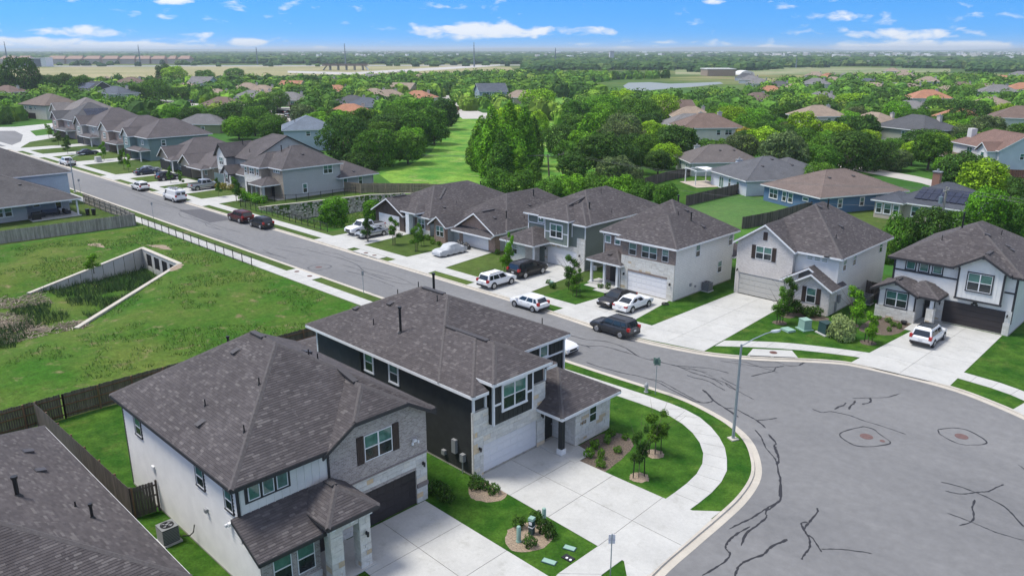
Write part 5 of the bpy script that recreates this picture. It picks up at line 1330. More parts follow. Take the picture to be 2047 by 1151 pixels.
roof_bits(H, RK, pipes=((-145.5, 73.5, .08, .9), (-141, 72.5, .05, .6)))
# --- S: grey house on the south side at the left edge
H = house(HN, 'pale blue grey house at the left edge with dark roofs and a furnished patio', -150, 36)
walls(H, [(-190, -146.2, 15, 42.0, .15, 5.3)], L_pale)
walls(H, [(-146.2, -135.8, 16, 32.6, .15, 2.7), (-146.2, -138.2, 32.6, 39.3, .15, 2.7)], L_lg)
M_rs = roofmat('roof_dark_grey', (.070, .066, .068), (.095, .090, .092))
RS = [Roof(-192, -145.7, 14, 42.6, 5.4, .5, 'x'), Roof(-172, -133.6, 15, 39.8, 2.85, .42, 'x', level=1)]
build_roofs(H, RS, detail=1, deckmat=M_rs, capmat=M_rs)
for a in (28.9, 30.1): window(H, '+x', -135.8, a, 1.0, .95, 1.3, 1, 2, .1)
window(H, '+x', -138.2, 34.6, 1.5, .9, .8, 1, 1, .1, lower=M_gld, upper=M_gld)
DD = obj('patio_door', fbox(MB(), '+x', -138.2, 37.2, 38.2, .15, 2.2, 0, .05), M_white, H); obj('pane', fbox(MB(), '+x', -138.2, 37.35, 38.05, .9, 2.1, .05, .06), M_cglass, DD)
post(H, -134.2, 39.2, .22, .15, 2.75, M_white); obj('patio_floor', MB().box(-138.2, -133.6, 32.6, 39.5, .05, .2), M_conc, H)
roof_bits(H, RS, turtles=((-139, 33),))
# --- 0: the roof in the bottom left corner
H = house('brick_bungalow', 'single-storey house at the bottom left corner seen only as a broad shingled roof with vents', -40, 3)
walls(H, [(-50.3, -30.9, -4, 10.55, .15, 2.95)], M_brt)
R0 = [Roof(-50.8, -30.4, -5, 11.05, 3.1, .5, 'x', fascia='w'), Roof(-36, -25, -9, 7.2, 3.1, .5, 'x', fascia='w')]
build_roofs(H, R0)
roof_bits(H, R0, pipes=((-39.0, 6.9, .1, .9), (-36.6, 9.2, .07, .65), (-37.9, 8.9, .04, .3)), turtles=((-42.6, 8.7), (-45.5, 8.9), (-45.6, 6.7)))
# ------------------------------------------------------------------ cars
def paint(name, c, metal=0.0, rough=.25): return mat('car_paint_'+name, c, rough, metal=metal, spec=.6)
P_white = paint('white', (.72, .73, .74)); P_black = paint('black', (.010, .010, .012)); P_grey = paint('graphite', (.055, .058, .065), .4)
P_silver = paint('silver', (.36, .38, .40), .5); P_maroon = paint('maroon', (.085, .016, .014), .2); P_blue = paint('dark_blue', (.03, .04, .07), .3)
M_plas = mat('black_plastic', (.018, .018, .02), .6)
SPEC = {
 'suv':    dict(L=4.6, W=1.86, H=1.70, belt=1.02, hood=.98, wsb=1.02, rf=.30, rr=-1.85, rgb=-2.12, wb=2.68, r=.36, zb=.30, deck=None, rails=True),
 'bigsuv': dict(L=5.05, W=2.0, H=1.82, belt=1.12, hood=1.10, wsb=1.05, rf=.42, rr=-2.15, rgb=-2.40, wb=2.9, r=.40, zb=.32, deck=None, rails=True),
 'hatch':  dict(L=4.1, W=1.72, H=1.53, belt=.95, hood=.92, wsb=1.15, rf=.30, rr=-1.55, rgb=-1.90, wb=2.5, r=.31, zb=.24, deck=None, rails=False),
 'sedan':  dict(L=4.75, W=1.82, H=1.45, belt=.93, hood=.88, wsb=.95, rf=.20, rr=-.95, rgb=-1.72, wb=2.75, r=.33, zb=.24, deck=.97, rails=False),
 'pickup': dict(L=5.85, W=2.02, H=1.92, belt=1.22, hood=1.18, wsb=1.35, rf=.75, rr=-.75, rgb=-.95, wb=3.7, r=.42, zb=.42, deck=1.22, rails=False),
 'van':    dict(L=5.7, W=2.02, H=2.12, belt=1.20, hood=1.12, wsb=1.95, rf=1.35, rr=-2.62, rgb=-2.72, wb=3.5, r=.37, zb=.32, deck=None, rails=False),
}
CARM = {}
def car(kind, pm, name, label, cat, x, y, rz, z=0.0, group=None, extra=None, rim=None):
    s = SPEC[kind]; L, W, H, belt, hood = s['L'], s['W'], s['H'], s['belt'], s['hood']; w = W/2; r = s['r']
    t = thing(name, label, cat, (x, y, z), rz, group)
    key = (kind, pm.name, extra)
    if key not in CARM:
        parts = []
        b = MB(); xs = [L/2, L/2-.07, L/2-.3, L/2-.8, s['wsb'], .2, -.8, s['rgb'], -L/2+.3, -L/2+.06, -L/2]
        xs = sorted(set(xs), reverse=True); rows = []
        for X in xs:
            fx = (X+L/2)/L
            nose = max(0, (X-(L/2-.45))/.45); tail = max(0, ((-L/2+.25)-X)/.25)
            wf = 1-.13*nose**1.5-.06*tail
            zt = hood+(belt-hood)*max(0, min(1, (L/2-X)/(L/2-s['wsb']))) if X > s['wsb'] else belt
            if s['deck'] and X < s['rgb']: zt = s['deck']
            zt -= .30*nose**1.6*(1 if kind != 'van' else .8)+.10*tail**2
            zb = s['zb']+.10*nose+.10*tail
            prof = [(.0, zb), (.88, zb), (.97, zb+.14), (1.0, (zb+zt)/2), (.985, zt-.14), (.93, zt-.03), (.62, zt+.015), (0, zt+.03)]
            rows.append([(X, w*wf*a, c) for a, c in prof]+[(X, -w*wf*a, c) for a, c in prof[::-1][1:-1]])
        n = len(rows[0]); i0 = len(b.v)
        for rr_ in rows: b.v += rr_; b.uv += [(0, 0)]*n
        for i in range(len(rows)-1):
            for k in range(n):
                a0 = i0+i*n+k; a1 = i0+i*n+(k+1) % n; b.f.append((a0, a0+n, a1+n, a1)[::-1]); b.mi.append(0)
        b.f.append(tuple(i0+k for k in range(n))[::-1]); b.f.append(tuple(i0+(len(rows)-1)*n+k for k in range(n))); b.mi += [0, 0]
        # cabin
        def ring(xf, xr, z, wf_f, wf_r):
            xm = (xf+xr)/2; return [(xf, w*wf_f, z), (xm, w*max(wf_f, wf_r)*1.01, z), (xr, w*wf_r, z), (xr, -w*wf_r, z), (xm, -w*max(wf_f, wf_r)*1.01, z), (xf, -w*wf_f, z)]
        zt1 = H-.13; zt2 = H-.035
        lerp = lambda a, c, f: a+(c-a)*f
        wsT = s['rf']+.12; rrT = s['rr']-.05
        R0_ = ring(s['wsb'], s['rgb'], belt-.03, .90, .90 if kind != 'sedan' else .84)
        R1_ = ring(wsT, rrT, zt1, .76 if kind != 'van' else .84, .76 if kind != 'van' else .86)
        R2_ = ring(s['rf']-.02, s['rr']+.10, zt2, .68 if kind != 'van' else .76, .68 if kind != 'van' else .78)
        j0 = len(b.v); b.v += R0_+R1_+R2_+[((s['rf']+s['rr'])/2, 0, H)]; b.uv += [(0, 0)]*19
        for a_ in (0, 6):
            for k in range(6):
                k2 = (k+1) % 6; b.f.append((j0+a_+k, j0+a_+k2, j0+a_+6+k2, j0+a_+6+k)); b.mi.append(0)
        for k in range(6): b.f.append((j0+12+k, j0+12+(k+1) % 6, j0+18)); b.mi.append(0)
        parts.append(('body', b.mesh('body', pm, smooth=32), []))
        def inset(q_, m_, ins=.07, out=.014, name='pane'):
            q_ = [Vector(p) for p in q_]; c = sum(q_, Vector())/4; nn = (q_[1]-q_[0]).cross(q_[3]-q_[0]).normalized()
            if nn.dot(c-Vector((0, 0, .6))) < 0: nn = -nn
            sx = 1-ins; P = [c+(p-c)*sx+nn*out for p in q_]
            mb = MB(); mb.face(P if (P[1]-P[0]).cross(P[2]-P[0]).dot(nn) > 0 else P[::-1]); return mb.mesh(name, m_)
        A0, A1 = R0_[0], R1_[0]; B0, B1 = R0_[2], R1_[2]
        parts.append(('windscreen', inset([R0_[5], R0_[0], R1_[0], R1_[5]], M_cglass, .10), []))
        if kind != 'van': parts.append(('rear_window', inset([R0_[3], R0_[2], R1_[2], R1_[3]], M_cglass, .16), []))
        cuts = {'suv': [(.09, .40), (.43, .72), (.75, .93)], 'bigsuv': [(.09, .38), (.41, .68), (.71, .94)], 'hatch': [(.10, .42), (.46, .76), (.8, .94)], 'sedan': [(.12, .48), (.52, .84)], 'pickup': [(.14, .52), (.57, .93)], 'van': [(.05, .17)]}[kind]
        for sg in (1, -1):
            for f0, f1 in cuts:
                def Pt(f, top):
                    p0, p1 = (A1, B1) if top else (A0, B0)
                    return Vector((lerp(p0[0], p1[0], f), sg*lerp(p0[1], p1[1], f)*1.005, p0[2] if not top else p1[2]))
                lo0, lo1, hi1, hi0 = Pt(f0, 0), Pt(f1, 0), Pt(f1, 1), Pt(f0, 1)
                m1 = lambda a, c, f: a+(c-a)*f
                qd = [m1(lo0, hi0, .10), m1(lo1, hi1, .10), m1(lo1, hi1, .90), m1(lo0, hi0, .90)]
                parts.append(('side_window', inset(qd, M_cglass, .02, .018), []))
            # mirrors
            mm = MB(); mm.box(s['wsb']-.28, s['wsb']-.08, sg*(w*.93), sg*(w*.93+.17), belt-.02, belt+.13); parts.append(('mirror', mm.mesh('mirror', pm), []))
            hl = MB(); hl.box(L/2-.32, L/2-.03, sg*w*.56, sg*w*.88, hood-.30, hood-.17); parts.append(('headlight', hl.mesh('headlight', M_lamp), []))
            tl = MB()
            if kind in ('suv', 'hatch', 'bigsuv', 'van'): tl.box(-L/2-.015, -L/2+.28, sg*w*.72, sg*w*.975, belt-.18, belt+.12)
            else: tl.box(-L/2-.015, -L/2+.22, sg*w*.60, sg*w*.97, belt-.24, belt-.07)
            parts.append(('tail_light', tl.mesh('tail_light', M_red), []))
            for hx in ((.35, -.65) if kind != 'van' else (1.3,)):
                dh = MB(); dh.box(hx-.09, hx+.09, sg*(w*.99), sg*(w*.99+.03), belt-.16, belt-.12); parts.append(('door_handle', dh.mesh('door_handle', pm), []))
        g_ = MB(); g_.box(L/2-.06, L/2+.012, -w*.5, w*.5, s['zb']+.22, hood-.24); parts.append(('grille', g_.mesh('grille', M_plas), []))
        fb = MB(); fb.box(L/2-.1, L/2+.018, -w*.7, w*.7, s['zb']+.06, s['zb']+.17); parts.append(('front_bumper', fb.mesh('front_bumper', M_plas), []))
        rb = MB(); rb.box(-L/2-.03, -L/2+.12, -w*.9, w*.9, s['zb']+.08, s['zb']+.27); parts.append(('rear_bumper', rb.mesh('rear_bumper', M_plas if kind != 'sedan' else pm), []))
        lp = MB(); lp.box(-L/2-.04, -L/2, -.16, .16, .72 if kind != 'sedan' else .62, .86 if kind != 'sedan' else .76); parts.append(('licence_plate', lp.mesh('licence_plate', M_plate), []))
        for sg in (1, -1):
            if s['rails']: rl = MB(); rl.beam((s['rf']-.2, sg*w*.62, H+.0), (s['rr']+.25, sg*w*.62, H+.0), .04, .05); parts.append(('roof_rail', rl.mesh('roof_rail', M_plas), []))
            sk = MB(); sk.box(-s['wb']/2+r, s['wb']/2-r, sg*w*.9, sg*(w*.985), s['zb']-.04, s['zb']+.1); parts.append(('side_skirt', sk.mesh('side_skirt', M_plas), []))
        if kind == 'pickup':
            bd = MB(); bd.box(-L/2+.12, s['rgb']-.08, -w*.80, w*.80, s['deck']+.032, s['deck']+.042); parts.append(('load_bed', bd.mesh('load_bed', M_plas), []))
        if extra == 'sunroof':
            sr = MB(); sr.box(-1.35, .18, -.52, .52, H-.03, H+.006); parts.append(('sunroof', sr.mesh('sunroof', M_cglass), []))
        if extra == 'rack':
            rk = MB()
            for sg in (1, -1): rk.beam((1.1, sg*.62, H+.18), (-2.4, sg*.62, H+.18), .05)
            for X in (1.0, -.2, -1.3, -2.3): rk.beam((X, -.7, H+.14), (X, .7, H+.14), .05); rk.beam((X, -.66, H-.05), (X, -.66, H+.14), .05); rk.beam((X, .66, H-.05), (X, .66, H+.14), .05)
            rk.beam((.9, .2, H+.22), (-2.5, .2, H+.22), .06, .1); rk.beam((.9, .5, H+.22), (-2.5, .5, H+.22), .06, .1)
            for i in range(9): rk.beam((.7-i*.35, .2, H+.24), (.7-i*.35, .5, H+.24), .04)
            parts.append(('ladder_rack', rk.mesh('ladder_rack', M_grey), []))
            for sg in (1, -1): rw = MB(); rw.box(-L/2-.045, -L/2-.02, sg*.12, sg*.72, 1.35, 1.75); parts.append(('rear_window', rw.mesh('rear_window', M_cglass), []))
        ty = MB(); ty.tube([(0, -.115, 0), (0, -.09, 0), (0, .09, 0), (0, .115, 0)], [r*.9, r, r, r*.9], 20)
        tym = ty.mesh('wheel', M_tyre, smooth=40)
        ri = MB(); ri.tube([(0, -.122, 0), (0, -.10, 0)], [r*.66, r*.70], 16)
        for k in range(5):
            a = k*2*math.pi/5; ri.beam((math.cos(a)*.05, -.13, math.sin(a)*.05), (math.cos(a)*r*.62, -.126, math.sin(a)*r*.62), .07, .02)
        rim_m = ri.mesh('rim', rim or M_rim)
        ar = MB(); ar.tube([(0, -.012, 0), (0, .01, 0)], [r+.07, r+.07], 22); arm = ar.mesh('wheel_arch', M_plas)
        CARM[key] = (parts, tym, rim_m, arm)
    parts, tym, rim_m, arm = CARM[key]
    for nm, me, _ in parts: obj(nm, me, None, t, loc=(0, 0, 0))
    for sx in (1, -1):
        for sg in (1, -1):
            obj('wheel_arch', arm, None, t, loc=(sx*s['wb']/2, sg*w*.995, r+.02), rz=0 if sg < 0 else math.pi)
            W_ = obj('wheel', tym, None, t, loc=(sx*s['wb']/2, sg*(w-.085), r), rz=0 if sg < 0 else math.pi)
            obj('rim', rim_m, None, W_, loc=(0, 0, 0))
    return t
PI = math.pi
car('suv', P_grey, 'parked_car', 'graphite grey sport utility car parked at the kerb nearest the bend', 'car', -41.25, 55.45, PI)
car('hatch', P_white, 'parked_car', 'small white hatchback parked at the far kerb beside the two saplings', 'car', -51.9, 55.3, PI)
car('suv', P_white, 'parked_car', 'white crossover in the drive of the sage green house, across the pavement', 'car', -59.7, 58.4, PI/2, .1)
car('bigsuv', P_black, 'parked_car', 'black sport utility car on the drive of the sage green house', 'car', -60.2, 63.9, PI/2, .1)
car('sedan', P_black, 'parked_car', 'black saloon facing the street beside the white saloon', 'car', -46.25, 62.4, -PI/2, .1)
car('sedan', P_white, 'parked_car', 'white saloon on the drive of the white stone house', 'car', -44.15, 62.4, PI/2, .1)
car('sedan', P_white, 'parked_car', 'white saloon half hidden behind the charcoal house', 'car', -42.6, 48.4, 0)
car('suv', P_white, 'parked_car', 'white crossover with dark glass roof on the drive at the right edge', 'car', -19.75, 73.1, PI/2, .1, extra='sunroof')
car('pickup', P_white, 'pickup_truck', 'white crew cab pickup nose out in front of the dark brown gable', 'pickup', -91.8, 63.6, -PI/2, .1)
car('sedan', P_silver, 'parked_car', 'silver grey saloon beside the white crew cab pickup', 'car', -89.2, 62.9, -PI/2, .1)
car('bigsuv', P_maroon, 'parked_car', 'maroon sport utility car parked beside the dark asphalt patch', 'car', -112.1, 55.1, PI)
car('suv', P_black, 'parked_car', 'small black sport utility car parked behind the maroon one', 'car', -106.0, 55.2, PI)
car('van', P_white, 'work_van', 'white work van with ladder rack parked at the kerb', 'van', -136.4, 55.4, PI, extra='rack')
car('suv', P_white, 'parked_car', 'white sport utility car parked up the street ahead of the van', 'car', -151.7, 55.5, PI)
car('pickup', P_silver, 'pickup_truck', 'silver pickup with open dark bed in a drive behind the van', 'pickup', -143.6, 64.2, PI/2, .1)
car('sedan', P_blue, 'parked_car', 'dark blue saloon in a drive opposite the grey house at the left', 'car', -169.9, 63.8, PI/2, .1)
car('sedan', P_silver, 'parked_car', 'pale silver saloon just behind the dark blue saloon', 'car', -172.3, 65.4, PI/2, .1)
car('suv', P_black, 'parked_car', 'black sport utility car under a small tree behind the white street cars', 'car', -159.2, 63.9, PI/2, .1)
car('pickup', P_white, 'pickup_truck', 'white pickup farthest up the street, near its bend', 'pickup', -197.0, 57.0, PI)
car('sedan', P_blue, 'parked_car', 'navy saloon in a drive above the farthest pickup', 'car', -213, 66.5, PI/2, .1)
car('sedan', P_white, 'parked_car', 'white saloon on the pale drive at the far end of the street', 'car', -285, 81, PI*.25, .1)
for (x, y), c, l in ((G(575, 229), P_black, 'dark car standing on the pale side street behind the grey houses'), (G(587, 217), P_maroon, 'dark red car on the side street among the trees'), (G(577, 236), P_silver, 'silver van-like car nearest on the pale side street'),
                     (G(383, 207), P_black, 'black car parked on the far pale street under the trees')):
    car('suv', c, 'parked_car', l, 'car', x, y, 2.2, .12)
# a car under a silver cover
t = thing('covered_car', 'car under a silver grey fabric cover in front of the red brick gables', 'car', (-73.9, 63.9, .1), -PI/2)
b = MB(); rows = []
for i in range(17):
    X = 2.3-4.6*i/16; e = abs(X)/2.3
    H_ = .92+.50*max(0, 1-((X+.25)/1.25)**4) if abs(X+.25) < 1.25 else .92-.35*max(0, (e-.8)/.2)**2
    W_ = .93*(1-.16*e**5); zb = .22+.05*math.sin(i*1.9)
    prof = [(1.0, zb), (1.03, .45), (.99, .72), (.90, .88 if H_ > .95 else H_-.05), (.70, H_-.06), (.35, H_), (0, H_+.02)]
    prof = [(a+.015*math.sin(i*2.3+k*1.7), z_+.012*math.sin(i*1.7+k)) for k, (a, z_) in enumerate(prof)]
    rows.append([(X, W_*a, z_) for a, z_ in prof]+[(X, -W_*a, z_) for a, z_ in prof[::-1][1:]])
n = len(rows[0]); b.v = [p for r_ in rows for p in r_]; b.uv = [(0, 0)]*len(b.v)
for i in range(16):
    for k in range(n-1): a = i*n+k; b.f.append((a, a+1, a+n+1, a+n)); b.mi.append(0)
b.f.append(tuple(range(n))[::-1]); b.f.append(tuple(16*n+k for k in range(n))); b.mi += [0, 0]
obj('cover', b, mat('cover_fabric', (.42, .44, .46), .55, var=.12, vscale=2, bump=.5, bscale=3), t, world=False, smooth=50)
for sx in (1.4, -1.4):
    for sg in (1, -1):
        W_ = obj('wheel', MB().tube([(0, -.11, 0), (0, .11, 0)], .33, 18), M_tyre, t, world=False, loc=(sx, sg*.78, .33)); obj('rim', MB().tube([(0, -.13, 0), (0, .13, 0)], .2, 12), M_rim, W_, world=False, loc=(0, 0, 0))
# two bicycles under black covers
for i, (x, y) in enumerate(((-75.6, 67.2), (-74.6, 67.0))):
    t = thing('covered_bicycle', ('left' if i == 0 else 'right')+' one of two bicycles under black covers by the white garage door', 'bicycle', (x, y, .12), .25*i)
    b = MB(); ns = 12; rows = []
    for k in range(ns+1):
        X = -.85+1.7*k/ns; top = .62+.42*math.exp(-((X+.35)/.22)**2)+.30*math.exp(-((X-.35)/.25)**2)
        rows.append([(X, .30, .05), (X, .24, top*.6), (X, .05, top), (X, -.05, top), (X, -.24, top*.6), (X, -.30, .05)])
    b.v = [p for r_ in rows for p in r_]; b.uv = [(0, 0)]*len(b.v)
    for k in range(ns):
        for j in range(5): a = k*6+j; b.f.append((a, a+1, a+7, a+6)); b.mi.append(0)
    b.f.append(tuple(range(6))[::-1]); b.f.append(tuple(ns*6+k for k in range(6))); b.mi += [0, 0]
    obj('cover', b, mat('black_cover', (.012, .012, .013), .45, bump=.6, bscale=6), t, world=False, smooth=60)

# ------------------------------------------------------------------ fences and walls
PK = {}
def wood_fence(name, label, P, h, m_, pk=.14, gap=.012, posts=2.4, parts_px=4.2, rails_side=1, rail_m=None, z0=.09, cap=295):
    t = thing(name, label, 'fence', (*P[0], z0)); npk = 0; rest = MB(); rails = MB(); rail_m = rail_m or m_
    for (a, b_) in zip(P, P[1:]):
        d = Vector((b_[0]-a[0], b_[1]-a[1], 0)); L_ = d.length; u = d/L_; nn = Vector((-u.y, u.x, 0))*rails_side
        n = max(1, int(L_/(pk+gap)))
        for i in range(n):
            p = Vector((*a, z0))+u*(pk+gap)*(i+.5); hh = h+random.uniform(-.02, .02)
            big = FPX*pk/DIST(p.x, p.y) > parts_px
            if big and npk < cap:
                k = (name, round(h, 2), m_.name, int(random.random()*3))
                if k not in PK:
                    mb = MB(); hw = pk/2; th = .018
                    f = [(-hw, 0, .03), (hw, 0, .03), (hw, 0, h-.04+.02*k[3]), (hw*.6, 0, h+.02*k[3]), (-hw*.6, 0, h+.02*k[3]), (-hw, 0, h-.04+.02*k[3])]
                    mb.face(f); mb.face([(x, th, z) for x, y, z in f][::-1])
                    for q_ in range(6): r_ = (q_+1) % 6; mb.face([f[r_], f[q_], (f[q_][0], th, f[q_][2]), (f[r_][0], th, f[r_][2])])
                    PK[k] = mb.mesh('picket', m_)
                obj('picket', PK[k], None, t, loc=p-Vector((*P[0], z0)), rz=math.atan2(u.y, u.x)); npk += 1
            else:
                c0 = p-u*pk/2; c1 = p+u*pk/2; o = nn*-.02
                rest.face([tuple(c0), tuple(c1), tuple(c1+Vector((0, 0, hh))), tuple(c0+Vector((0, 0, hh)))])
                rest.face([tuple(c1+o), tuple(c0+o), tuple(c0+o+Vector((0, 0, hh))), tuple(c1+o+Vector((0, 0, hh)))])
                rest.face([tuple(c0+Vector((0, 0, hh))), tuple(c1+Vector((0, 0, hh))), tuple(c1+o+Vector((0, 0, hh))), tuple(c0+o+Vector((0, 0, hh)))])
        for z in (.3, h*.55, h-.25):
            r_ = MB(); r_.beam(Vector((*a, z0+z))+nn*.05, Vector((*b_, z0+z))+nn*.05, .045, .09); obj('rail', r_, rail_m, t)
        m_n = max(1, round(L_/posts))
        for i in range(m_n+1):
            p = Vector((*a, z0))+u*L_*i/m_n+nn*.09
            obj('post', MB().box(p.x-.05, p.x+.05, p.y-.05, p.y+.05, z0-.1, z0+h+.02), rail_m, t)
    if rest.f: obj('pickets', rest, m_, t, kind='stuff')
    return t
random.seed(11)
wood_fence('wooden_fence', 'long dark weathered picket fence between the basin meadow and the two nearest houses', [(-58.3, -8), (-58.0, 14), (-57.8, 28), (-57.6, 43)], 1.85, M_fdark, rails_side=-1, rail_m=M_fbrown, parts_px=3.2)
wood_fence('wooden_fence', 'dark side fence with rails running beside the bottom left roof towards the basin', [(-57.9, 12.2), (-41.7, 12.5)], 1.85, M_fdark, rails_side=1, rail_m=M_fbrown, parts_px=3)
wood_fence('fence_gate', 'short dark picket gate panel between the side fence and the white boarded wall', [(-41.7, 12.5), (-41.5, 13.85)], 1.9, M_fdark, rails_side=1, parts_px=3)
wood_fence('wooden_fence', 'silvery grey picket fence curving round the yard of the pale blue grey house', [(-124, 2), (-121.6, 18), (-120.6, 32), (-120.0, 42.6)], 1.75, M_fgrey, rails_side=1)
wood_fence('wooden_fence', 'silvery grey fence of the patio yard along the street pavement', [(-120.0, 42.6), (-129, 43.2), (-144, 43.3)], 1.75, M_fgrey, rails_side=1)
wood_fence('wooden_fence', 'new tan picket fence at the end of the blue grey house above the retaining wall', [(-122.6, 81.0), (-119.0, 82.0), (-112.6, 88.5), (-107, 92)], 1.8, M_ftan, rails_side=-1)
def pxf(L_): return [G(x, y, .09) for x, y in L_]
wood_fence('wooden_fence', 'dark fence curving between the two bright back yards behind the street', pxf([(1372, 412), (1430, 398), (1480, 386), (1526, 373)]), 1.8, M_fdark)
wood_fence('wooden_fence', 'grey fence round the yard of the house with the white pergola', pxf([(1290, 374), (1330, 362), (1380, 352)]), 1.8, M_fdark)
wood_fence('wooden_fence', 'dark fence behind the white brick gable house', pxf([(1484, 458), (1540, 447), (1600, 430), (1660, 418), (1745, 404)]), 1.8, M_fdark)
wood_fence('wooden_fence', 'dark back fence between the white brick house and the trees', [(-27.8, 88), (-26.4, 88), (-26.2, 81)], 1.8, M_fdark)
wood_fence('wooden_fence', 'low dark fence panel in the gap beside the dark air conditioner', [(-29.0, 82.6), (-25.7, 82.0)], 1.8, M_fdark)
wood_fence('wooden_fence', 'reddish brown fence below the big white house at the upper right', pxf([(1965, 352), (1990, 356), (2047, 358)]), 1.8, mat('red_picket', (.16, .06, .04), .9, kind=k_wood, a=(.12, .045, .03), b_=(.2, .08, .05)))
wood_fence('wooden_fence', 'long dark fence running down behind the grey houses towards the power pole', pxf([(265, 208), (300, 214), (330, 224), (372, 239)]), 1.8, M_fdark)
wood_fence('wooden_fence', 'dark fence along the far side of the narrow yard strip', pxf([(310, 206), (345, 214), (410, 232)]), 1.8, M_fdark)
wood_fence('wooden_fence', 'brown fence at the mouth of the pale street beyond the meadow', pxf([(905, 221), (918, 222)]), 1.8, M_fbrown)
wood_fence('wooden_fence', 'reddish fence beside the lone spreading tree', pxf([(1085, 240), (1105, 240)]), 1.8, M_fbrown)
def iron_fence(label, P, h=1.2, z0=.09, step=2.3):
    t = thing('iron_fence', label, 'fence', (*P[0], z0)); pick = MB()
    for (a, b_) in zip(P, P[1:]):
        d = Vector((b_[0]-a[0], b_[1]-a[1], 0)); L_ = d.length; u = d/L_
        for z in (.15, h-.12, h): obj('rail', MB().beam(Vector((*a, z0+z)), Vector((*b_, z0+z)), .03), M_black, t)
        n = max(1, round(L_/step))
        for i in range(n+1):
            p = Vector((*a, z0))+u*L_*i/n; obj('post', MB().box(p.x-.035, p.x+.035, p.y-.035, p.y+.035, z0-.1, z0+h+.08), M_black, t)
        k = int(L_/.14)
        for i in range(k): p = Vector((*a, z0))+u*(i+.5)*.14; pick.beam(p+Vector((0, 0, .12)), p+Vector((0, 0, h)), .006)
    obj('bars', pick, M_black, t, kind='stuff')
iron_fence('black iron railing along the pavement above the storm basin', [(-119.6, 43.35), (-86.5, 43.35)], 1.15)
iron_fence('black iron railing along the pavement above the drainage channel', [(-122.2, 60.3), (-95.9, 60.0)], 1.25, step=1.8)
iron_fence('black iron railing beside the blue grey house on top of the retaining wall', [(-122.2, 60.3), (-122.2, 66.5), (-120.2, 69.5), (-119.2, 81.0)], 1.2)
# retaining wall of rough stones, along the channel
t = thing('retaining_wall', 'rough pale stone retaining wall below the blue grey house', 'wall', (-119, 70, 0))
M_rock = stone_mat('rough_stone', [(0, (.26, .25, .22)), (.4, (.42, .405, .37)), (.8, (.55, .53, .48)), (1, (.36, .33, .27))], False)
mb = MB(); ys = [62+i*.45 for i in range(int(38/.45))]; st = MB(); random.seed(4)
for y in ys:
    d = 2.7*sstep(61, 66, y)*sstep(100, 92, y)
    if d < .15: continue
    x0_, x1_ = rx(y), rx(y+.45)
    mb.face([(x0_+.45, y, GZ-d-.1), (x1_+.45, y+.45, GZ-d-.1), (x1_, y+.45, GZ), (x0_, y, GZ)])
    k = max(1, int(d/.34))
    for i in range(k):
        f = (i+random.uniform(.1, .9))/k; zc = GZ-d+d*f; xc = rx(y)+.45*(1-f); s1, s2 = random.uniform(.18, .30), random.uniform(.13, .21)
        c = Vector((xc+.05, y+random.uniform(0, .45), zc)); P8 = []
        for sx in (-.12, .13):
            for sy, sz in ((-s1, -s2), (s1, -s2), (s1, s2), (-s1, s2)): P8.append(tuple(c+Vector((sx, sy*random.uniform(.7, 1), sz*random.uniform(.7, 1)))))
        st.face([P8[4], P8[5], P8[6], P8[7]]); st.face([P8[3], P8[7], P8[6], P8[2]]); st.face([P8[0], P8[4], P8[7], P8[3]]); st.face([P8[5], P8[1], P8[2], P8[6]])
obj('wall_core', mb, mat('pale_mortar', (.33, .32, .29), .95), t); obj('stones', st, M_rock, t, kind='stuff')
cp = MB(); A_ = [(rx(y)-.35, y) for y in range(62, 100, 2)]; B_ = [(rx(y)+.12, y) for y in range(62, 100, 2)]; ribbon(cp, A_, B_, GZ+.10); ribbon(cp, B_, B_, GZ+.10, GZ-.1)
obj('coping', cp, M_kerb, t)
# the concrete basin walls and its culvert headwall
t = thing('culvert', 'concrete storm culvert with slanting wing walls and four box openings in the meadow', 'culvert', (-99, 37.8, 0))
M_cw = mat('weathered_concrete', (.36, .37, .37), .9, kind=k_concrete, base=(.46, .46, .44), bump=.2)
def wing(A, B, zA, zB, th=.42):
    d = (Vector((*B, 0))-Vector((*A, 0))).normalized(); n = Vector((-d.y, d.x, 0))*th/2
    mb = MB(); N_ = 10
    for i in range(N_):
        f0, f1 = i/N_+.002, (i+1)/N_-.002
        p0 = Vector((*A, 0)).lerp(Vector((*B, 0)), f0); p1 = Vector((*A, 0)).lerp(Vector((*B, 0)), f1); z0_, z1_ = zA+(zB-zA)*f0, zA+(zB-zA)*f1
        for s_ in (1, -1):
            q_ = [tuple(p0+n*s_+Vector((0, 0, -3.4))), tuple(p1+n*s_+Vector((0, 0, -3.4))), tuple(p1+n*s_+Vector((0, 0, z1_))), tuple(p0+n*s_+Vector((0, 0, z0_)))]
            mb.face(q_ if s_ < 0 else q_[::-1])
    obj('wing_wall', mb, M_cw, t)
    c = MB(); c.beam(Vector((*A, zA+.04)), Vector((*B, zB+.04)), th+.06, .12); obj('coping', c, M_kerb, t)
wing(WA, WC, .02, -.72); wing(WB, WD, .02, -.72)
mb = MB(); zc = .02; ops = [(-103.6, -102.0), (-101.2, -99.6), (-98.8, -97.2), (-96.4, -94.9)]
xs_ = [-105.4]+[v for o in ops for v in o]+[-93.8]
for i in range(0, len(xs_)-1, 2): mb.box(xs_[i], xs_[i+1], 37.5, 37.95, -3.4, zc)
for a, b_ in ops: mb.box(a, b_, 37.5, 37.95, -.35, zc); mb.box(a, b_, 37.5, 37.95, -3.4, -1.95)
obj('headwall', mb, M_cw, t); c = MB(); c.box(-105.5, -93.7, 37.45, 38.0, zc, zc+.12); obj('coping', c, M_kerb, t)
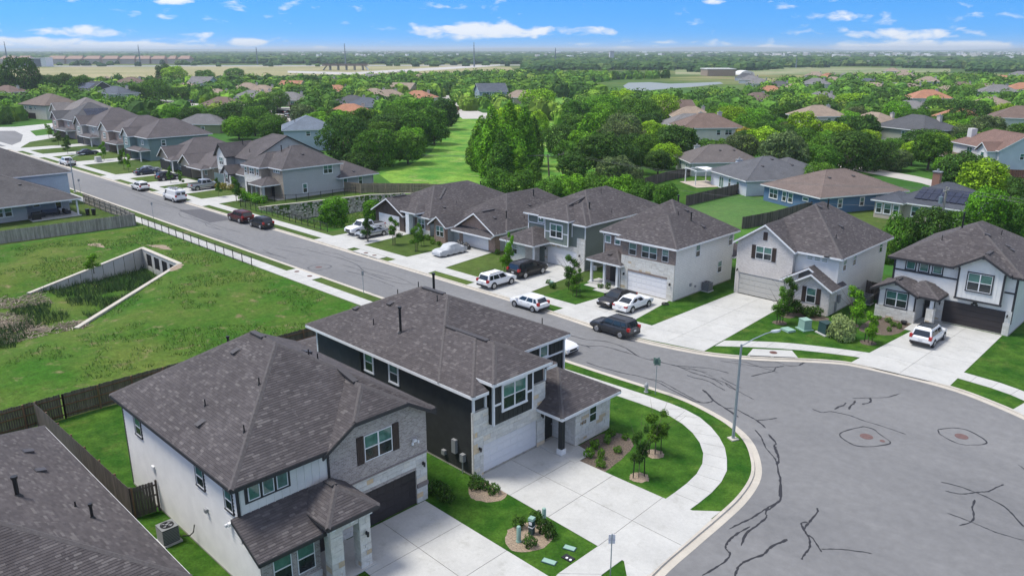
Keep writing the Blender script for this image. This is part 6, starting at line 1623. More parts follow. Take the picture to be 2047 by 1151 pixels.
for a, b_ in ops:
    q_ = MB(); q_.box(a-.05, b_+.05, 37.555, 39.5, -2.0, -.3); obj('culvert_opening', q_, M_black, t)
    ch = MB()
    for (xa, xb, za, zb) in ((a, a+.22, -.35, -.6), (b_, b_-.22, -.35, -.6), (a, a+.22, -1.95, -1.7), (b_, b_-.22, -1.95, -1.7)):
        ch.face([(xa, 37.495, za), (xb, 37.495, za), (xa, 37.495, zb)]); ch.face([(xa, 37.495, zb), (xb, 37.495, za), (xa, 37.495, za)])
    obj('chamfer', ch, M_cw, t, kind='stuff')

# ------------------------------------------------------------------ street furniture
def lamp(label, x, y, rz, H_=8.6, arm=2.6, sc=1):
    t = thing('street_lamp', label, 'street lamp', (x, y, .1), rz)
    obj('base_plate', MB().box(-.28, .28, -.28, .28, 0, .08), M_kerb, t, world=False)
    obj('pole', MB().tube([(0, 0, .05), (0, 0, H_)], [.11, .07], 10), M_galv, t, world=False, smooth=50)
    A = obj('arm', MB().tube([(0, 0, H_-.12), (arm*.4, 0, H_+.22), (arm*.8, 0, H_+.45), (arm, 0, H_+.5)], .035, 8), M_galv, t, world=False)
    b = MB(); rr_ = []
    for i in range(7):
        X = arm-.05+.75*i/6; ww = .16*math.sin(math.pi*(i+.6)/7.2)+.02; rr_.append([(X, -ww, H_+.47), (X, -ww*.7, H_+.58), (X, ww*.7, H_+.58), (X, ww, H_+.47)])
    b.v = [p for r_ in rr_ for p in r_]; b.uv = [(0, 0)]*len(b.v)
    for i in range(6):
        for k in range(4): a = i*4+k; b_ = i*4+(k+1) % 4; b.f.append((a, b_, b_+4, a+4)[::-1]); b.mi.append(0)
    b.f.append((0, 1, 2, 3)); b.f.append((24, 25, 26, 27)[::-1]); b.mi += [0, 0]
    obj('lamp_head', b, mat('lamp_head', (.42, .47, .48), .45), t, world=False, smooth=40)
lamp_top = Zat(-22.8, 44.2, 688)
lamp('tall steel street lamp on the verge at the bend of the street', -22.75, 44.25, math.atan2(.62, .25), lamp_top-.1, 2.4)
lamp('thin street lamp at the left beside the grey house', -157, 45.9, PI/2, Zat(-157, 45.9, 316)-.1, 2.0)
def sign(label, x, y, h, panels, z=.1, name='street_sign'):
    t = thing(name, label, 'sign', (x, y, z))
    obj('post', MB().cyl(0, 0, 0, h, .03, 8), M_galv, t, world=False)
    for (w_, hh, zc_, rz, m_, txt, tm) in panels:
        P_ = obj('sign_plate', MB().box(-w_/2, w_/2, -.012, .012, zc_-hh/2, zc_+hh/2), m_, t, world=False, loc=(0, 0, 0), rz=rz)
        if txt:
            cu = bpy.data.curves.new('t', 'FONT'); cu.body = txt[0]; cu.size = txt[1]; cu.align_x = 'CENTER'; cu.align_y = 'CENTER'
            o = bpy.data.objects.new('t', cu); me = bpy.data.meshes.new_from_object(o); bpy.data.objects.remove(o); me.materials.clear(); me.materials.append(tm)
            me.transform(Matrix.Translation((0, -.016, zc_)) @ Matrix.Rotation(PI/2, 4, 'X')); obj('lettering', me, None, P_, loc=(0, 0, 0))
    return t
M_sgn = mat('sign_green', (.10, .17, .15), .5); M_sgw = mat('sign_white', (.62, .62, .66), .5); M_sgp = mat('sign_violet_print', (.18, .12, .30), .5)
sign('grey green street sign on a thin post on the verge by the hydrant', -30.6, 46.6, 2.9, [(.62, .5, 2.65, 0, M_sgn, None, None), (.62, .5, 2.66, PI/2, M_sgn, None, None)])
sign('small white notice with violet print on a post at the bottom edge', -19.8, 27.1, 2.4, [(.32, .5, 2.1, .75, M_sgw, ('NO\nPARKING', .085), M_sgp)])
sign('thin grey post sign beside the patch of verge behind the charcoal house', -67.6, 46.2, 2.5, [(.3, .45, 2.25, PI/2, M_grey, None, None)])
sign('slim post sign beside the street above the iron railing', -122.6, 46.2, 2.6, [(.25, .4, 2.4, PI/2, M_grey, None, None)])
sign('thin post sign next to the lamp at the left', -155.0, 46.2, 2.6, [(.35, .45, 2.4, PI/2, M_grey, None, None)])
t = thing('fire_hydrant', 'silver fire hydrant on the verge beside the green street sign', 'fire hydrant', (-31.3, 46.4, .1))
M_hyd = mat('hydrant_silver', (.35, .37, .38), .5, metal=.3)
obj('barrel', MB().tube([(0, 0, 0), (0, 0, .06), (0, 0, .07), (0, 0, .55), (0, 0, .57), (0, 0, .62)], [.17, .17, .11, .11, .15, .15], 12), M_hyd, t, world=False)
obj('bonnet', MB().tube([(0, 0, .62), (0, 0, .70), (0, 0, .77), (0, 0, .78), (0, 0, .84)], [.13, .11, .05, .03, .03], 12), M_hyd, t, world=False)
for a in (0, PI/2, PI): obj('nozzle', MB().tube([(0, 0, .45), (.2*math.cos(a), .2*math.sin(a), .45)], .06, 8), M_hyd, t, world=False)
M_upg = mat('utility_green', (.24, .38, .32), .6, var=.08); M_upd = mat('utility_dark_green', (.022, .055, .055), .5)
for (x, y, l) in ((-25.0, 25.95, 'pale green round utility pedestal in the mulch bed, nearest the drive at the bottom'), (-25.2, 28.15, 'pale green round utility pedestal at the edge of the charcoal house drive')):
    t = thing('utility_pedestal', l, 'utility pedestal', (x, y, .1)); obj('tube', MB().tube([(0, 0, 0), (0, 0, .85), (0, 0, .93), (0, 0, .97)], [.12, .12, .10, .04], 14), M_upg, t, world=False, smooth=40); obj('collar', MB().cyl(0, 0, 0, .08, .15, 14), M_upg, t, world=False)
t = thing('utility_pedestal', 'dark green square utility pedestal with white bands in the round mulch bed', 'utility pedestal', (-25.0, 26.95, .1), .2)
obj('cabinet', MB().box(-.13, .13, -.13, .13, 0, .85), M_upd, t, world=False); obj('cap', MB().box(-.15, .15, -.15, .15, .85, 1.0), M_upg, t, world=False)
obj('band', MB().box(-.14, .14, -.14, .14, .42, .48), M_white, t, world=False); obj('label_plate', MB().box(-.09, .09, -.155, -.13, .62, .78), M_white, t, world=False)
for i, (x, y, w_) in enumerate(((-22.7, 27.4, .3), (-22.7, 25.8, .35))):
    t = thing('valve_box', ('upper' if i == 0 else 'lower')+' pale green valve lid in the small lawn beside the sign', 'valve box', (x, y, .1), .3); obj('lid', MB().box(-w_, w_, -.16, .16, 0, .05), M_upg, t, world=False); obj('rim', MB().box(-w_-.04, w_+.04, -.2, .2, -.02, .03), M_upd, t, world=False)
t = thing('water_meter_box', 'black water meter lid with two white caps in the small lawn', 'water meter', (-22.2, 26.7, .1)); obj('lid', MB().box(-.3, .3, -.2, .2, 0, .05), M_black, t, world=False)
for s_ in (-1, 1): obj('cap', MB().cyl(s_*.12+.1, -.08, .05, .08, .07, 10), M_white, t, world=False)
def hipbox(name, label, x, y, w_, d_, h_, m_, rz=0, padm=None, cat='utility box'):
    t = thing(name, label, cat, (x, y, .1), rz)
    if padm: obj('pad', MB().box(-w_/2-.15, w_/2+.15, -d_/2-.15, d_/2+.15, 0, .1), padm, t, world=False)
    b = MB(); a = .9; T_ = [(-w_/2*a, -d_/2*a, h_), (w_/2*a, -d_/2*a, h_), (w_/2*a, d_/2*a, h_), (-w_/2*a, d_/2*a, h_)]; B__ = [(-w_/2, -d_/2, .05), (w_/2, -d_/2, .05), (w_/2, d_/2, .05), (-w_/2, d_/2, .05)]
    b.face(T_)
    for i in range(4): j = (i+1) % 4; b.face([B__[i], B__[j], T_[j], T_[i]])
    obj('cabinet', b, m_, t, world=False)
    obj('lid', MB().box(-w_/2*a-.03, w_/2*a+.03, -d_/2*a-.03, d_/2*a+.03, h_, h_+.07), m_, t, world=False); return t
hipbox('transformer_box', 'pale green transformer box on the lawn left of the flowering shrub', -29.0, 68.4, .95, .85, .95, M_upg, -.5, M_upg)
hipbox('transformer_box', 'dark green transformer box on its concrete pad beside the flowering shrub', -27.1, 68.6, 1.1, .95, 1.05, M_upd, -.5, M_conc)
hipbox('utility_vault', 'flat pale green vault lid set in the lawn before the white brick house', -29.9, 66.9, 1.1, .9, .14, M_upg, -.4)
hipbox('utility_box', 'small green utility box on the lawn before the three-post porch', -55.1, 62.3, .35, .3, .5, M_upg, 0)
hipbox('transformer_box', 'pale grey cabinet among shrubs before the twin gables far up the street', *G(197, 325), 1.5, 1.2, 1.2, M_conc, 0, M_conc)
t = thing('hose_coil', 'black garden hose coiled at the corner of the white stone house', 'garden hose', (-42.5, 65.6, .13))
obj('coil', MB().tube([(.38*math.cos(a*.4)*(1-.004*a), .38*math.sin(a*.4)*(1-.004*a), .03+.002*a) for a in range(48)], .03, 6), M_black, t, world=False)
t = thing('hose_pot', 'dark round hose pot on the bed under the low window at the right edge', 'pot', (-22.9, 76.3, .12)); obj('pot', MB().tube([(0, 0, 0), (0, 0, .25), (0, 0, .3)], [.22, .28, .28], 12), M_black, t, world=False)
obj('rim', MB().tube([(.28*math.cos(a), .28*math.sin(a), .3) for a in [k*PI/8 for k in range(17)]], .03, 6), M_black, t, world=False)
# patio furniture of the grey house
M_wick = mat('dark_wicker', (.03, .032, .04), .8); M_cush = mat('grey_blue_cushion', (.14, .16, .21), .9)
def sofa(x, y, rz, w_, label):
    t = thing('patio_sofa', label, 'sofa', (x, y, .2), rz)
    obj('frame', MB().box(-w_/2, w_/2, -.4, .4, .05, .32), M_wick, t, world=False); obj('backrest', MB().box(-w_/2, w_/2, .28, .42, .32, .78), M_wick, t, world=False)
    for s_ in (-1, 1): obj('armrest', MB().box(s_*w_/2-.07, s_*w_/2+.07, -.4, .4, .05, .58), M_wick, t, world=False)
    n_ = max(1, round(w_/.7))
    for i in range(n_): a = -w_/2+.1+(w_-.2)*i/n_; b_ = a+(w_-.2)/n_-.03; obj('cushion', MB().box(a, b_, -.38, .25, .32, .45), M_cush, t, world=False); obj('cushion', MB().box(a, b_, .15, .28, .45, .82), M_cush, t, world=False)
sofa(-137.4, 36.2, PI/2, 2.4, 'long grey blue cushioned sofa against the wall of the covered patio'); sofa(-136.4, 38.2, PI, 1.5, 'short grey blue sofa at the right end of the covered patio'); sofa(-136.0, 34.4, -PI/2, .9, 'single dark patio chair at the left end of the patio')
t = thing('patio_table', 'low dark table in the middle of the patio seats', 'table', (-135.8, 36.5, .2)); obj('table_top', MB().box(-.4, .4, -.5, .5, .35, .4), M_wick, t, world=False)
for sx in (-1, 1):
    for sy in (-1, 1): obj('leg', MB().box(sx*.34-.03, sx*.34+.03, sy*.44-.03, sy*.44+.03, 0, .35), M_wick, t, world=False)
t = thing('barbecue_grill', 'black covered barbecue grill at the left end of the patio', 'barbecue', (-134.6, 33.4, .2)); obj('cabinet', MB().box(-.35, .35, -.6, .6, 0, .8), M_black, t, world=False); obj('hood', MB().tube([(0, -.55, .85), (0, .55, .85)], .33, 12), M_black, t, world=False)
for i, c in enumerate(((-133.0, 40.2), (-132.4, 40.9))):
    t = thing('wheelie_bin', ('nearer' if i else 'farther')+' black bin in the corner of the patio yard', 'bin', (*c, .1)); obj('body', MB().tube([(0, 0, .05), (0, 0, .95)], [.26, .34], 4), M_black, t, world=False); obj('lid', MB().box(-.3, .3, -.3, .3, .95, 1.02), M_black, t, world=False)
# power poles and the line running behind the houses
M_wire = mat('wire', (.12, .12, .13), .6)
def power_pole(label, x, y, top, arm=2.4, tilt=0, m_=None, rz=0):
    t = thing('power_pole', label, 'power pole', (x, y, 0), rz); m_ = m_ or M_pole
    obj('pole', MB().tube([(0, 0, -.2), (tilt, 0, top)], [.19, .12], 8), m_, t, world=False)
    obj('crossarm', MB().box(tilt-.06, tilt+.06, -arm/2, arm/2, top-.55, top-.42), m_, t, world=False)
    for s_ in (-1, 0, 1): obj('insulator', MB().cyl(tilt, s_*arm*.46, top-.42, top-.18, .06, 8), mat('insulator', (.4, .4, .4), .3), t, world=False)
    return (x+tilt, y, top)
def ptop(x, y, row): return Zat(x, y, row)
pL = power_pole('dark power pole rising behind the grey houses at the upper left', -276.7, 118.8, ptop(-276.7, 118.8, 216))
p1 = power_pole('leaning left one of the twin power poles in front of the meadow trees', -107.3, 120.1, ptop(-107.3, 120.1, 309), tilt=-.5, arm=1.2)
p2 = power_pole('right one of the twin power poles with the wide crossarm', -105.0, 121.7, ptop(-105.0, 121.7, 304), arm=3)
c = G(1874, 492); zr = ptop(c[0], c[1], 374)
p3 = power_pole('pale power pole with a drum transformer in front of the solar roof', c[0], c[1], zr, m_=mat('pale_pole', (.27, .25, .22), .9), rz=0)
tr = thing('pole_transformer', 'grey drum transformer hanging on the pale power pole', 'transformer', (c[0]-.45, c[1]-.2, zr-2.2)); obj('drum', MB().cyl(0, 0, 0, .9, .24, 12), M_galv, tr, world=False); obj('bushing', MB().cyl(0, 0, .9, 1.2, .06, 8), M_galv, tr, world=False)
WN = {}
def wire(label, a, b_, sag=1.2, r_=.018):
    sp = 'left hand' if a[0] < -200 else ('short' if abs(a[0]-b_[0]) < 5 else ('right hand' if a[0] < -60 else 'far right')); WN[sp] = WN.get(sp, 0)+1
    label = '%s thin overhead wire of the %s span of the power line' % (('first', 'second', 'third', 'lowest')[WN[sp]-1], sp); P = []
    for i in range(17): f = i/16; P.append((a[0]+(b_[0]-a[0])*f, a[1]+(b_[1]-a[1])*f, a[2]+(b_[2]-a[2])*f-4*sag*f*(1-f)))
    o = obj('power_line', MB().tube(P, r_, 5), M_wire); tag(o, label, 'power line', 'wires strung between the power poles')
for dy in (-1.1, 0, 1.1): wire('thin overhead wire strung along the pole line behind the houses', (pL[0], pL[1]+dy, pL[2]-.2), (p1[0], p1[1]+dy, p1[2]-.2), 5.2)
for dy in (-.7, .7): wire('thin overhead wire strung along the pole line behind the houses', (p2[0], p2[1]+dy, p2[2]-.2), (p3[0], p3[1]+dy, p3[2]-.2), 1.6)
wire('thin overhead wire strung along the pole line behind the houses', (pL[0], pL[1], pL[2]-2), (p1[0], p1[1], p1[2]-3), 4.5)
wire('thin overhead wire strung along the pole line behind the houses', (p2[0], p2[1], p2[2]-3), (p3[0], p3[1], p3[2]-2.6), 2.0)
for dy in (-1.2, 1.2): wire('thin overhead wire strung along the pole line behind the houses', (p3[0], p3[1]+dy, p3[2]-.2), (p3[0]+90, p3[1]+6+dy, p3[2]-1), 1.5)
wire('thin overhead wire strung along the pole line behind the houses', (p2[0], p2[1], p2[2]-.5), (p1[0], p1[1], p1[2]-.5), .05)
# ------------------------------------------------------------------ older houses beyond
def k_objroof(c):
    oi = c['N'].new('ShaderNodeObjectInfo')
    x = k_uvbrick(c, (.95,)*3, (1.15,)*3, (.62,)*3, w=.4, h=.18, ms=.015, mbump=.3, patch=.15)
    return c['mix'](1, x, oi.outputs['Color'], 'MULTIPLY')
def k_objwall(c):
    oi = c['N'].new('ShaderNodeObjectInfo')
    n = c['ramp'](c['noise'](.8, 5), [(.3, (.92,)*3), (.7, (1.06,)*3)])
    return c['mix'](1, n, oi.outputs['Color'], 'MULTIPLY')
M_or = mat('aged_shingle', (.2,)*3, .95, kind=k_objroof); M_ow = mat('house_wall', (.4,)*3, .85, kind=k_objwall)
BLD = []          # (x, y, radius) of everything that trees must not stand in
def hz_(roofs, x, y): return max([r.h(x, y) for r in roofs if r.inside(x, y)] or [0])
def plain(name, label, x, y, rz, blocks, roofs, chim=None, wins=(), gar=(), rc=(.15, .12, .1), wc=(.5, .47, .42), trim=M_white, chc=None, grp=None, vents=(), posts=()):
    H = thing(name, label, 'house', (0, 0, 0))
    for b_ in blocks: o = obj('wall', MB().box(*b_, skip='tb'), M_ow, H); o.color = (*wc, 1)
    n0 = len(KIDS[H.name])
    build_roofs(H, roofs, detail=1, deckmat=M_or, capmat=M_or, trim={'w': trim, 'd': M_dark})
    for o in KIDS[H.name][n0:]:
        o.color = (*rc, 1)
        for k in KIDS.get(o.name, []): k.color = (*[v*1.05 for v in rc], 1)
    if chim:
        cx, cy, hh = chim; z = hz_(roofs, cx, cy); P_ = obj('chimney', MB().box(cx-.55, cx+.55, cy-.4, cy+.4, z-1.2, z+hh), M_ow, H); P_.color = (*(chc or wc), 1)
        obj('chimney_cap', MB().box(cx-.65, cx+.65, cy-.5, cy+.5, z+hh, z+hh+.15).cyl(cx, cy, z+hh+.15, z+hh+.5, .18, 8), M_grey, P_)
    for w_ in wins: window(H, *w_[:6], *(w_[6:8] if len(w_) > 6 else (1, 2)), .1)
    for g_ in gar: garage(H, *g_, inset=-.06)
    for (px_, py_, w_, h_) in posts: post(H, px_, py_, w_, .1, h_, M_white)
    if vents: roof_bits(H, roofs, **vents)
    H.location = (x, y, 0); H.rotation_euler = (0, 0, rz)
    if grp: H['group'] = grp
    BLD.append((x, y, 8)); return H
C_tan, C_brn, C_gry, C_dgr, C_ter, C_slt = (.27, .21, .16), (.15, .105, .085), (.17, .165, .165), (.075, .078, .085), (.36, .17, .10), (.085, .10, .125)
# the blue single-storey house
a = R(-18)
r_ = [Roof(-9.0, 9.5, -7.0, 7.5, 2.9, .42, 'x'), Roof(3, 13.5, 3, 11.5, 2.9, .4, 'x')]
plain('bungalow', 'deep blue single-storey house with brown hip roof facing the open back yard', -53.6, 131.5, R(66), [(-8.5, 9.0, -6.5, 7.0, .1, 2.8), (3.5, 13, 3.5, 11, .1, 2.8)], r_,
      wins=[('-y', -6.5, -4.5, 1.0, .8, 1.3), ('-y', -6.5, 0, 1.0, .8, 1.3), ('-y', -6.5, 3.5, 1.0, 1.1, 1.2, 2, 1), ('-x', -8.5, 4.5, .9, 2.0, 1.5, 2, 2), ('-x', -8.5, .3, .9, 1.0, 1.5, 1, 2), ('-x', -8.5, -3.2, 1.8, 1.2, .5, 1, 1), ('-x', -8.5, 1.8, .9, .9, 1.5, 1, 2)],
      rc=(.15, .115, .10), wc=(.085, .165, .28), vents=dict(turtles=((-3, -2), (-2, 2), (2, -2))))
# the grey hip with the white pergola
r_ = [Roof(-7.5, 8.5, -7.2, 7.2, 2.9, .45, 'x'), Roof(2, 13, -2, 9.5, 2.9, .42, 'x')]
plain('bungalow', 'white and blue single-storey house with slate grey hip roof and a white chimney', -69.5, 137.5, R(58), [(-7, 8, -6.7, 6.7, .1, 2.8), (2.5, 12.5, -1.5, 9, .1, 2.8)], r_, chim=(-2.5, 4.5, .8),
      wins=[('-x', -7, 2.5, .2, 1.6, 2.0, 2, 1), ('-x', -7, -.6, .9, .8, 1.4), ('-x', -7, -3.6, 1.1, .9, 1.1, 1, 1), ('-y', -6.7, 1.5, 1.2, 1.2, 1.0, 2, 1)], rc=(.095, .098, .108), wc=(.55, .60, .66), vents=dict(turtles=((-2, -3), (1, -1), (4, -3))))
t = thing('pergola', 'white open pergola with a pale shade sail on the patio of the slate roofed house', 'pergola', (-80.8, 134.6, .1), R(58))
for x in (-2.2, 2.2):
    for y in (-2.2, 2.2): obj('post', MB().box(x-.08, x+.08, y-.08, y+.08, 0, 2.6), M_white, t, world=False)
for y in (-2.2, 2.2): obj('beam', MB().box(-2.5, 2.5, y-.06, y+.06, 2.6, 2.78), M_white, t, world=False)
for x in (-2.2, 0, 2.2): obj('beam', MB().box(x-.06, x+.06, -2.5, 2.5, 2.78, 2.9), M_white, t, world=False)
obj('shade_sail', MB().box(-.2, 2.2, -2.0, 2.0, 2.92, 2.95), M_white, t, world=False); obj('patio_floor', MB().box(-3, 3, -4.5, 3, -.05, .06), mat('buff_paving', (.42, .36, .30), .9, var=.15), t, world=False)
r_ = [Roof(-6.5, 9, -6, 6, 2.9, .5, 'x')]
plain('bungalow', 'pale house with taupe hip roof and white chimney left of the pergola', -87.5, 149.5, R(50), [(-6, 8.5, -5.5, 5.5, .1, 2.8)], r_, chim=(-2, 4, 1.2), wins=[('-y', -5.5, 2, 1.2, 1.2, .9, 2, 1), ('-x', -6, 2, .6, .9, 1.8), ('-x', -6, -2, .9, .8, 1.3)], rc=(.12, .105, .10), wc=(.50, .55, .52), vents=dict(turtles=((1, -2), (4, -2))))
# the solar house
r_ = [Roof(-6, 7, -6, 6, 2.9, .48, 'x'), Roof(-8, -3, -7, -.5, 2.9, .45, 'x')]
Hs = plain('bungalow', 'low brick house with dark roof full of solar panels and a tall brick chimney', -36.5, 131.5, R(-4), [(-5.5, 6.5, -5.5, 5.5, .1, 2.8), (-7.5, -3.5, -6.5, -1, .1, 2.8)], r_, chim=(-2.6, 3.2, 2.4), chc=(.28, .15, .10),
      wins=[('-y', -6.5, -6.8, .9, .8, 1.5), ('-y', -6.5, -5.5, .9, 1.0, 1.5), ('-y', -6.5, -4.2, .9, .8, 1.5), ('-y', -5.5, -1.8, .9, 1.0, 1.5), ('-y', -5.5, .6, .9, 1.2, 1.5, 2, 2), ('-y', -5.5, 3.4, .9, 1.2, 1.5, 2, 2)], rc=(.06, .068, .085), wc=(.45, .40, .33))
def solar(H, loc, rz, slope, nx, ny, pw=1.0, ph=1.65):
    S_ = obj('solar_array', MB().box(-nx*pw/2, nx*pw/2, -.02, .02, -.03, 0), M_black, H, world=False, loc=loc); S_.rotation_euler = (slope, 0, rz)
    if 'pv' not in VENT: VENT['pv'] = MB().box(-.47, .47, .02, 1.60, 0, .04).mesh('solar_panel', mat('solar_cell', (.012, .016, .035), .12, var=.3, vscale=1, spec=.8))
    for i in range(nx):
        for j in range(ny): o = obj('solar_panel', VENT['pv'], None, S_, loc=((i-(nx-1)/2)*pw, j*ph-ny*ph/2, .03))
solar(Hs, (1.5, -3.4, 4.25), 0, math.atan(.48), 8, 2)


r_ = [Roof(-10, 7.5, -5.8, 5.8, 5.5, .55, 'x', ('hip', 'gable')), Roof(2.2, 6.6, -7.6, 0, 5.3, .75, 'y', ('gable', 'hip')), Roof(-10.4, 6.8, -8.6, -5.0, 2.7, .45, 'x', level=1)]
Hw = thing('large_house', 'tall white house with brown roof, white chimney and pale blue end wall', 'house', (0, 0, 0))
for b_ in ((-9.5, 7.0, -5.3, 5.3, .1, 5.4), (2.6, 6.2, -7.1, -5.3, .1, 5.2), (-9.5, 6.0, -8.0, -5.3, .1, 2.6)): o = obj('wall', MB().box(*b_, skip='tb'), M_ow, Hw); o.color = (.62, .63, .64, 1)
mb = MB(); end_wall(mb, '+x', 7.02, r_[0], -5.3, 5.3, .1); o = obj('gable_wall', mb, M_ow, Hw); o.color = (.52, .56, .60, 1)
mb = MB(); end_wall(mb, '-y', -7.12, r_[1], 2.6, 6.2, 2.6); o = obj('gable_wall', mb, M_ow, Hw); o.color = (.64, .65, .66, 1)
n0 = len(KIDS[Hw.name]); build_roofs(Hw, r_, detail=1, deckmat=M_or, capmat=M_or)
for o in KIDS[Hw.name][n0:]:
    o.color = (.17, .105, .085, 1)
    for k in KIDS.get(o.name, []): k.color = o.color
o = obj('chimney', MB().box(-7.8, -6.2, -3.6, -2.4, 6.0, 8.6), M_ow, Hw); o.color = (.62, .6, .58, 1)
for w_ in (('-y', -5.3, -3.2, 3.6, 1.8, 1.4, 2, 1), ('-y', -7.12, 4.4, 3.3, 1.1, 1.6, 1, 2), ('+x', 7.02, -.5, 3.6, .8, 1.2, 1, 2)): window(Hw, *w_, .1)
Hw.location = (-43.5, 192.5, 0); Hw.rotation_euler = (0, 0, R(-44)); BLD.append((-44, 192, 12))
r_ = [Roof(-8.5, 8, -6.5, 6.5, 5.5, .45, 'x')]
plain('large_house', 'pale blue two-storey house with blue grey hip roof behind the blue grey gable', -187, 113, R(-30), [(-8, 7.5, -6, 6, .1, 5.4)], r_, wins=[('-y', -6, 5.0, 3.9, 1.3, 1.1, 2, 1), ('+x', 7.5, 0, 3.9, 1.0, 1.1)], rc=(.13, .16, .20), wc=(.42, .50, .58), vents=dict(turtles=((1, -3), (-3, -3))))
r_ = [Roof(-8, 8, -6, 6, 2.9, .45, 'x')]
plain('bungalow', 'olive single-storey house with grey hip roof behind the dark power pole', -248, 113, R(40), [(-7.5, 7.5, -5.5, 5.5, .1, 2.8)], r_, wins=[('-y', -5.5, 2, 1.2, 1, 1)], rc=(.13, .13, .135), wc=(.24, .27, .15))
r_ = [Roof(-9, 9, -7, 7, 5.2, .6, 'x', ('hip', 'gable'))]
Hl = plain('large_house', 'near black gabled house with solar panels at the far upper left', -455, 150, R(10), [(-8.5, 8.5, -6.5, 6.5, .1, 5.1)], r_, rc=(.04, .045, .05), wc=(.06, .065, .07))
mb = MB(); end_wall(mb, '+x', 8.5, r_[0], -6.5, 6.5, 5.0); o = obj('gable_wall', mb, M_ow, Hl, world=False, loc=(0, 0, 0)); o.color = (.05, .055, .06, 1)
solar(Hl, (-1, -3.8, 7.2), 0, math.atan(.6), 14, 3)
# houses far up the street on the north side, seen end on
def rowhouse(label, x0, x1, yf, wc, rc, gable=None, gc=None, rise=.6, two=True, gx=None, door_=M_gbrown, extra=None):
    wh = 5.3 if two else 2.7
    bl = [(x0+.5, x1-.5, yf+1.6, yf+16, .1, wh)]
    rf = [Roof(x0, x1, yf+1.1, yf+17, wh+.1, rise, 'y')]
    g0, g1 = gable or (x0, (x0+x1)/2)
    bl.append((g0+.45, g1-.45, yf+.1, yf+1.7, .1, wh)); rf.append(Roof(g0, g1, yf-.4, yf+9, wh+.1, rise+.15, 'y', ('gable', 'hip')))
    rf.append(Roof(g1-.6, x1-.4, yf-.9, yf+1.8, 2.6, .45, 'x', level=1))
    H = plain('row_house', label, 0, 0, 0, bl, rf, wins=[('-y', yf+.05, (g0+g1)/2, wh-1.9 if two else 1.0, 1.5, 1.3, 2, 2), ('-y', yf+1.6, (g1+x1)/2-.5, wh-1.7 if two else 1.0, 1.0, 1.0, 2, 1), ('+x', x1-.5, yf+5, wh-1.9 if two else 1, .9, 1.3)], rc=rc, wc=wc)
    mb = MB(); end_wall(mb, '-y', yf+.08, rf[1], g0+.45, g1-.45, wh-.2); o = obj('gable_wall', mb, M_ow, H, world=False, loc=(0, 0, 0)); o.color = (*(gc or wc), 1)
    garage(H, '-y', yf+.05, g0+.7, g1-.6, 2.1, door_, inset=-.06)
    post(H, x1-.8, yf-.5, .22, .1, 2.5, M_white)
    BLD.append(((x0+x1)/2, yf+8, 10)); return H
rr0 = (.10, .088, .09)
rowhouse('low tan house with hip roofs behind the silver pickup', -163.5, -151.2, 68.2, (.36, .32, .26), rr0, (-163.3, -157.5), two=False, rise=.5)
rowhouse('grey teal low house with small steep entry gable beside the blue saloons', -180, -168, 69.5, (.22, .27, .29), rr0, (-177, -171), (.30, .26, .22), two=False, rise=.6)
rowhouse('teal two-storey house with white triangular gable and round lawn in front', -202, -189.5, 71.2, (.17, .25, .25), rr0, (-202, -197), (.62, .62, .60))
rowhouse('brick and white two-storey house with brown garage door up the street', -221, -207.5, 72.6, (.36, .28, .24), rr0, (-221, -214.5), (.56, .53, .49), rise=.5)
rowhouse('grey house with dark gable and a porch behind small round trees', -243, -229, 73.6, (.38, .36, .34), rr0, (-243, -237), (.3, .26, .25))
Hp = rowhouse('dark red brick house with solar panels glinting on its right slope', -268, -253, 75, (.36, .28, .25), (.085, .085, .09), (-268, -262), (.26, .2, .2))
solar(Hp, (-255.6, 84.5, 7.0), PI/2, math.atan(.6), 7, 3, 1.0)
rowhouse('tan house with a big grey gable roof near the far street bend', -300, -282, 84, (.33, .28, .24), (.17, .155, .15), (-300, -292), (.38, .34, .3), rise=.55)
r_ = [Roof(-9.5, 9.5, -7, 8, 5.3, .5, 'x', fascia='d'), Roof(-14, -8.5, -7, -3, 2.8, .4, 'x', fascia='d', level=1)]
Hr = plain('large_house', 'white fronted house with wide brown hip roof closing the far end of the street', -341.5, 96, R(12), [(-9, 9, -6.5, 7.5, .1, 5.2)], r_, wins=[('-y', -6.5, -5, 3.6, .9, 1.1), ('-y', -6.5, -1.6, 3.4, 1.8, 1.3, 2, 2), ('-y', -6.5, 1.6, 3.6, .9, 1.1), ('+x', 9, -3, 3.5, .9, 1.2)], gar=[('-y', -6.5, -4.2, 1.2, 2.2, M_gbrown)], rc=(.15, .118, .10), wc=(.52, .50, .46), trim=M_dark)
for x, y in ((-13.4, -6.6), (-10.8, -6.6)): o = obj('porch_post', MB().box(x-.15, x+.15, y-.15, y+.15, .1, 2.8), M_white, Hr, world=False, loc=(0, 0, 0))

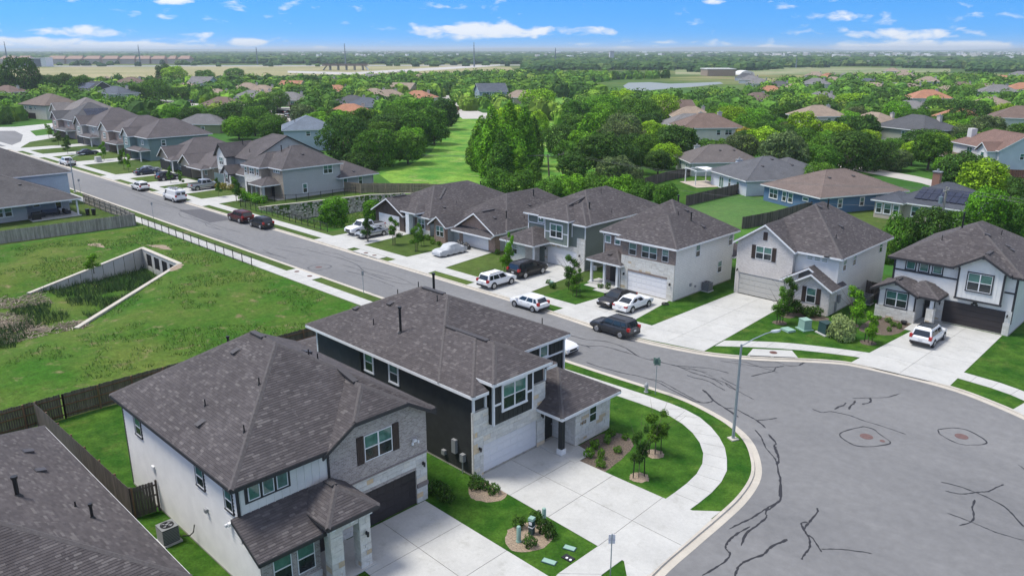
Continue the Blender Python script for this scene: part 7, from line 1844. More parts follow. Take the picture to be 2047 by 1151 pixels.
# prototypes for the far neighbourhood, then copies
PROTO = []
def proto(two, kind):
    wh = 5.2 if two else 2.8
    if kind == 0: bl = [(-8, 8, -6, 6, .1, wh)]; rf = [Roof(-8.6, 8.6, -6.6, 6.6, wh+.1, .5, 'x')]
    elif kind == 1: bl = [(-7, 7, -5, 6, .1, wh), (-7, -1, -9, -5, .1, 2.8)]; rf = [Roof(-7.6, 7.6, -5.6, 6.6, wh+.1, .5, 'x'), Roof(-7.6, -.4, -9.6, 0, 2.9, .45, 'y', level=0 if not two else 1)]
    else: bl = [(-7, 7, -5.5, 5.5, .1, wh), (1, 7, -8, -5.5, .1, 2.7)]; rf = [Roof(-7.6, 7.6, -6, 6, wh+.1, .62, 'x', ('gable', 'gable')), Roof(.5, 7.5, -8.6, -2, 2.8, .45, 'y', level=0 if not two else 1)]
    fy = bl[0][2]
    H = plain('neighbourhood_house', 'x', 0, -9999-len(PROTO)*40, 0, bl, rf, chim=(4.5, 2.5, 1.2), wins=[('-y', fy, -4.5 if kind == 2 else 4.2, wh-1.8, 1.8, 1.3, 2, 2), ('-y', fy, -1.5 if kind == 2 else 1.5, wh-1.8, 1.0, 1.3, 1, 2), ('+x', bl[0][1], 0, wh-1.8, 1.0, 1.3), ('-x', bl[0][0], 1, wh-1.8, 1.0, 1.3)],
              gar=[('-y', bl[-1][2], bl[-1][0]+.6, bl[-1][0]+5.2, 2.1, M_gwhite)])
    if kind == 2:
        for f_, p_ in (('+x', 7), ('-x', -7)):
            mb = MB(); end_wall(mb, f_, p_, rf[0], -5.5, 5.5, wh-.1); o = obj('gable_wall', mb, M_ow, H, world=False, loc=(0, 0, 0)); o.color = (.5, .5, .5, 1)
    BLD.pop(); PROTO.append(H); return H
for two in (0, 1):
    for k in range(3): proto(two, k)
COLW = {'w': ((.62, .60, .56), 'white walled'), 't': ((.46, .38, .29), 'tan walled'), 'b': ((.30, .38, .45), 'blue grey walled'), 'p': ((.42, .30, .24), 'brick walled'), 'g': ((.34, .36, .30), 'greenish walled'), 'k': ((.09, .06, .09), 'dark walled')}
COLR = {'T': (C_tan, 'tan'), 'B': (C_brn, 'brown'), 'G': (C_gry, 'grey'), 'D': (C_dgr, 'dark'), 'R': (C_ter, 'terracotta'), 'S': (C_slt, 'slate blue')}
used_proto = set()
# x, base row, storeys, shape, heading in degrees, roof colour, wall colour, place words
FARH = [(18, 207, 1, 1, 30, 'B', 'p', 'at the left edge behind the basin street'), (97, 173, 0, 0, 20, 'T', 'w', 'behind the big dark oak at the left'), (236, 211, 1, 0, 20, 'S', 'w', 'with white chimney behind the row of grey roofs'),
 (265, 183, 1, 0, 30, 'B', 't', 'in the middle of the left tree belt'), (212, 170, 0, 1, 10, 'T', 't', 'just left of the tan two-storey one'), (375, 188, 0, 0, 40, 'T', 'w', 'above the parked black car'), (408, 184, 1, 2, 30, 'G', 'b', 'with long pale gable among the left trees'),
 (434, 203, 0, 1, 30, 'T', 'p', 'in front of the pale gable one'), (462, 162, 0, 0, 10, 'T', 't', 'small beyond the bright yellow green tree'), (497, 188, 0, 0, 30, 'T', 'g', 'left of the terracotta roofs'), (505, 208, 0, 0, 30, 'G', 'p', 'beside the pale side street'), (447, 226, 0, 0, 40, 'B', 'p', 'half behind the dark round trees'),
 (586, 184, 0, 2, 30, 'R', 't', 'with flat orange gable in the centre left trees'), (655, 172, 0, 0, 10, 'B', 'p', 'among the central treetops'), (674, 194, 0, 0, 40, 'R', 't', 'left of the twin slate roofs'), (582, 213, 0, 0, 30, 'G', 'p', 'beside the cars on the side street'),
 (705, 220, 0, 1, 30, 'D', 'k', 'with low slate gable and dark wine walls'), (732, 228, 0, 0, 40, 'S', 'b', 'with slim white chimney'), (700, 245, 0, 0, 40, 'R', 'b', 'with patched orange roof nearest the tree clump'), (748, 203, 0, 0, 20, 'T', 't', 'behind the trees above the meadow'),
 (808, 190, 0, 2, 20, 'T', 't', 'first of two on the rise above the meadow'), (836, 209, 0, 0, 30, 'R', 'w', 'with pale chimney beside the pale street mouth'), (778, 206, 0, 0, 70, 'T', 't', 'peeping through beside the terracotta one'), (745, 166, 0, 2, 10, 'G', 'b', 'pale roof far above the trees'),
 (981, 205, 1, 2, 60, 'S', 'b', 'with blue garage door left of the tall plumed trees'), (1040, 208, 0, 0, 40, 'T', 't', 'peeping out left of the lone spreading tree'), (527, 194, 0, 0, 30, 'T', 't', 'low among the trees left of centre'), (520, 203, 0, 1, 20, 'T', 'p', 'long low under the trees left of centre'),
 (1345, 238, 0, 2, 60, 'B', 'k', 'dark plum house among the right hand oaks'), (1375, 272, 0, 0, 50, 'G', 'w', 'with long grey roof between the oaks'), (1408, 296, 1, 0, 50, 'B', 'w', 'with pale wall and brown roof behind the taupe roofed one'), (1380, 250, 0, 1, 40, 'T', 't', 'hidden behind the long grey roof'),
 (1500, 168, 0, 0, 20, 'G', 'w', 'first in the grey row beyond the barn'), (1516, 176, 0, 0, 20, 'G', 'w', 'second in the grey row beyond the barn'), (1490, 162, 0, 0, 20, 'D', 'w', 'smallest in the grey row beyond the barn'), (1538, 196, 0, 0, 30, 'R', 't', 'at the left end of the right hand roofs'), (1512, 214, 0, 0, 60, 'B', 't', 'half hidden left of the yellow green tree'),
 (1556, 183, 0, 0, 20, 'D', 'w', 'left of three white houses on the right slope'), (1590, 186, 0, 1, 20, 'T', 'w', 'low between two white houses on the right slope'), (1628, 186, 1, 0, 20, 'G', 'w', 'with white chimney on the right slope'), (1628, 158, 0, 0, 20, 'T', 'w', 'in the rear row on the right'),
 (1655, 162, 0, 0, 20, 'R', 't', 'in the rear row on the right with flat brick wall'), (1690, 162, 0, 0, 20, 'G', 'w', 'in the rear row next to the yellow tree'), (1664, 172, 0, 0, 20, 'T', 't', 'under the rear row'), (1700, 174, 0, 0, 30, 'R', 't', 'tiny among the right hand trees'), (1732, 176, 0, 0, 20, 'S', 'w', 'in the dip between the right hand trees'),
 (1745, 187, 0, 0, 20, 'T', 'w', 'with two white chimneys in the mid row'), (1788, 188, 0, 0, 20, 'G', 'w', 'in the mid row with pale chimney'), (1820, 190, 0, 0, 20, 'T', 't', 'at the right end of the mid row'), (1806, 153, 0, 0, 20, 'T', 't', 'on the skyline of the right slope'), (1808, 168, 1, 0, 20, 'T', 't', 'peach two-storey with a tall chimney'),
 (1852, 180, 1, 1, 20, 'T', 'w', 'with white porch and chimney right of the peach one'), (1782, 148, 0, 0, 20, 'T', 'w', 'left of the skyline roofs'), (1920, 185, 0, 0, 20, 'B', 't', 'low and brown in the right hand trees'), (2003, 168, 0, 0, 20, 'R', 't', 'with orange hip near the right edge'), (2036, 165, 1, 0, 20, 'G', 'w', 'pale roof on the right edge skyline'),
 (1990, 206, 1, 0, 30, 'G', 'b', 'with white chimney near the right edge'), (2040, 200, 1, 0, 30, 'R', 'w', 'with orange roof cut by the right edge'), (1850, 222, 1, 0, 40, 'R', 'w', 'tall with orange hip roof in front of the dark oaks'), (1815, 236, 0, 0, 20, 'G', 'w', 'flat pale carport roof under the oaks'), (1976, 226, 0, 0, 60, 'T', 'w', 'low pale gable with white chimney on the right'),
 (1630, 268, 1, 1, 50, 'T', 'w', 'with pinkish walls and white chimney left of the bright tree'), (1745, 268, 0, 0, -30, 'T', 't', 'long tan roof with chimney behind the big oaks'), (1826, 300, 1, 0, -25, 'D', 'g', 'slate hip roof rising behind the big oaks'), (1912, 258, 0, 0, 20, 'R', 't', 'red roof behind the dark oak on the right'), (2035, 272, 1, 0, 20, 'B', 'w', 'brown hip with white chimney cut by the right edge'),
 (1300, 140, 0, 0, 10, 'G', 'w', 'far off beside the pond trees'), (840, 165, 0, 0, 10, 'T', 't', 'far in the central trees'), (1965, 190, 0, 0, 20, 'T', 'w', 'between the orange roofs on the right'), (1888, 196, 0, 0, 20, 'T', 'w', 'under the green slope roofs on the right'), (1640, 212, 0, 0, 30, 'G', 'w', 'small white gable under the bright yellow green tree')]
random.seed(21); HW = []
for i, (x, yb, two, k, a, rk, wk, words) in enumerate(FARH):
    P_ = PROTO[(3 if two else 0)+k]; X, Y = G(x, yb, 0)
    d = math.hypot(X, Y); X *= (d+6)/d; Y *= (d+6)/d
    lab = '%s %s house with %s roof %s' % ('two-storey' if two else 'low', COLW[wk][1].replace(' walled', ''), COLR[rk][1], words)
    lab = ' '.join(lab.split()[:16])
    if P_.name not in used_proto: c = P_; c.location = (X, Y, 0); c.rotation_euler = (0, 0, R(a)); c['label'] = lab; used_proto.add(P_.name)
    else: c = copy_thing(P_, (X, Y, 0), R(a), lab)
    c['group'] = 'older houses among the trees'; BLD.append((X, Y, 9)); HW.append((X, Y, words))
    rc, wc = COLR[rk][0], COLW[wk][0]
    for o in KIDS[c.name]:
        if o.name.startswith('roof'):
            o.color = (*rc, 1)
            for q_ in KIDS.get(o.name, []): q_.color = (*rc, 1)
        elif o.name.split('.')[0] in ('wall', 'gable_wall'): o.color = (*wc, 1)
        elif o.name.startswith('chimney'): o.color = (.55, .5, .45, 1)
for P_ in PROTO:
    if P_.name not in used_proto:
        for o in list(KIDS[P_.name]):
            for q_ in KIDS.get(o.name, []): bpy.data.objects.remove(q_)
            bpy.data.objects.remove(o)
        bpy.data.objects.remove(P_)
# ------------------------------------------------------------------ vegetation
def leafy(lobes, n, size, seed, up=.25, core=.78, droop=0.0):
    """leaf clumps spread through the outer part of many overlapping lobes (cx, cy, cz, rx, ry, rz)"""
    rg = random.Random(seed); mb = MB(); tot = sum(l[3]*l[4]+l[3]*l[5] for l in lobes)
    V, F = mb.v, mb.f
    for li, l in enumerate(lobes):
        k = int(n*(l[3]*l[4]+l[3]*l[5])/tot)
        for _ in range(k):
            u = rg.uniform(-.75, 1); th = rg.uniform(0, 6.2832); s = math.sqrt(1-u*u)
            rad = rg.uniform(core, 1.08)*(1+.10*math.sin(th*5+li)*math.cos(u*6))
            dx, dy, dz = s*math.cos(th), s*math.sin(th), u
            p = (l[0]+dx*l[3]*rad, l[1]+dy*l[4]*rad, l[2]+dz*l[5]*rad)
            if any(o is not l and ((p[0]-o[0])/o[3])**2+((p[1]-o[1])/o[4])**2+((p[2]-o[2])/o[5])**2 < .55 for o in lobes): continue
            nx, ny, nz = dx+rg.gauss(0, .45), dy+rg.gauss(0, .45), dz+up+rg.gauss(0, .4)
            ln = math.sqrt(nx*nx+ny*ny+nz*nz) or 1; nv = Vector((nx/ln, ny/ln, nz/ln))
            a = nv.orthogonal().normalized(); b = nv.cross(a); ro = rg.uniform(0, 6.28)
            a, b = a*math.cos(ro)+b*math.sin(ro), b*math.cos(ro)-a*math.sin(ro)
            sz = size*rg.uniform(.55, 1.3); pv = Vector(p)
            i = len(V)
            V += [tuple(pv+a*sz*.62), tuple(pv+b*sz*.38-nv*sz*.10), tuple(pv-a*sz*.62-Vector((0, 0, droop*sz))), tuple(pv-b*sz*.38-nv*sz*.10)]
            F.append((i, i+1, i+2, i+3)); mb.mi.append(0)
    mb.uv = []
    return mb
def trunkm(h, r, limbs, seed):
    rg = random.Random(seed); mb = MB(); mb.tube([(0, 0, -.2), (0, 0, .3), (r*.4, 0, h*.5), (0, r*.3, h)], [r*1.5, r*1.05, r*.85, r*.6], 8)
    for i in range(limbs):
        a = i*6.283/limbs+rg.uniform(-.4, .4); z0 = h*rg.uniform(.55, .95); L_ = h*rg.uniform(.7, 1.1)
        mb.tube([(0, 0, z0), (math.cos(a)*L_*.4, math.sin(a)*L_*.4, z0+L_*.45), (math.cos(a)*L_*.8, math.sin(a)*L_*.8, z0+L_*.95)], [r*.5, r*.32, r*.12], 6)
    return mb
def lobes_round(R_, H_, z0, n, seed, flat=.8):
    rg = random.Random(seed); L_ = [(0, 0, z0+H_*.5, R_*.62, R_*.62, H_*.45)]
    for i in range(n):
        a = i*2.399+rg.uniform(-.3, .3); f = (i+.5)/n; rr_ = R_*rg.uniform(.45, .72)*math.sqrt(1-(f*2-1)**2*.75)
        z = z0+H_*(.12+.74*f); s = R_*rg.uniform(.30, .46)
        L_.append((rr_*math.cos(a), rr_*math.sin(a), z, s, s, s*flat*rg.uniform(.8, 1.05)))
    return L_
def lobes_plume(R_, H_, n, seed):
    rg = random.Random(seed); L_ = []
    for i in range(n):
        f = i/(n-1); z = H_*(.06+.86*f); w_ = R_*(.30+.75*math.sin(math.pi*min(1, (f*.8+.2))))*(1-.55*f)
        a = i*2.4; s = R_*(.52-.28*f)*rg.uniform(.85, 1.15)
        L_.append((w_*.55*math.cos(a), w_*.55*math.sin(a), z, s, s, s*1.7))
    L_.append((0, 0, H_*.5, R_*.5, R_*.5, H_*.42)); L_.append((0, 0, H_*.93, R_*.14, R_*.14, H_*.08)); return L_
TP = {}
def proto_tree(key, lobes, n, size, seed, th, tr_, limbs, **k):
    cm = leafy(lobes, n, size, seed, **k).mesh('crown', M_leaf); tm = trunkm(th, tr_, limbs, seed).mesh('trunk', M_bark)
    H_ = max(l[2]+l[5] for l in lobes); W_ = 2*max(math.hypot(l[0], l[1])+l[3] for l in lobes)
    TP.setdefault(key, []).append((cm, tm, H_, W_))
for s in (1, 2, 3): proto_tree('oak', lobes_round(5.6, 7.0, 1.6, 22, s), 12000, .40, s, 3.2, .42, 6)
for s in (4, 5, 6): proto_tree('round', lobes_round(4.2, 7.0, 1.8, 18, s, .9), 9000, .38, s, 3.0, .25, 5)
for s in (7, 8): proto_tree('upright', lobes_round(3.5, 9.0, 1.5, 20, s, 1.15), 9000, .38, s, 3.5, .25, 5)
for s in (9, 10, 11): proto_tree('plume', lobes_plume(3.2, 13, 17, s), 11000, .36, s, 5, .28, 0, up=.5)
for s in (12, 13): proto_tree('bush', lobes_round(3.6, 3.6, -.4, 16, s, .85), 7000, .32, s, 1.2, .12, 5, up=.4)
for s in (14, 15, 16): proto_tree('far', lobes_round(4.6, 6.6, 1.0, 11, s, .85), 1500, .85, s, 2.4, .28, 3)
for s in (17, 18): proto_tree('sapling', [(random.Random(s*9+i).uniform(-.45, .45), random.Random(s*7+i).uniform(-.45, .45), 1.1+i*.26, .42-.02*i, .42-.02*i, .36) for i in range(9)], 5500, .09, s, 1.9, .035, 7, core=.2)
for s in (19, 20): proto_tree('shrub', lobes_round(.55, .55, .0, 9, s), 700, .10, s, .3, .03, 3)
for s in (21,): proto_tree('spreading', lobes_round(6.2, 5.2, 2.6, 26, s, .6), 11000, .42, s, 3.6, .38, 8)
TONE = {'d': ((.055, .125, .022), 'dark green'), 'm': ((.085, .195, .022), 'mid green'), 'b': ((.125, .30, .020), 'bright green'), 'y': ((.24, .42, .025), 'yellow green'), 'o': ((.12, .17, .065), 'greyish green'), 'g': ((.34, .31, .05), 'golden green'), 'l': ((.34, .42, .17), 'pale green')}
TREES = []
random.seed(31)
def tree(key, x, y, H_, tone, label, cat='tree', group=None, W_=None, stuff=False, name=None, j=None, z=.09):
    cm, tm, h0, w0 = random.choice(TP[key]) if j is None else TP[key][j % len(TP[key])]
    t = thing(name or {'oak': 'oak_tree', 'plume': 'plumed_tree', 'bush': 'bush', 'shrub': 'shrub', 'sapling': 'sapling'}.get(key, 'tree'), label, cat, (x, y, z), random.uniform(0, 6.28), group)
    s = H_/h0; sw = (W_/w0) if W_ else s
    t.scale = (sw, sw, s)
    c = TONE[tone][0]; v = random.uniform(.85, 1.15); w_ = random.uniform(.92, 1.08)
    cr = obj('crown', cm, None, t, loc=(0, 0, 0)); v *= 1.12; cr.color = (c[0]*v*w_, c[1]*v, c[2]*v, 1)
    obj('trunk', tm, None, t, loc=(0, 0, 0)); TREES.append((x, y, (W_ or w0*s)/2)); return t
def ptree(key, x, yb, yt, wpx, tone, label, **k):
    X, Y = G(x, yb, 0); d = DIST(X, Y); W_ = wpx*d/FPX
    dd = math.hypot(X, Y); f = (dd+W_*.30)/dd; X *= f; Y *= f
    H_ = max(1.0, Zat(X, Y, yt)); q_ = .14 if key in ('oak', 'round', 'upright') else 0
    return tree(key, X, Y, H_*(1+q_), tone, label, W_=W_*1.04, z=.09-q_*H_, **k)
PT = [
 # dark clump left of the bright meadow
 ('oak', 690, 326, 232, 110, 'd', 'dense dark tree at the left end of the clump behind the meadow'), ('oak', 752, 340, 258, 105, 'm', 'broad tree at the front foot of the clump left of the meadow'), ('round', 815, 332, 262, 85, 'm', 'rounded tree at the front right of the clump left of the meadow'),
 ('oak', 772, 300, 228, 105, 'd', 'dark tree in the middle of the clump left of the meadow'), ('round', 838, 305, 222, 85, 'm', 'tall tree leaning over the meadow edge'), ('round', 868, 292, 212, 75, 'm', 'tree at the right edge of the clump over the meadow'), ('round', 888, 262, 196, 68, 'd', 'dark tree at the top right corner of the clump by the meadow'),
 ('round', 850, 250, 196, 70, 'b', 'bright topped tree behind the clump by the meadow'), ('round', 730, 290, 215, 80, 'm', 'tree behind the wires at the rear of the clump'), ('upright', 655, 290, 232, 70, 'b', 'bright green tree right of the pale blue house'), ('round', 806, 250, 198, 75, 'b', 'light green tree on the crest above the meadow clump'),
 ('round', 640, 262, 212, 65, 'm', 'mid green tree at the head of the pale side street'), ('bush', 720, 345, 305, 80, 'd', 'low dark bush at the foot of the clump near the tan fence'), ('round', 615, 240, 196, 60, 'd', 'dark tree right of the cars on the side street'),
 # plumes
 ('oak', 1003, 356, 246, 118, 'b', 'broad bright mass filling the middle of the feathery tree group'), ('round', 1016, 335, 212, 96, 'y', 'yellow green top of the feathery tree group'),
 ('plume', 962, 345, 232, 58, 'b', 'front left plume of the tall feathery tree group'), ('plume', 985, 358, 210, 66, 'b', 'tallest left plume of the feathery tree group'), ('plume', 1018, 350, 203, 70, 'b', 'central plume of the feathery tree group'), ('plume', 1048, 345, 214, 60, 'b', 'right upper plume of the feathery tree group'),
 ('plume', 1002, 368, 262, 60, 'm', 'low middle plume of the feathery tree group'), ('plume', 1066, 335, 232, 46, 'm', 'rightmost dark plume of the feathery tree group'), ('plume', 1040, 368, 292, 55, 'b', 'small bright plume at the foot of the group'), ('plume', 1068, 362, 320, 34, 'm', 'small pointed conifer beside the leaning power pole'),
 ('plume', 948, 330, 268, 40, 'm', 'lower left plume of the feathery tree group'), ('upright', 1078, 285, 222, 40, 'y', 'bright slender tree right of the feathery group'),
 # scrub in front
 ('bush', 1000, 385, 335, 80, 'm', 'leafy scrub behind the roof of the sage green house, leftmost'), ('bush', 1045, 392, 338, 75, 'm', 'leafy scrub below the small pointed conifer'), ('bush', 1095, 398, 352, 75, 'm', 'leafy scrub behind the brick bungalow roof ridge'), ('bush', 1140, 395, 350, 80, 'b', 'bright scrub at the feet of the twin power poles'),
 ('bush', 1190, 395, 345, 75, 'm', 'scrub right of the twin power poles'), ('bush', 1240, 398, 348, 80, 'b', 'bright scrub behind the peak of the sage roof'), ('bush', 1285, 402, 360, 70, 'm', 'scrub just left of the dark curved fence'), ('bush', 1330, 412, 368, 60, 'm', 'last scrub before the dark curved fence'), ('round', 1225, 372, 312, 88, 'o', 'grey green willow-like tree behind the wires'),
 ('bush', 1262, 372, 335, 60, 'o', 'small grey green bush near the corner of the green yard'), ('round', 1135, 335, 280, 60, 'm', 'tree right behind the power pole crossarm'),
 # trees right of the plumes
 ('oak', 1118, 318, 248, 80, 'd', 'dark oak right of the feathery group above the poles'), ('round', 1160, 322, 262, 72, 'b', 'bright round tree above the twin power poles'), ('round', 1192, 300, 220, 80, 'b', 'tall bright tree right of the poles'), ('oak', 1240, 305, 228, 92, 'o', 'olive crowned oak in the middle of the wood'), ('oak', 1255, 330, 268, 80, 'd', 'dark oak in front of the olive crowned one'),
 ('oak', 1292, 335, 268, 75, 'm', 'mid green oak left of the white washed house'), ('oak', 1345, 320, 250, 80, 'd', 'dark oak beside the long grey roof'), ('spreading', 1074, 232, 178, 78, 'y', 'lone spreading tree with bright crown on the park lawn'), ('round', 1150, 262, 200, 70, 'm', 'tree with bare grey top left of the long wood'),
 ('oak', 1200, 250, 190, 90, 'b', 'broad bright oak in the wood right of the lone tree'), ('oak', 1280, 262, 196, 90, 'm', 'broad oak above the olive one'), ('oak', 1320, 245, 188, 80, 'y', 'yellow green oak below the pond'), ('round', 1245, 225, 178, 70, 'y', 'yellow green tree left of the pond shore'),
 ('oak', 1440, 270, 212, 85, 'm', 'oak above the taupe roofed house'), ('oak', 1500, 262, 216, 80, 'b', 'light oak left of the golden tree'), ('round', 1482, 303, 254, 48, 'g', 'golden leaved tree behind the slate roof'), ('round', 1450, 312, 278, 50, 'm', 'green bush-like tree left of the golden one'),
 ('oak', 1555, 318, 248, 80, 'd', 'dark oak right of the golden tree'), ('oak', 1600, 330, 255, 80, 'm', 'oak whose crown covers the lane end'), ('oak', 1690, 352, 262, 140, 'd', 'great dark oak with visible trunk above the blue house'), ('oak', 1748, 345, 280, 90, 'd', 'dark oak right of the great oak'), ('oak', 1640, 345, 268, 80, 'm', 'oak left of the great dark oak'),
 ('oak', 1840, 310, 258, 100, 'd', 'dark oak left of the tall white house'), ('round', 1790, 345, 300, 70, 'o', 'greyish tree at the head of the lane'), ('round', 1690, 268, 222, 75, 'b', 'bright tree with light crown in front of the long tan roof'), ('oak', 1702, 228, 186, 90, 'y', 'large yellow green tree on the right slope'), ('round', 1612, 215, 187, 42, 'y', 'small yellow tree left of the large one'),
 ('oak', 1880, 245, 198, 95, 'd', 'dark oak below the peach house'), ('oak', 1935, 262, 200, 90, 'd', 'dark oak in the middle right behind the red roof'), ('round', 1785, 245, 215, 55, 'b', 'bright tree by the pale carport roof'), ('round', 1790, 265, 236, 22, 'y', 'tiny yellow conifer by the dark fence'), ('round', 1835, 260, 215, 50, 'm', 'tree before the orange hip roof'),
 ('round', 1930, 372, 318, 100, 'b', 'bright green shrubby tree below the tall white house'), ('round', 1885, 352, 315, 50, 'b', 'bright bush beside the brick chimney'), ('oak', 2010, 400, 352, 90, 'd', 'dark tree at the right edge below the white house'), ('round', 2040, 350, 285, 50, 'd', 'dark tree cut by the right edge'),
 ('bush', 1795, 505, 425, 80, 'm', 'leafy tree behind the white house with charcoal trim, leftmost'), ('round', 1850, 515, 415, 90, 'd', 'dark tree below the solar roof house'), ('round', 1905, 500, 418, 80, 'm', 'tree at the foot of the pale power pole'), ('round', 1960, 480, 375, 95, 'b', 'bright arching tree right of the pale power pole'), ('bush', 1960, 480, 425, 80, 'm', 'bush in front of the arching tree'), ('round', 2020, 480, 395, 80, 'm', 'tree behind the right hand roof peak'), ('bush', 2040, 480, 430, 60, 'b', 'bright bush at the right edge above the roof'), ('bush', 1772, 530, 480, 40, 'm', 'small bush in the gap beside the dark air conditioner'),
 # left part
 ('oak', 50, 200, 113, 85, 'd', 'great dark tree towering at the upper left'), ('oak', 12, 200, 142, 60, 'd', 'dark tree at the left edge of the frame'), ('oak', 100, 190, 150, 60, 'd', 'dark tree right of the towering one'), ('round', 132, 192, 146, 52, 'd', 'upright dark tree behind the solar gable house'), ('round', 168, 198, 150, 62, 'm', 'mid green tree left of the blue roof'), ('round', 200, 198, 162, 56, 'd', 'dark round tree behind the blue roof'),
 ('oak', 266, 209, 170, 56, 'd', 'dark oak beside the white chimneyed house'), ('oak', 310, 206, 158, 72, 'm', 'broad street tree above the pale road, left'), ('spreading', 366, 204, 174, 50, 'd', 'flat topped street tree above the black parked car'), ('round', 350, 170, 132, 52, 'y', 'yellow green tree at the edge of the dry field'), ('round', 332, 168, 128, 45, 'd', 'dark tree behind the yellow green one'), ('round', 412, 168, 140, 48, 'm', 'tree right of the yellow green one'), ('round', 470, 162, 136, 45, 'm', 'tree at the field edge right of the long pale gable'),
 ('oak', 468, 262, 205, 95, 'd', 'dark round tree behind the olive house, left of the wires'), ('round', 478, 282, 232, 75, 'b', 'bright round tree behind the grey row roofs'), ('round', 488, 204, 180, 45, 'b', 'small bright street tree above the dark round ones'), ('oak', 525, 250, 198, 70, 'd', 'dark tree left of the pale side street'), ('round', 555, 220, 182, 60, 'm', 'tree left of the side street cars'), ('bush', 15, 235, 198, 50, 'b', 'bright willow bush at the left edge'), ('bush', 10, 250, 222, 40, 'd', 'dark bush at the left edge below the willow'), ('round', 405, 222, 196, 15, 'y', 'slim yellow conifer beside the pale road'),
 ('bush', 395, 260, 246, 40, 'y', 'yellow green hedge by the olive wall'), ('round', 620, 178, 150, 40, 'd', 'dark tree in the central skyline'), ('round', 690, 190, 158, 40, 'y', 'bright yellow crown left of the twin slate roofs')]
for p in PT: ptree(*p)
cone = lambda x, y: 0
# young trees and shrubs of the gardens
def stakes(x, y, l):
    t = thing('tree_stakes', ' '.join(('dark stakes holding the '+l).split()[:16]), 'stakes', (x, y, .09), random.random()*3, 'stake pairs of the saplings')
    for s_ in (-1, 1): obj('stake', MB().beam((s_*.38, 0, 0), (s_*.34, 0, 1.3), .05), M_black, t, world=False)
SAP = [(-24.35, 35.8, 3.6, 1.5, 'd', 'slender dark sapling in the mulch ring nearest the charcoal house drive'), (-25.3, 38.9, 3.3, 2.2, 'm', 'feathery sapling in the farther mulch ring by the white limestone wing'),
       (-31.5, 68.5, 3.6, 2.4, 'm', 'young tree on the left of the white brick house lawn'), (-31.9, 71.0, 4.2, 2.4, 'd', 'dense young tree nearest the brick gable window'), (-23.4, 69.0, 2.9, 2.0, 'b', 'leafy bright young tree low on the lawn of the right hand house'), (-26.3, 72.6, 3.9, 2.7, 'b', 'larger bright young tree between the two right hand houses'),
       (-52.5, 62.5, 4.2, 2.6, 'd', 'dark conical young tree before the three-post porch'), (-50.7, 61.3, 3.2, 1.8, 'm', 'slim young tree right of the conical one'), (-64.0, 64.8, 4.3, 1.6, 'b', 'narrow bright sapling left of the sage house drive'), (-63.0, 63.2, 3.1, 1.9, 'b', 'bright sapling nearest the pavement before the sage house'),
       (-83.0, 62.0, 4.0, 2.4, 'm', 'young tree beside the silver saloon'), (-78.0, 61.8, 3.8, 2.0, 'm', 'young tree left of the covered car'), (-87.0, 60.6, 3.6, 2.4, 'd', 'dark young tree in front of the silver saloon'), (-80.0, 64.2, 2.6, 1.6, 'm', 'small young tree by the red brick window'),
       (-104.0, 66.5, 6.0, 5.0, 'b', 'feathery bright tree in the drainage channel below the stone wall'), (-99.5, 70.5, 4.8, 3.5, 'b', 'smaller bright tree in the drainage channel'),
       (-128.0, 62.5, 4.2, 2.6, 'm', 'young tree by the corner of the blue grey house porch'), (-133.5, 62.0, 3.6, 1.6, 'm', 'thin sapling left of the porch of the blue grey house'), (-149.5, 62.3, 3.2, 1.3, 'm', 'thin sapling beside the silver pickup'), (-155, 62.6, 3.4, 1.5, 'm', 'thin sapling near the black car up the street'),
       (-176, 62.5, 4.2, 2.2, 'b', 'bright sapling in front of the navy saloons'), (-181.0, 63.4, 4.6, 2.4, 'm', 'sapling left of the navy saloons'), (-199, 65.5, 4.5, 2.6, 'b', 'sapling on the round lawn up the street'), (-218, 63.5, 4.2, 2.4, 'd', 'dark sapling behind the farthest pickup'), (-226, 66, 4.0, 3.0, 'd', 'dark low tree before the grey dark gable'), (-240, 68, 4.0, 3.2, 'd', 'round dark low tree on the curved lawn'),
       (-262, 72, 4.2, 3.0, 'b', 'bright young tree by the white saloon far up'), (*G(188, 546), 2.3, 2.3, 'b', 'feathery bright bush growing over the basin wall')]
for x, y, h, w_, tn, l in SAP:
    big = w_ > 3.2
    zz = rav_f(x, y) if RAV[0] < x < RAV[1] and RAV[2] < y < RAV[3] else .09
    tree('upright' if big else 'sapling', x, y, h, tn, l, W_=w_, name='sapling', z=zz)
    if not big and h < 4.3 and x > -90: stakes(x, y, l)
random.seed(41)
def shrubs(pts, tone, label, hw=(.5, .7), group=None):
    O_ = 'leftmost second third fourth fifth sixth seventh eighth'.split(); k_ = lambda p: (p[0]*RT.x+p[1]*RT.y)/DIST(*p)
    for i, (x, y) in enumerate(sorted(pts, key=k_)):
        tree('shrub', x, y, random.uniform(*hw), tone, ' '.join((O_[i]+' '+label).split()[:16]), cat='shrub', group=group, W_=random.uniform(hw[0], hw[1])*1.3)
shrubs([(-25.9, 26.9), (-24.3, 26.1), (-24.7, 27.6), (-24.1, 27.4), (-25.6, 27.9)], 'd', 'small dark upright shrub in the round mulch bed with pedestals', (.6, .95), 'shrubs in the pedestal bed')
shrubs([(-30.2, 28.3), (-30.6, 27.9), (-29.4, 28.4), (-30.9, 28.3)], 'd', 'small dark shrub in the mulch bed at the garage corner', (.55, .8), 'shrubs at the garage corner')
shrubs([(-28.6, 36.8), (-28.4, 37.9), (-28.9, 38.9), (-27.4, 36.0), (-27.2, 37.4), (-26.8, 35.2), (-28.1, 35.6), (-27.9, 39.2)], 'm', 'small shrub in the dark bed below the limestone wing', (.4, .75), 'shrubs of the dark bed')
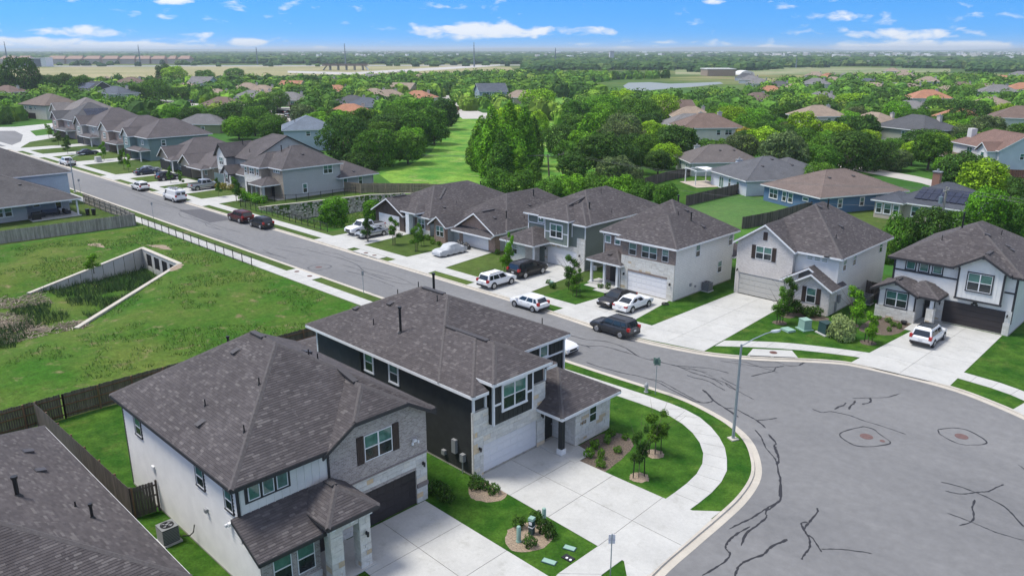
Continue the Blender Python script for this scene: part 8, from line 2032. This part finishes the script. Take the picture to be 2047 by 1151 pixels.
shrubs([(-32.0, 25.8), (-31.5, 26.2), (-31.0, 26.0), (-30.6, 25.8)], 'd', 'dark reddish shrub at the edge of the nearest drive', (.6, .9), 'shrubs along the nearest drive')
shrubs([(-32.6, 72.8), (-31.6, 72.5), (-30.6, 72.3), (-29.8, 72.6), (-32.2, 72.0), (-30.2, 71.9)], 'd', 'dark spiky shrub in the bed under the shuttered gable window', (.9, 1.3), 'shrubs under the shuttered window')
shrubs([(-25.2, 76.2), (-24.2, 75.9), (-23.4, 75.0), (-24.8, 74.3), (-23.2, 73.4), (-22.8, 74.8)], 'm', 'low shrub in the wide bed before the charcoal trimmed house', (.35, .65), 'shrubs of the wide bed')
tree('bush', -25.6, 68.3, 2.2, 'l', 'pale flowering shrub beside the dark green transformer box', cat='shrub', W_=2.9, name='shrub')
shrubs([(-83.2, 66.2), (-82.4, 66.0), (-84.4, 66.8), (-82.0, 66.9)], 'm', 'garden shrub under the brown brick window', (.6, .9), 'shrubs under the brown brick window')
shrubs([(-79.6, 65.9), (-78.4, 65.9), (-69.4, 68.0), (-66.4, 65.9), (-65.2, 65.9), (-62.4, 65.6)], 'm', 'low foundation shrub along the brick bungalow front', (.5, .8), 'foundation shrubs on the north side')
shrubs([(-53.9, 63.6), (-53.3, 64.2), (-56.0, 62.8), (-50.9, 65.6), (-50.0, 65.8), (-54.6, 61.9)], 'd', 'small shrub on the lawn before the three-post porch', (.5, .8), 'shrubs before the three-post porch')
shrubs([(-129+i*.9, 64.2+.5*math.sin(i*2)) for i in range(8)], 'b', 'flowering garden shrub along the porch of the blue grey house', (1.1, 1.7), 'flower bed shrubs of the blue grey house')
shrubs([(-147+i*1.1, 66.5+.7*math.sin(i*3)) for i in range(8)], 'g', 'reddish garden shrub before the white steep gable', (.9, 1.4), 'garden shrubs before the white gable')
shrubs([(-121.5-i*.8, 41.4+.2*math.sin(i*2)) for i in range(5)], 'm', 'small shrub along the grey fence of the patio yard', (.9, 1.4), 'shrubs in the patio yard')

# ---- the rest of the wood: seeded over the ground with the houses, streets and meadows left free
def inpoly(x, y, P):
    c = False; j = len(P)-1
    for i in range(len(P)):
        if (P[i][1] > y) != (P[j][1] > y) and x < (P[j][0]-P[i][0])*(y-P[i][1])/(P[j][1]-P[i][1])+P[i][0]: c = not c
        j = i
    return c
def gp(L_): return [G(x, y) for x, y in L_]
FREE = [gp(L_) for L_ in (
    [(740, 350), (800, 335), (905, 236), (860, 228), (840, 215), (895, 188), (905, 190), (925, 222), (1130, 238), (1160, 215), (1180, 200), (1060, 190), (1000, 232), (1100, 245), (1120, 250), (1200, 345), (1000, 400)],
    [(200, 212), (225, 196), (330, 196), (440, 215), (610, 220), (600, 275), (530, 262), (540, 240), (440, 238), (400, 246), (300, 230)],
    [(1150, 172), (1230, 160), (1400, 156), (1600, 140), (1560, 176), (1500, 200), (1400, 208), (1300, 212), (1200, 204)],
    [(1270, 372), (1360, 335), (1500, 375), (1640, 400), (1640, 350), (1560, 318), (1620, 300), (1700, 330), (1850, 345), (2047, 385), (2047, 420), (1860, 375), (1840, 420), (1760, 500), (1690, 470), (1440, 470), (1350, 420)],
    [(0, 180), (300, 172), (480, 170), (700, 164), (900, 158), (1100, 152), (1100, 120), (0, 120)],
    [(1330, 170), (1560, 172), (1960, 152), (1960, 128), (1330, 128)])]
for L_ in FREE: pass
NORTH = [(-330, 110), (-125, 108), (-95, 96), (-12, 97), (40, 97), (40, 56), (-330, 56)]
GRID = {}
def add_occ(x, y, r_): GRID.setdefault((int(x//20), int(y//20)), []).append((x, y, r_))
for b_ in TREES: add_occ(*b_)
for x, y, r_ in [b_ for b_ in BLD if math.hypot(b_[0], b_[1]) > 50]:
    add_occ(x, y, r_); d = math.hypot(x, y)
    for k in (11, 22): add_occ(x*(1-k/d), y*(1-k/d), r_*.95)
def ok(x, y, r_):
    if y < 100 and x > -330: return False
    if inpoly(x, y, NORTH): return False
    for P in FREE:
        if inpoly(x, y, P): return False
    gx, gy = int(x//20), int(y//20)
    for i in (-1, 0, 1):
        for j in (-1, 0, 1):
            for (a, b_, c) in GRID.get((gx+i, gy+j), ()):
                if (a-x)**2+(b_-y)**2 < (c*.85+r_*.72)**2: return False
    return True
def project(X, Y, Z=0):
    v = Vector((X, Y, Z-CAM_H)); d = v.dot(FW)
    return (CX+FPX*v.dot(RT)/d, CY-FPX*v.dot(UP)/d, d)
cand = []
random.seed(77)
fa = math.atan2(FW.y, FW.x)
for _ in range(60000):
    a = fa+random.uniform(-.62, .62); d = math.sqrt(random.uniform(150**2, 760**2)); x, y = d*math.cos(a), d*math.sin(a)
    px_, py_, _d = project(x, y)
    if not (-60 < px_ < 2110): continue
    r_ = random.uniform(3.2, 5.6)
    # the left dry side thins out, streets between the roofs stay open
    if px_ < 620 and d > 620: continue
    if d > 560 and px_ < 1100 and random.random() < .3: continue
    if not ok(x, y, r_): continue
    add_occ(x, y, r_); cand.append((_d, x, y, r_))
cand.sort()
print('wood', len(cand))
NEAR = 175
wt_ = ['m', 'm', 'd', 'b', 'm', 'd', 'y', 'b', 'o']
its = []
for i, (d, x, y, r_) in enumerate(cand[:NEAR]):
    tn = random.choice(wt_); px_ = project(x, y)[0]
    hx, hy, hw = min(HW, key=lambda q_: (q_[0]-x)**2+(q_[1]-y)**2); dx = (x-hx)*RT.x+(y-hy)*RT.y; dy = (x-hx)*_fh.x+(y-hy)*_fh.y
    rel = ('right of' if dx > 0 else 'left of') if abs(dx) > abs(dy) else ('behind' if dy > 0 else 'before')
    its.append(('%s %s tree %s the house %s' % ('large' if r_ > 4.6 else 'small', TONE[tn][1], rel, hw), px_, i, x, y, r_, tn))
ORD = 'leftmost second third fourth fifth sixth seventh eighth ninth tenth eleventh twelfth'.split()
for base, px_, i, x, y, r_, tn in its:
    same = sorted(q_[1] for q_ in its if ' '.join(q_[0].split()[:14]) == ' '.join(base.split()[:14]))
    if len(same) > 1: base = ORD[min(11, same.index(px_))]+' '+base
    tree('round' if i % 3 else 'oak', x, y, r_*random.uniform(1.35, 1.8), tn, ' '.join(base.split()[:16]), group='trees of the wooded neighbourhood', W_=2*r_)
# beyond those: the wood as one mass of real crowns, a separate mesh per tone
def k_mass(c):
    st = [(0, (.035, .080, .018)), (.35, (.06, .14, .020)), (.65, (.10, .21, .022)), (.85, (.14, .25, .025)), (1, (.2, .28, .045))]
    n = c['ramp'](c['noise'](.035, 2), [(.3, (.75,)*3), (.7, (1.3,)*3)])
    r = c['ramp'](c['geo'].outputs['Random Per Island'], [(0, (.55,)*3), (1, (1.5,)*3)])
    t_ = c['N'].new('ShaderNodeTexVoronoi'); t_.inputs['Scale'].default_value = .085; c['L'](c['geo'].outputs['Position'], t_.inputs['Vector'])
    b_ = c['ramp'](t_.outputs['Color'], [(p*.9+.05, q_) for p, q_ in st])
    return c['mix'](1, c['mix'](1, b_, n, 'MULTIPLY'), r, 'MULTIPLY')
M_mass = mat('distant_foliage', (.05, .1, .02), .85, kind=k_mass, spec=.1)
mb = MB(); rg = random.Random(9)
def blob_(x, y, r_, h, n=6):
    i = len(mb.v); ph = rg.uniform(0, 6.28)
    rings = [(1.0, .0), (1.08, .45), (.72, .85)]
    for k_, (f, z) in enumerate(rings):
        for k in range(n): a = ph+6.283*k/n+k_*.3; q_ = r_*f*rg.uniform(.75, 1.15); mb.v.append((x+q_*math.cos(a), y+q_*math.sin(a), h*z*rg.uniform(.85, 1.1)))
    mb.v.append((x, y, h))
    for k_ in range(2):
        for k in range(n): a, b_ = i+k_*n+k, i+k_*n+(k+1) % n; mb.f.append((a, b_, b_+n, a+n)); mb.mi.append(0)
    for k in range(n): mb.f.append((i+2*n+k, i+2*n+(k+1) % n, i+3*n)); mb.mi.append(0)
for (d, x, y, r_) in cand[NEAR:]:
    H_ = r_*rg.uniform(1.3, 1.8); n = 170 if d < 420 else 90; sz = .95 if d < 420 else 1.3
    blob_(x, y, r_*.78, H_*.93, 8); sz *= .8
    Ls = [(rg.uniform(-.45, .45)*r_, rg.uniform(-.45, .45)*r_, H_*rg.uniform(.4, .8), r_*rg.uniform(.42, .62)) for _ in range(5)]
    for k in range(n):
        l = Ls[k % 5]; u = rg.uniform(-.5, 1); th = rg.uniform(0, 6.283); s = math.sqrt(1-u*u); nv = Vector((s*math.cos(th), s*math.sin(th), u))
        p = Vector((x+l[0], y+l[1], l[2]))+nv*l[3]; nv = (nv+Vector((rg.gauss(0, .3), rg.gauss(0, .3), .2+rg.gauss(0, .3)))).normalized()
        a = nv.orthogonal().normalized(); b_ = nv.cross(a); ro = rg.uniform(0, 6.28); a, b_ = a*math.cos(ro)+b_*math.sin(ro), b_*math.cos(ro)-a*math.sin(ro); q_ = sz*rg.uniform(.6, 1.2)
        i = len(mb.v); mb.v += [tuple(p+a*q_*.6), tuple(p+b_*q_*.5), tuple(p-a*q_*.6), tuple(p-b_*q_*.5)]; mb.f.append((i, i+1, i+2, i+3)); mb.mi.append(0)
tag(obj('distant_wood', mb, M_mass), 'the continuous wood of rounded treetops between the far roofs and the dry fields', 'trees', kind='stuff')
# far tree belts and open country up to the horizon
mb = MB(); rg = random.Random(15)
from mathutils import noise as mnoise
for row0, row1, cnt, dens in ((145, 129, 2600, 0), (129, 119, 5200, 1), (119, 112, 5200, 2), (112, 107, 3600, 3), (107, 104, 2400, 4)):
    k = 0; tries = 0
    while k < cnt and tries < cnt*12:
        tries += 1; px_ = rg.uniform(-120, 2170); py_ = rg.uniform(row1, row0); x, y = G(px_, py_)
        if dens == 0:
            if px_ < 1050 or (1340 < px_ < 1940 and py_ < 150 and mnoise.noise(Vector((x*.01, y*.01, 0))) < .25): continue
            if 1100 < px_ < 1340 and py_ > 141: continue
        elif mnoise.noise(Vector((x*.0016, y*.0016, dens*3.1)))+.35*mnoise.noise(Vector((x*.006, y*.006, 5)))+(.22 if px_ < 1500 else -.05)+(.15 if dens == 1 else 0) < .05: continue
        if dens == 1 and px_ < 1000 and py_ > 128.0: continue
        blob_(x, y, rg.uniform(5, 9)*(1+dens*.45), rg.uniform(6, 11)*(1+dens*.08)); k += 1
mass_far = tag(obj('far_woodland', mb, mat('far_foliage', (.03, .06, .02), .9, spec=.1, kind=k_island, stops=[(0, (.022, .055, .024)), (.5, (.040, .090, .030)), (.85, (.065, .125, .034)), (1, (.11, .16, .05))], fine=.1, patch=.2)), 'far dark woodland belts reaching to the hazy horizon', 'woodland', kind='stuff')
mb = MB()
k = 0
while k < 420:
    px_ = rg.uniform(120, 1050) if k < 300 else rg.uniform(0, 2047); py_ = rg.uniform(122, 128) if k < 300 else rg.uniform(128, 134); x, y = G(px_, py_)
    blob_(x, y, rg.uniform(4, 8), rg.uniform(5, 9)); k += 1
# hedge line along the near side of the dry field
for i in range(700):
    px_ = rg.uniform(-20, 1010); yy = 178-(px_/1010)*18+rg.uniform(-4, 5); x, y = G(px_, yy); blob_(x, y, rg.uniform(2.5, 5), rg.uniform(3, 6))
tag(obj('field_hedge', mb, MATS['far_foliage']), 'hedges and scrub along the edges of the dry field', 'hedge', kind='stuff')

# ---- far buildings
def farbox(name, label, px_, py_, wpx, h, d_, wc, rc, ridge=True, grp=None, rz=None):
    X, Y = G(px_, py_); D = DIST(X, Y); W_ = wpx*D/FPX; rz = math.atan2(RT.y, RT.x) if rz is None else rz
    t = thing(name, label, 'building', (X, Y, 0), rz, grp)
    o = obj('wall', MB().box(-W_/2, W_/2, 0, d_, 0, h), M_ow, t, world=False); o.color = (*wc, 1)
    m_ = MB()
    if ridge:
        e = 1.0; m_.face([(-W_/2-e, -e, h), (W_/2+e, -e, h), (W_/2-2, d_/2, h+d_*.25), (-W_/2+2, d_/2, h+d_*.25)]); m_.face([(W_/2+e, d_+e, h), (-W_/2-e, d_+e, h), (-W_/2+2, d_/2, h+d_*.25), (W_/2-2, d_/2, h+d_*.25)])
        m_.face([(W_/2+e, -e, h), (W_/2+e, d_+e, h), (W_/2-2, d_/2, h+d_*.25)]); m_.face([(-W_/2-e, d_+e, h), (-W_/2-e, -e, h), (-W_/2+2, d_/2, h+d_*.25)])
    else: m_.box(-W_/2-.5, W_/2+.5, -.5, d_+.5, h, h+.8)
    o = obj('roof', m_, M_ow, t, world=False); o.color = (*rc, 1); return t
rf_ = (.28, .19, .15)
for i, (x0, x1) in enumerate(((95, 130), (132, 165), (168, 200), (205, 236), (240, 270), (272, 300), (302, 330), (335, 352), (356, 380), (0, 30), (34, 60))):
    farbox('townhouse', ('second', 'third', 'fourth', 'fifth', 'sixth', 'seventh', 'eighth', 'ninth', 'last', 'outermost', 'first')[i]+' from the left in the brown roofed townhouse row beyond the dry field', (x0+x1)/2, 128.5, x1-x0-2, 9, 22, (.40, .35, .32), rf_, grp='townhouse row beyond the dry field')
farbox('warehouse', 'dark modern building with white panels at the far left beyond the dry field', 58, 134, 52, 12, 30, (.10, .11, .13), (.5, .5, .5), False)
farbox('warehouse', 'white panelled cube at the right end of the dark modern building', 88, 134, 10, 13, 20, (.7, .7, .7), (.6, .6, .6), False)
farbox('barn', 'long tan hall with white flat roof beyond the pond', 1442, 153, 56, 6.5, 30, (.32, .24, .18), (.62, .62, .60), False)
X, Y = G(1494, 151); t = thing('quonset_hut', 'white round topped hut right of the long tan hall', 'building', (X, Y, 0), math.atan2(RT.y, RT.x))
mb2 = MB(); W_ = 30*DIST(X, Y)/FPX
pts = [(W_/2*math.cos(a), W_*.30*math.sin(a)) for a in [math.pi*k/12 for k in range(13)]]
for i in range(12): mb2.face([(pts[i][0], 0, pts[i][1]), (pts[i][0], 25, pts[i][1]), (pts[i+1][0], 25, pts[i+1][1]), (pts[i+1][0], 0, pts[i+1][1])])
mb2.face([(a, 0, b_) for a, b_ in pts][::-1]); obj('shell', mb2, mat('white_shell', (.62, .62, .60), .6), t, world=False)
farbox('silo_block', 'pale grey tower block among the far factories', 1223, 126, 8, 22, 20, (.5, .5, .5), (.5, .5, .5), False)
farbox('silo_block', 'white factory beside the pale tower block', 1238, 128, 14, 9, 20, (.7, .7, .7), (.6, .6, .6), False)
# white sheds and pale roofs scattered over the plain
rgb_ = random.Random(6); m1_ = MB()
for i in range(420):
    px_ = rgb_.uniform(560, 2047); py_ = rgb_.choice((rgb_.uniform(106, 112), rgb_.uniform(110, 122))); X, Y = G(px_, py_); D = DIST(X, Y); w_ = rgb_.uniform(2, 12)*D/FPX; dd = w_*rgb_.uniform(.3, 1); h = rgb_.uniform(5, 9)
    if px_ < 1500 and rgb_.random() < .45: continue
    m1_.box(X-w_/2, X+w_/2, Y-dd/2, Y+dd/2, 0, h*1.7)
tag(obj('distant_sheds', m1_, mat('pale_sheds', (.55, .55, .53), .7, kind=k_island, stops=[(0, (.40, .38, .36)), (.5, (.62, .61, .59)), (1, (.8, .8, .8))])), 'pale sheds and roofs scattered over the hazy plain', 'buildings', kind='stuff')
m1_ = MB()
for i in range(520):
    px_ = rgb_.uniform(1560, 2060); py_ = rgb_.uniform(121, 131); X, Y = G(px_, py_); w_ = rgb_.uniform(10, 18); m1_.box(X-w_/2, X+w_/2, Y-w_/2, Y+w_/2, 0, rgb_.uniform(4, 7))
tag(obj('distant_estate', m1_, mat('estate_roofs', (.3, .28, .27), .9, kind=k_island, stops=[(0, (.16, .14, .14)), (.5, (.26, .24, .24)), (1, (.42, .40, .38))])), 'dense far housing estate of grey brown roofs on the right', 'buildings', kind='stuff')
# highway overpass and parked machines by the dry field
X, Y = G(690, 141); t = thing('overpass', 'flat concrete highway overpass crossing the dry field', 'bridge', (X, Y, 0), math.atan2(RT.y, RT.x)+.05)
Wd = 90*DIST(X, Y)/FPX
obj('deck', MB().box(-Wd/2, Wd/2, 0, 14, 5.6, 7.0), M_kerb, t, world=False); obj('parapet', MB().box(-Wd/2, Wd/2, -.4, 0, 5.4, 8.0), mat('overpass_brown', (.22, .17, .14), .9), t, world=False)
for i in range(5): obj('pier', MB().box(-Wd/2+8+i*(Wd-16)/4, -Wd/2+9.5+i*(Wd-16)/4, 2, 12, 0, 5.6), M_kerb, t, world=False)
for s_ in (-1, 1): m_ = MB(); m_.face([(s_*Wd*.5, 0, 0), (s_*Wd*.5, 14, 0), (s_*Wd*.42, 14, 5.6), (s_*Wd*.42, 0, 5.6)]); obj('abutment', m_, M_white, t, world=False)
# steel transmission poles
for (x, yb, yt, l) in ((948, 134, 85, 'tall steel transmission pole in the centre of the far field'), (691, 131, 87, 'tall steel transmission pole above the overpass'), (17, 134, 83, 'tall steel transmission pole at the far left'), (281, 131, 90, 'steel transmission pole behind the townhouses'),
                       (515, 130, 95, 'slim far transmission pole left of centre'), (1292, 137, 117, 'pale transmission pole beyond the pond'), (1591, 136, 110, 'pale transmission pole on the right plain'), (1110, 131, 96, 'faint thin mast on the horizon right of centre')):
    X, Y = G(x, yb); Ht = Zat(X, Y, yt); t = thing('transmission_pole', l, 'pylon', (X, Y, 0), math.atan2(RT.y, RT.x)); k_ = DIST(X, Y)/FPX
    obj('shaft', MB().tube([(0, 0, 0), (0, 0, Ht)], [1.6*k_, .5*k_], 8), mat('pylon_steel', (.14, .17, .2), .6), t, world=False)
    for f in (.62, .74, .86): obj('arm', MB().box(-1.5*k_, 1.5*k_, -.2, .2, Ht*f, Ht*f+.4*k_), MATS['pylon_steel'], t, world=False)
# low hills that close the plain
mb = MB(); N_ = 120; Aa = [fa-.8+1.6*i/N_ for i in range(N_+1)]; prev = None
for ri, (rad, hh) in enumerate(((9000, 0), (13000, 25), (17000, 60), (24000, 0))):
    cur = []
    for a in Aa: cur.append((rad*math.cos(a), rad*math.sin(a), max(0, hh*(.8+1.1*mnoise.noise(Vector((a*5, ri*2.0, 1)))))-(5 if hh == 0 else 0)))
    if prev:
        for i in range(N_): mb.face([prev[i], prev[i+1], cur[i+1], cur[i]][::-1])
    prev = cur
struct('hills', mb, mat('hill_scrub', (.05, .08, .03), .95, var=.4, vscale=.001))

# ---- grasses, reeds and weeds round the basin
mb = MB(); rg = random.Random(3)
def blade(x, y, z, h, w_, lean=.4):
    a = rg.uniform(0, 6.28); b_ = rg.uniform(0, 6.28); i = len(mb.v)
    mb.v += [(x-w_*math.cos(a), y-w_*math.sin(a), z), (x+w_*math.cos(a), y+w_*math.sin(a), z), (x+h*lean*math.cos(b_), y+h*lean*math.sin(b_), z+h)]; mb.f.append((i, i+1, i+2)); mb.mi.append(0)
for _ in range(26000):
    y = rg.uniform(12, 37.2); x = rg.uniform(-106, -78)
    t = max(0, (37.7-y)/16); xl = WA[0]+(WC[0]-WA[0])*t; xr = WB[0]+(WD[0]-WB[0])*t
    if not (xl+.4 < x < xr-.5): continue
    if mnoise.noise(Vector((x*.22, y*.22, 2)))+(.35 if y > 24 else -.12) < 0: continue
    blade(x, y, basin_f(x, y), rg.uniform(.35, .95), .03)
tag(obj('reeds', mb, mat('reed_green', (.03, .08, .02), .9, kind=k_island, stops=[(0, (.018, .05, .012)), (.6, (.03, .085, .016)), (1, (.07, .12, .035))])), 'dark green reeds filling the floor of the concrete basin', 'reeds', kind='stuff')
mb = MB()
for _ in range(36000):
    x = rg.uniform(-117, -60); y = rg.uniform(6, 43)
    if in_basin(x, y, -.4): continue
    n = mnoise.noise(Vector((x*.16, y*.16, 7)))+.5*mnoise.noise(Vector((x*.5, y*.5, 3)))
    if n < .05: continue
    z = basin_f(x, y) if BAS[0] < x < BAS[1] and BAS[2] < y < BAS[3] else GZ
    blade(x, y, z, rg.uniform(.12, .34), .035, .7)
for _ in range(9000):
    x = rg.uniform(-119, -96.5); y = rg.uniform(61.5, 90)
    if x < rx(y)+2.2: continue
    blade(x, y, rav_f(x, y), rg.uniform(.2, .7), .04, .6)
tag(obj('weeds', mb, mat('weed_green', (.04, .1, .02), .9, kind=k_island, stops=[(0, (.045, .125, .012)), (.6, (.07, .17, .018)), (.9, (.11, .19, .03)), (1, (.19, .18, .08))])), 'coarse weeds tufting the rough meadow round the basin', 'weeds', kind='stuff')
mb = MB()
for _ in range(2600):        # flood debris: sticks and straw
    y = rg.uniform(10, 23); x = rg.uniform(-97, -80)
    if mnoise.noise(Vector((x*.25, y*.25, 11))) < .02: continue
    a = rg.uniform(0, 3.14); l = rg.uniform(.15, .55); z = basin_f(x, y)+rg.uniform(.02, .14)
    mb.beam((x-l*math.cos(a), y-l*math.sin(a), z), (x+l*math.cos(a), y+l*math.sin(a), z+rg.uniform(-.05, .12)), .05, .03)
tag(obj('flood_debris', mb, mat('dead_sticks', (.25, .2, .15), .95, kind=k_island, stops=[(0, (.12, .09, .07)), (.6, (.26, .21, .16)), (1, (.40, .36, .28))])), 'heap of dead sticks and straw at the basin mouth', 'debris', kind='stuff')
def drape(name, cx, cy, rx_, ry_, rot, m_, f=basin_f, lift=.035):
    mb = MB(); n = 14; V = {}
    for i in range(n+1):
        for j in range(25):
            a = 6.283*j/24; q_ = i/n*(1+.22*math.sin(a*3+cx)+.12*math.sin(a*7+cy)); u, v = rx_*q_*math.cos(a), ry_*q_*math.sin(a)
            x = cx+u*math.cos(rot)-v*math.sin(rot); y = cy+u*math.sin(rot)+v*math.cos(rot); V[i, j] = (x, y, f(x, y)+lift*(1-.6*i/n))
    for i in range(n):
        for j in range(24): mb.face([V[i, j], V[i+1, j], V[i+1, j+1], V[i, j+1]])
    return struct(name, mb, m_)
drape('mud_patch', -86.5, 17.0, 4.6, 1.5, .5, M_straw); drape('mud_patch', -89.5, 13.2, 5.0, 1.3, .35, M_straw); drape('gravel_patch', -86.5, 11.2, 6.5, 1.0, .30, mat('pale_gravel', (.42, .40, .35), .95, var=.3, vscale=3, bump=1, bscale=10)); drape('mud_patch', -101.5, 15.5, 3.2, 1.0, .1, M_straw)
drape('dirt_patch', -104, 39.6, 2.2, .7, .2, M_mulch2); drape('dirt_patch', -92.5, 36.3, .8, 1.6, .3, M_mulch2); drape('dirt_patch', -111, 34, 1.6, .6, .2, M_mulch2)

# ------------------------------------------------------------------ haze
zt = 70
hz = MB().box(-15500, 9500, -14000, 15500, -5, zt)
HM = bpy.data.materials.new('haze_air'); HM.use_nodes = True; nt = HM.node_tree; nt.nodes.clear()
v = nt.nodes.new('ShaderNodeVolumePrincipled'); v.inputs['Density'].default_value = 1.3e-4; v.inputs['Color'].default_value = (.84, .94, 1.0, 1); v.inputs['Anisotropy'].default_value = .2
o_ = nt.nodes.new('ShaderNodeOutputMaterial'); nt.links.new(v.outputs[0], o_.inputs['Volume'])
tag(obj('haze', hz, HM), 'thin pale haze in the air over the plain', 'haze', kind='stuff')
print('objects', len(bpy.data.objects))
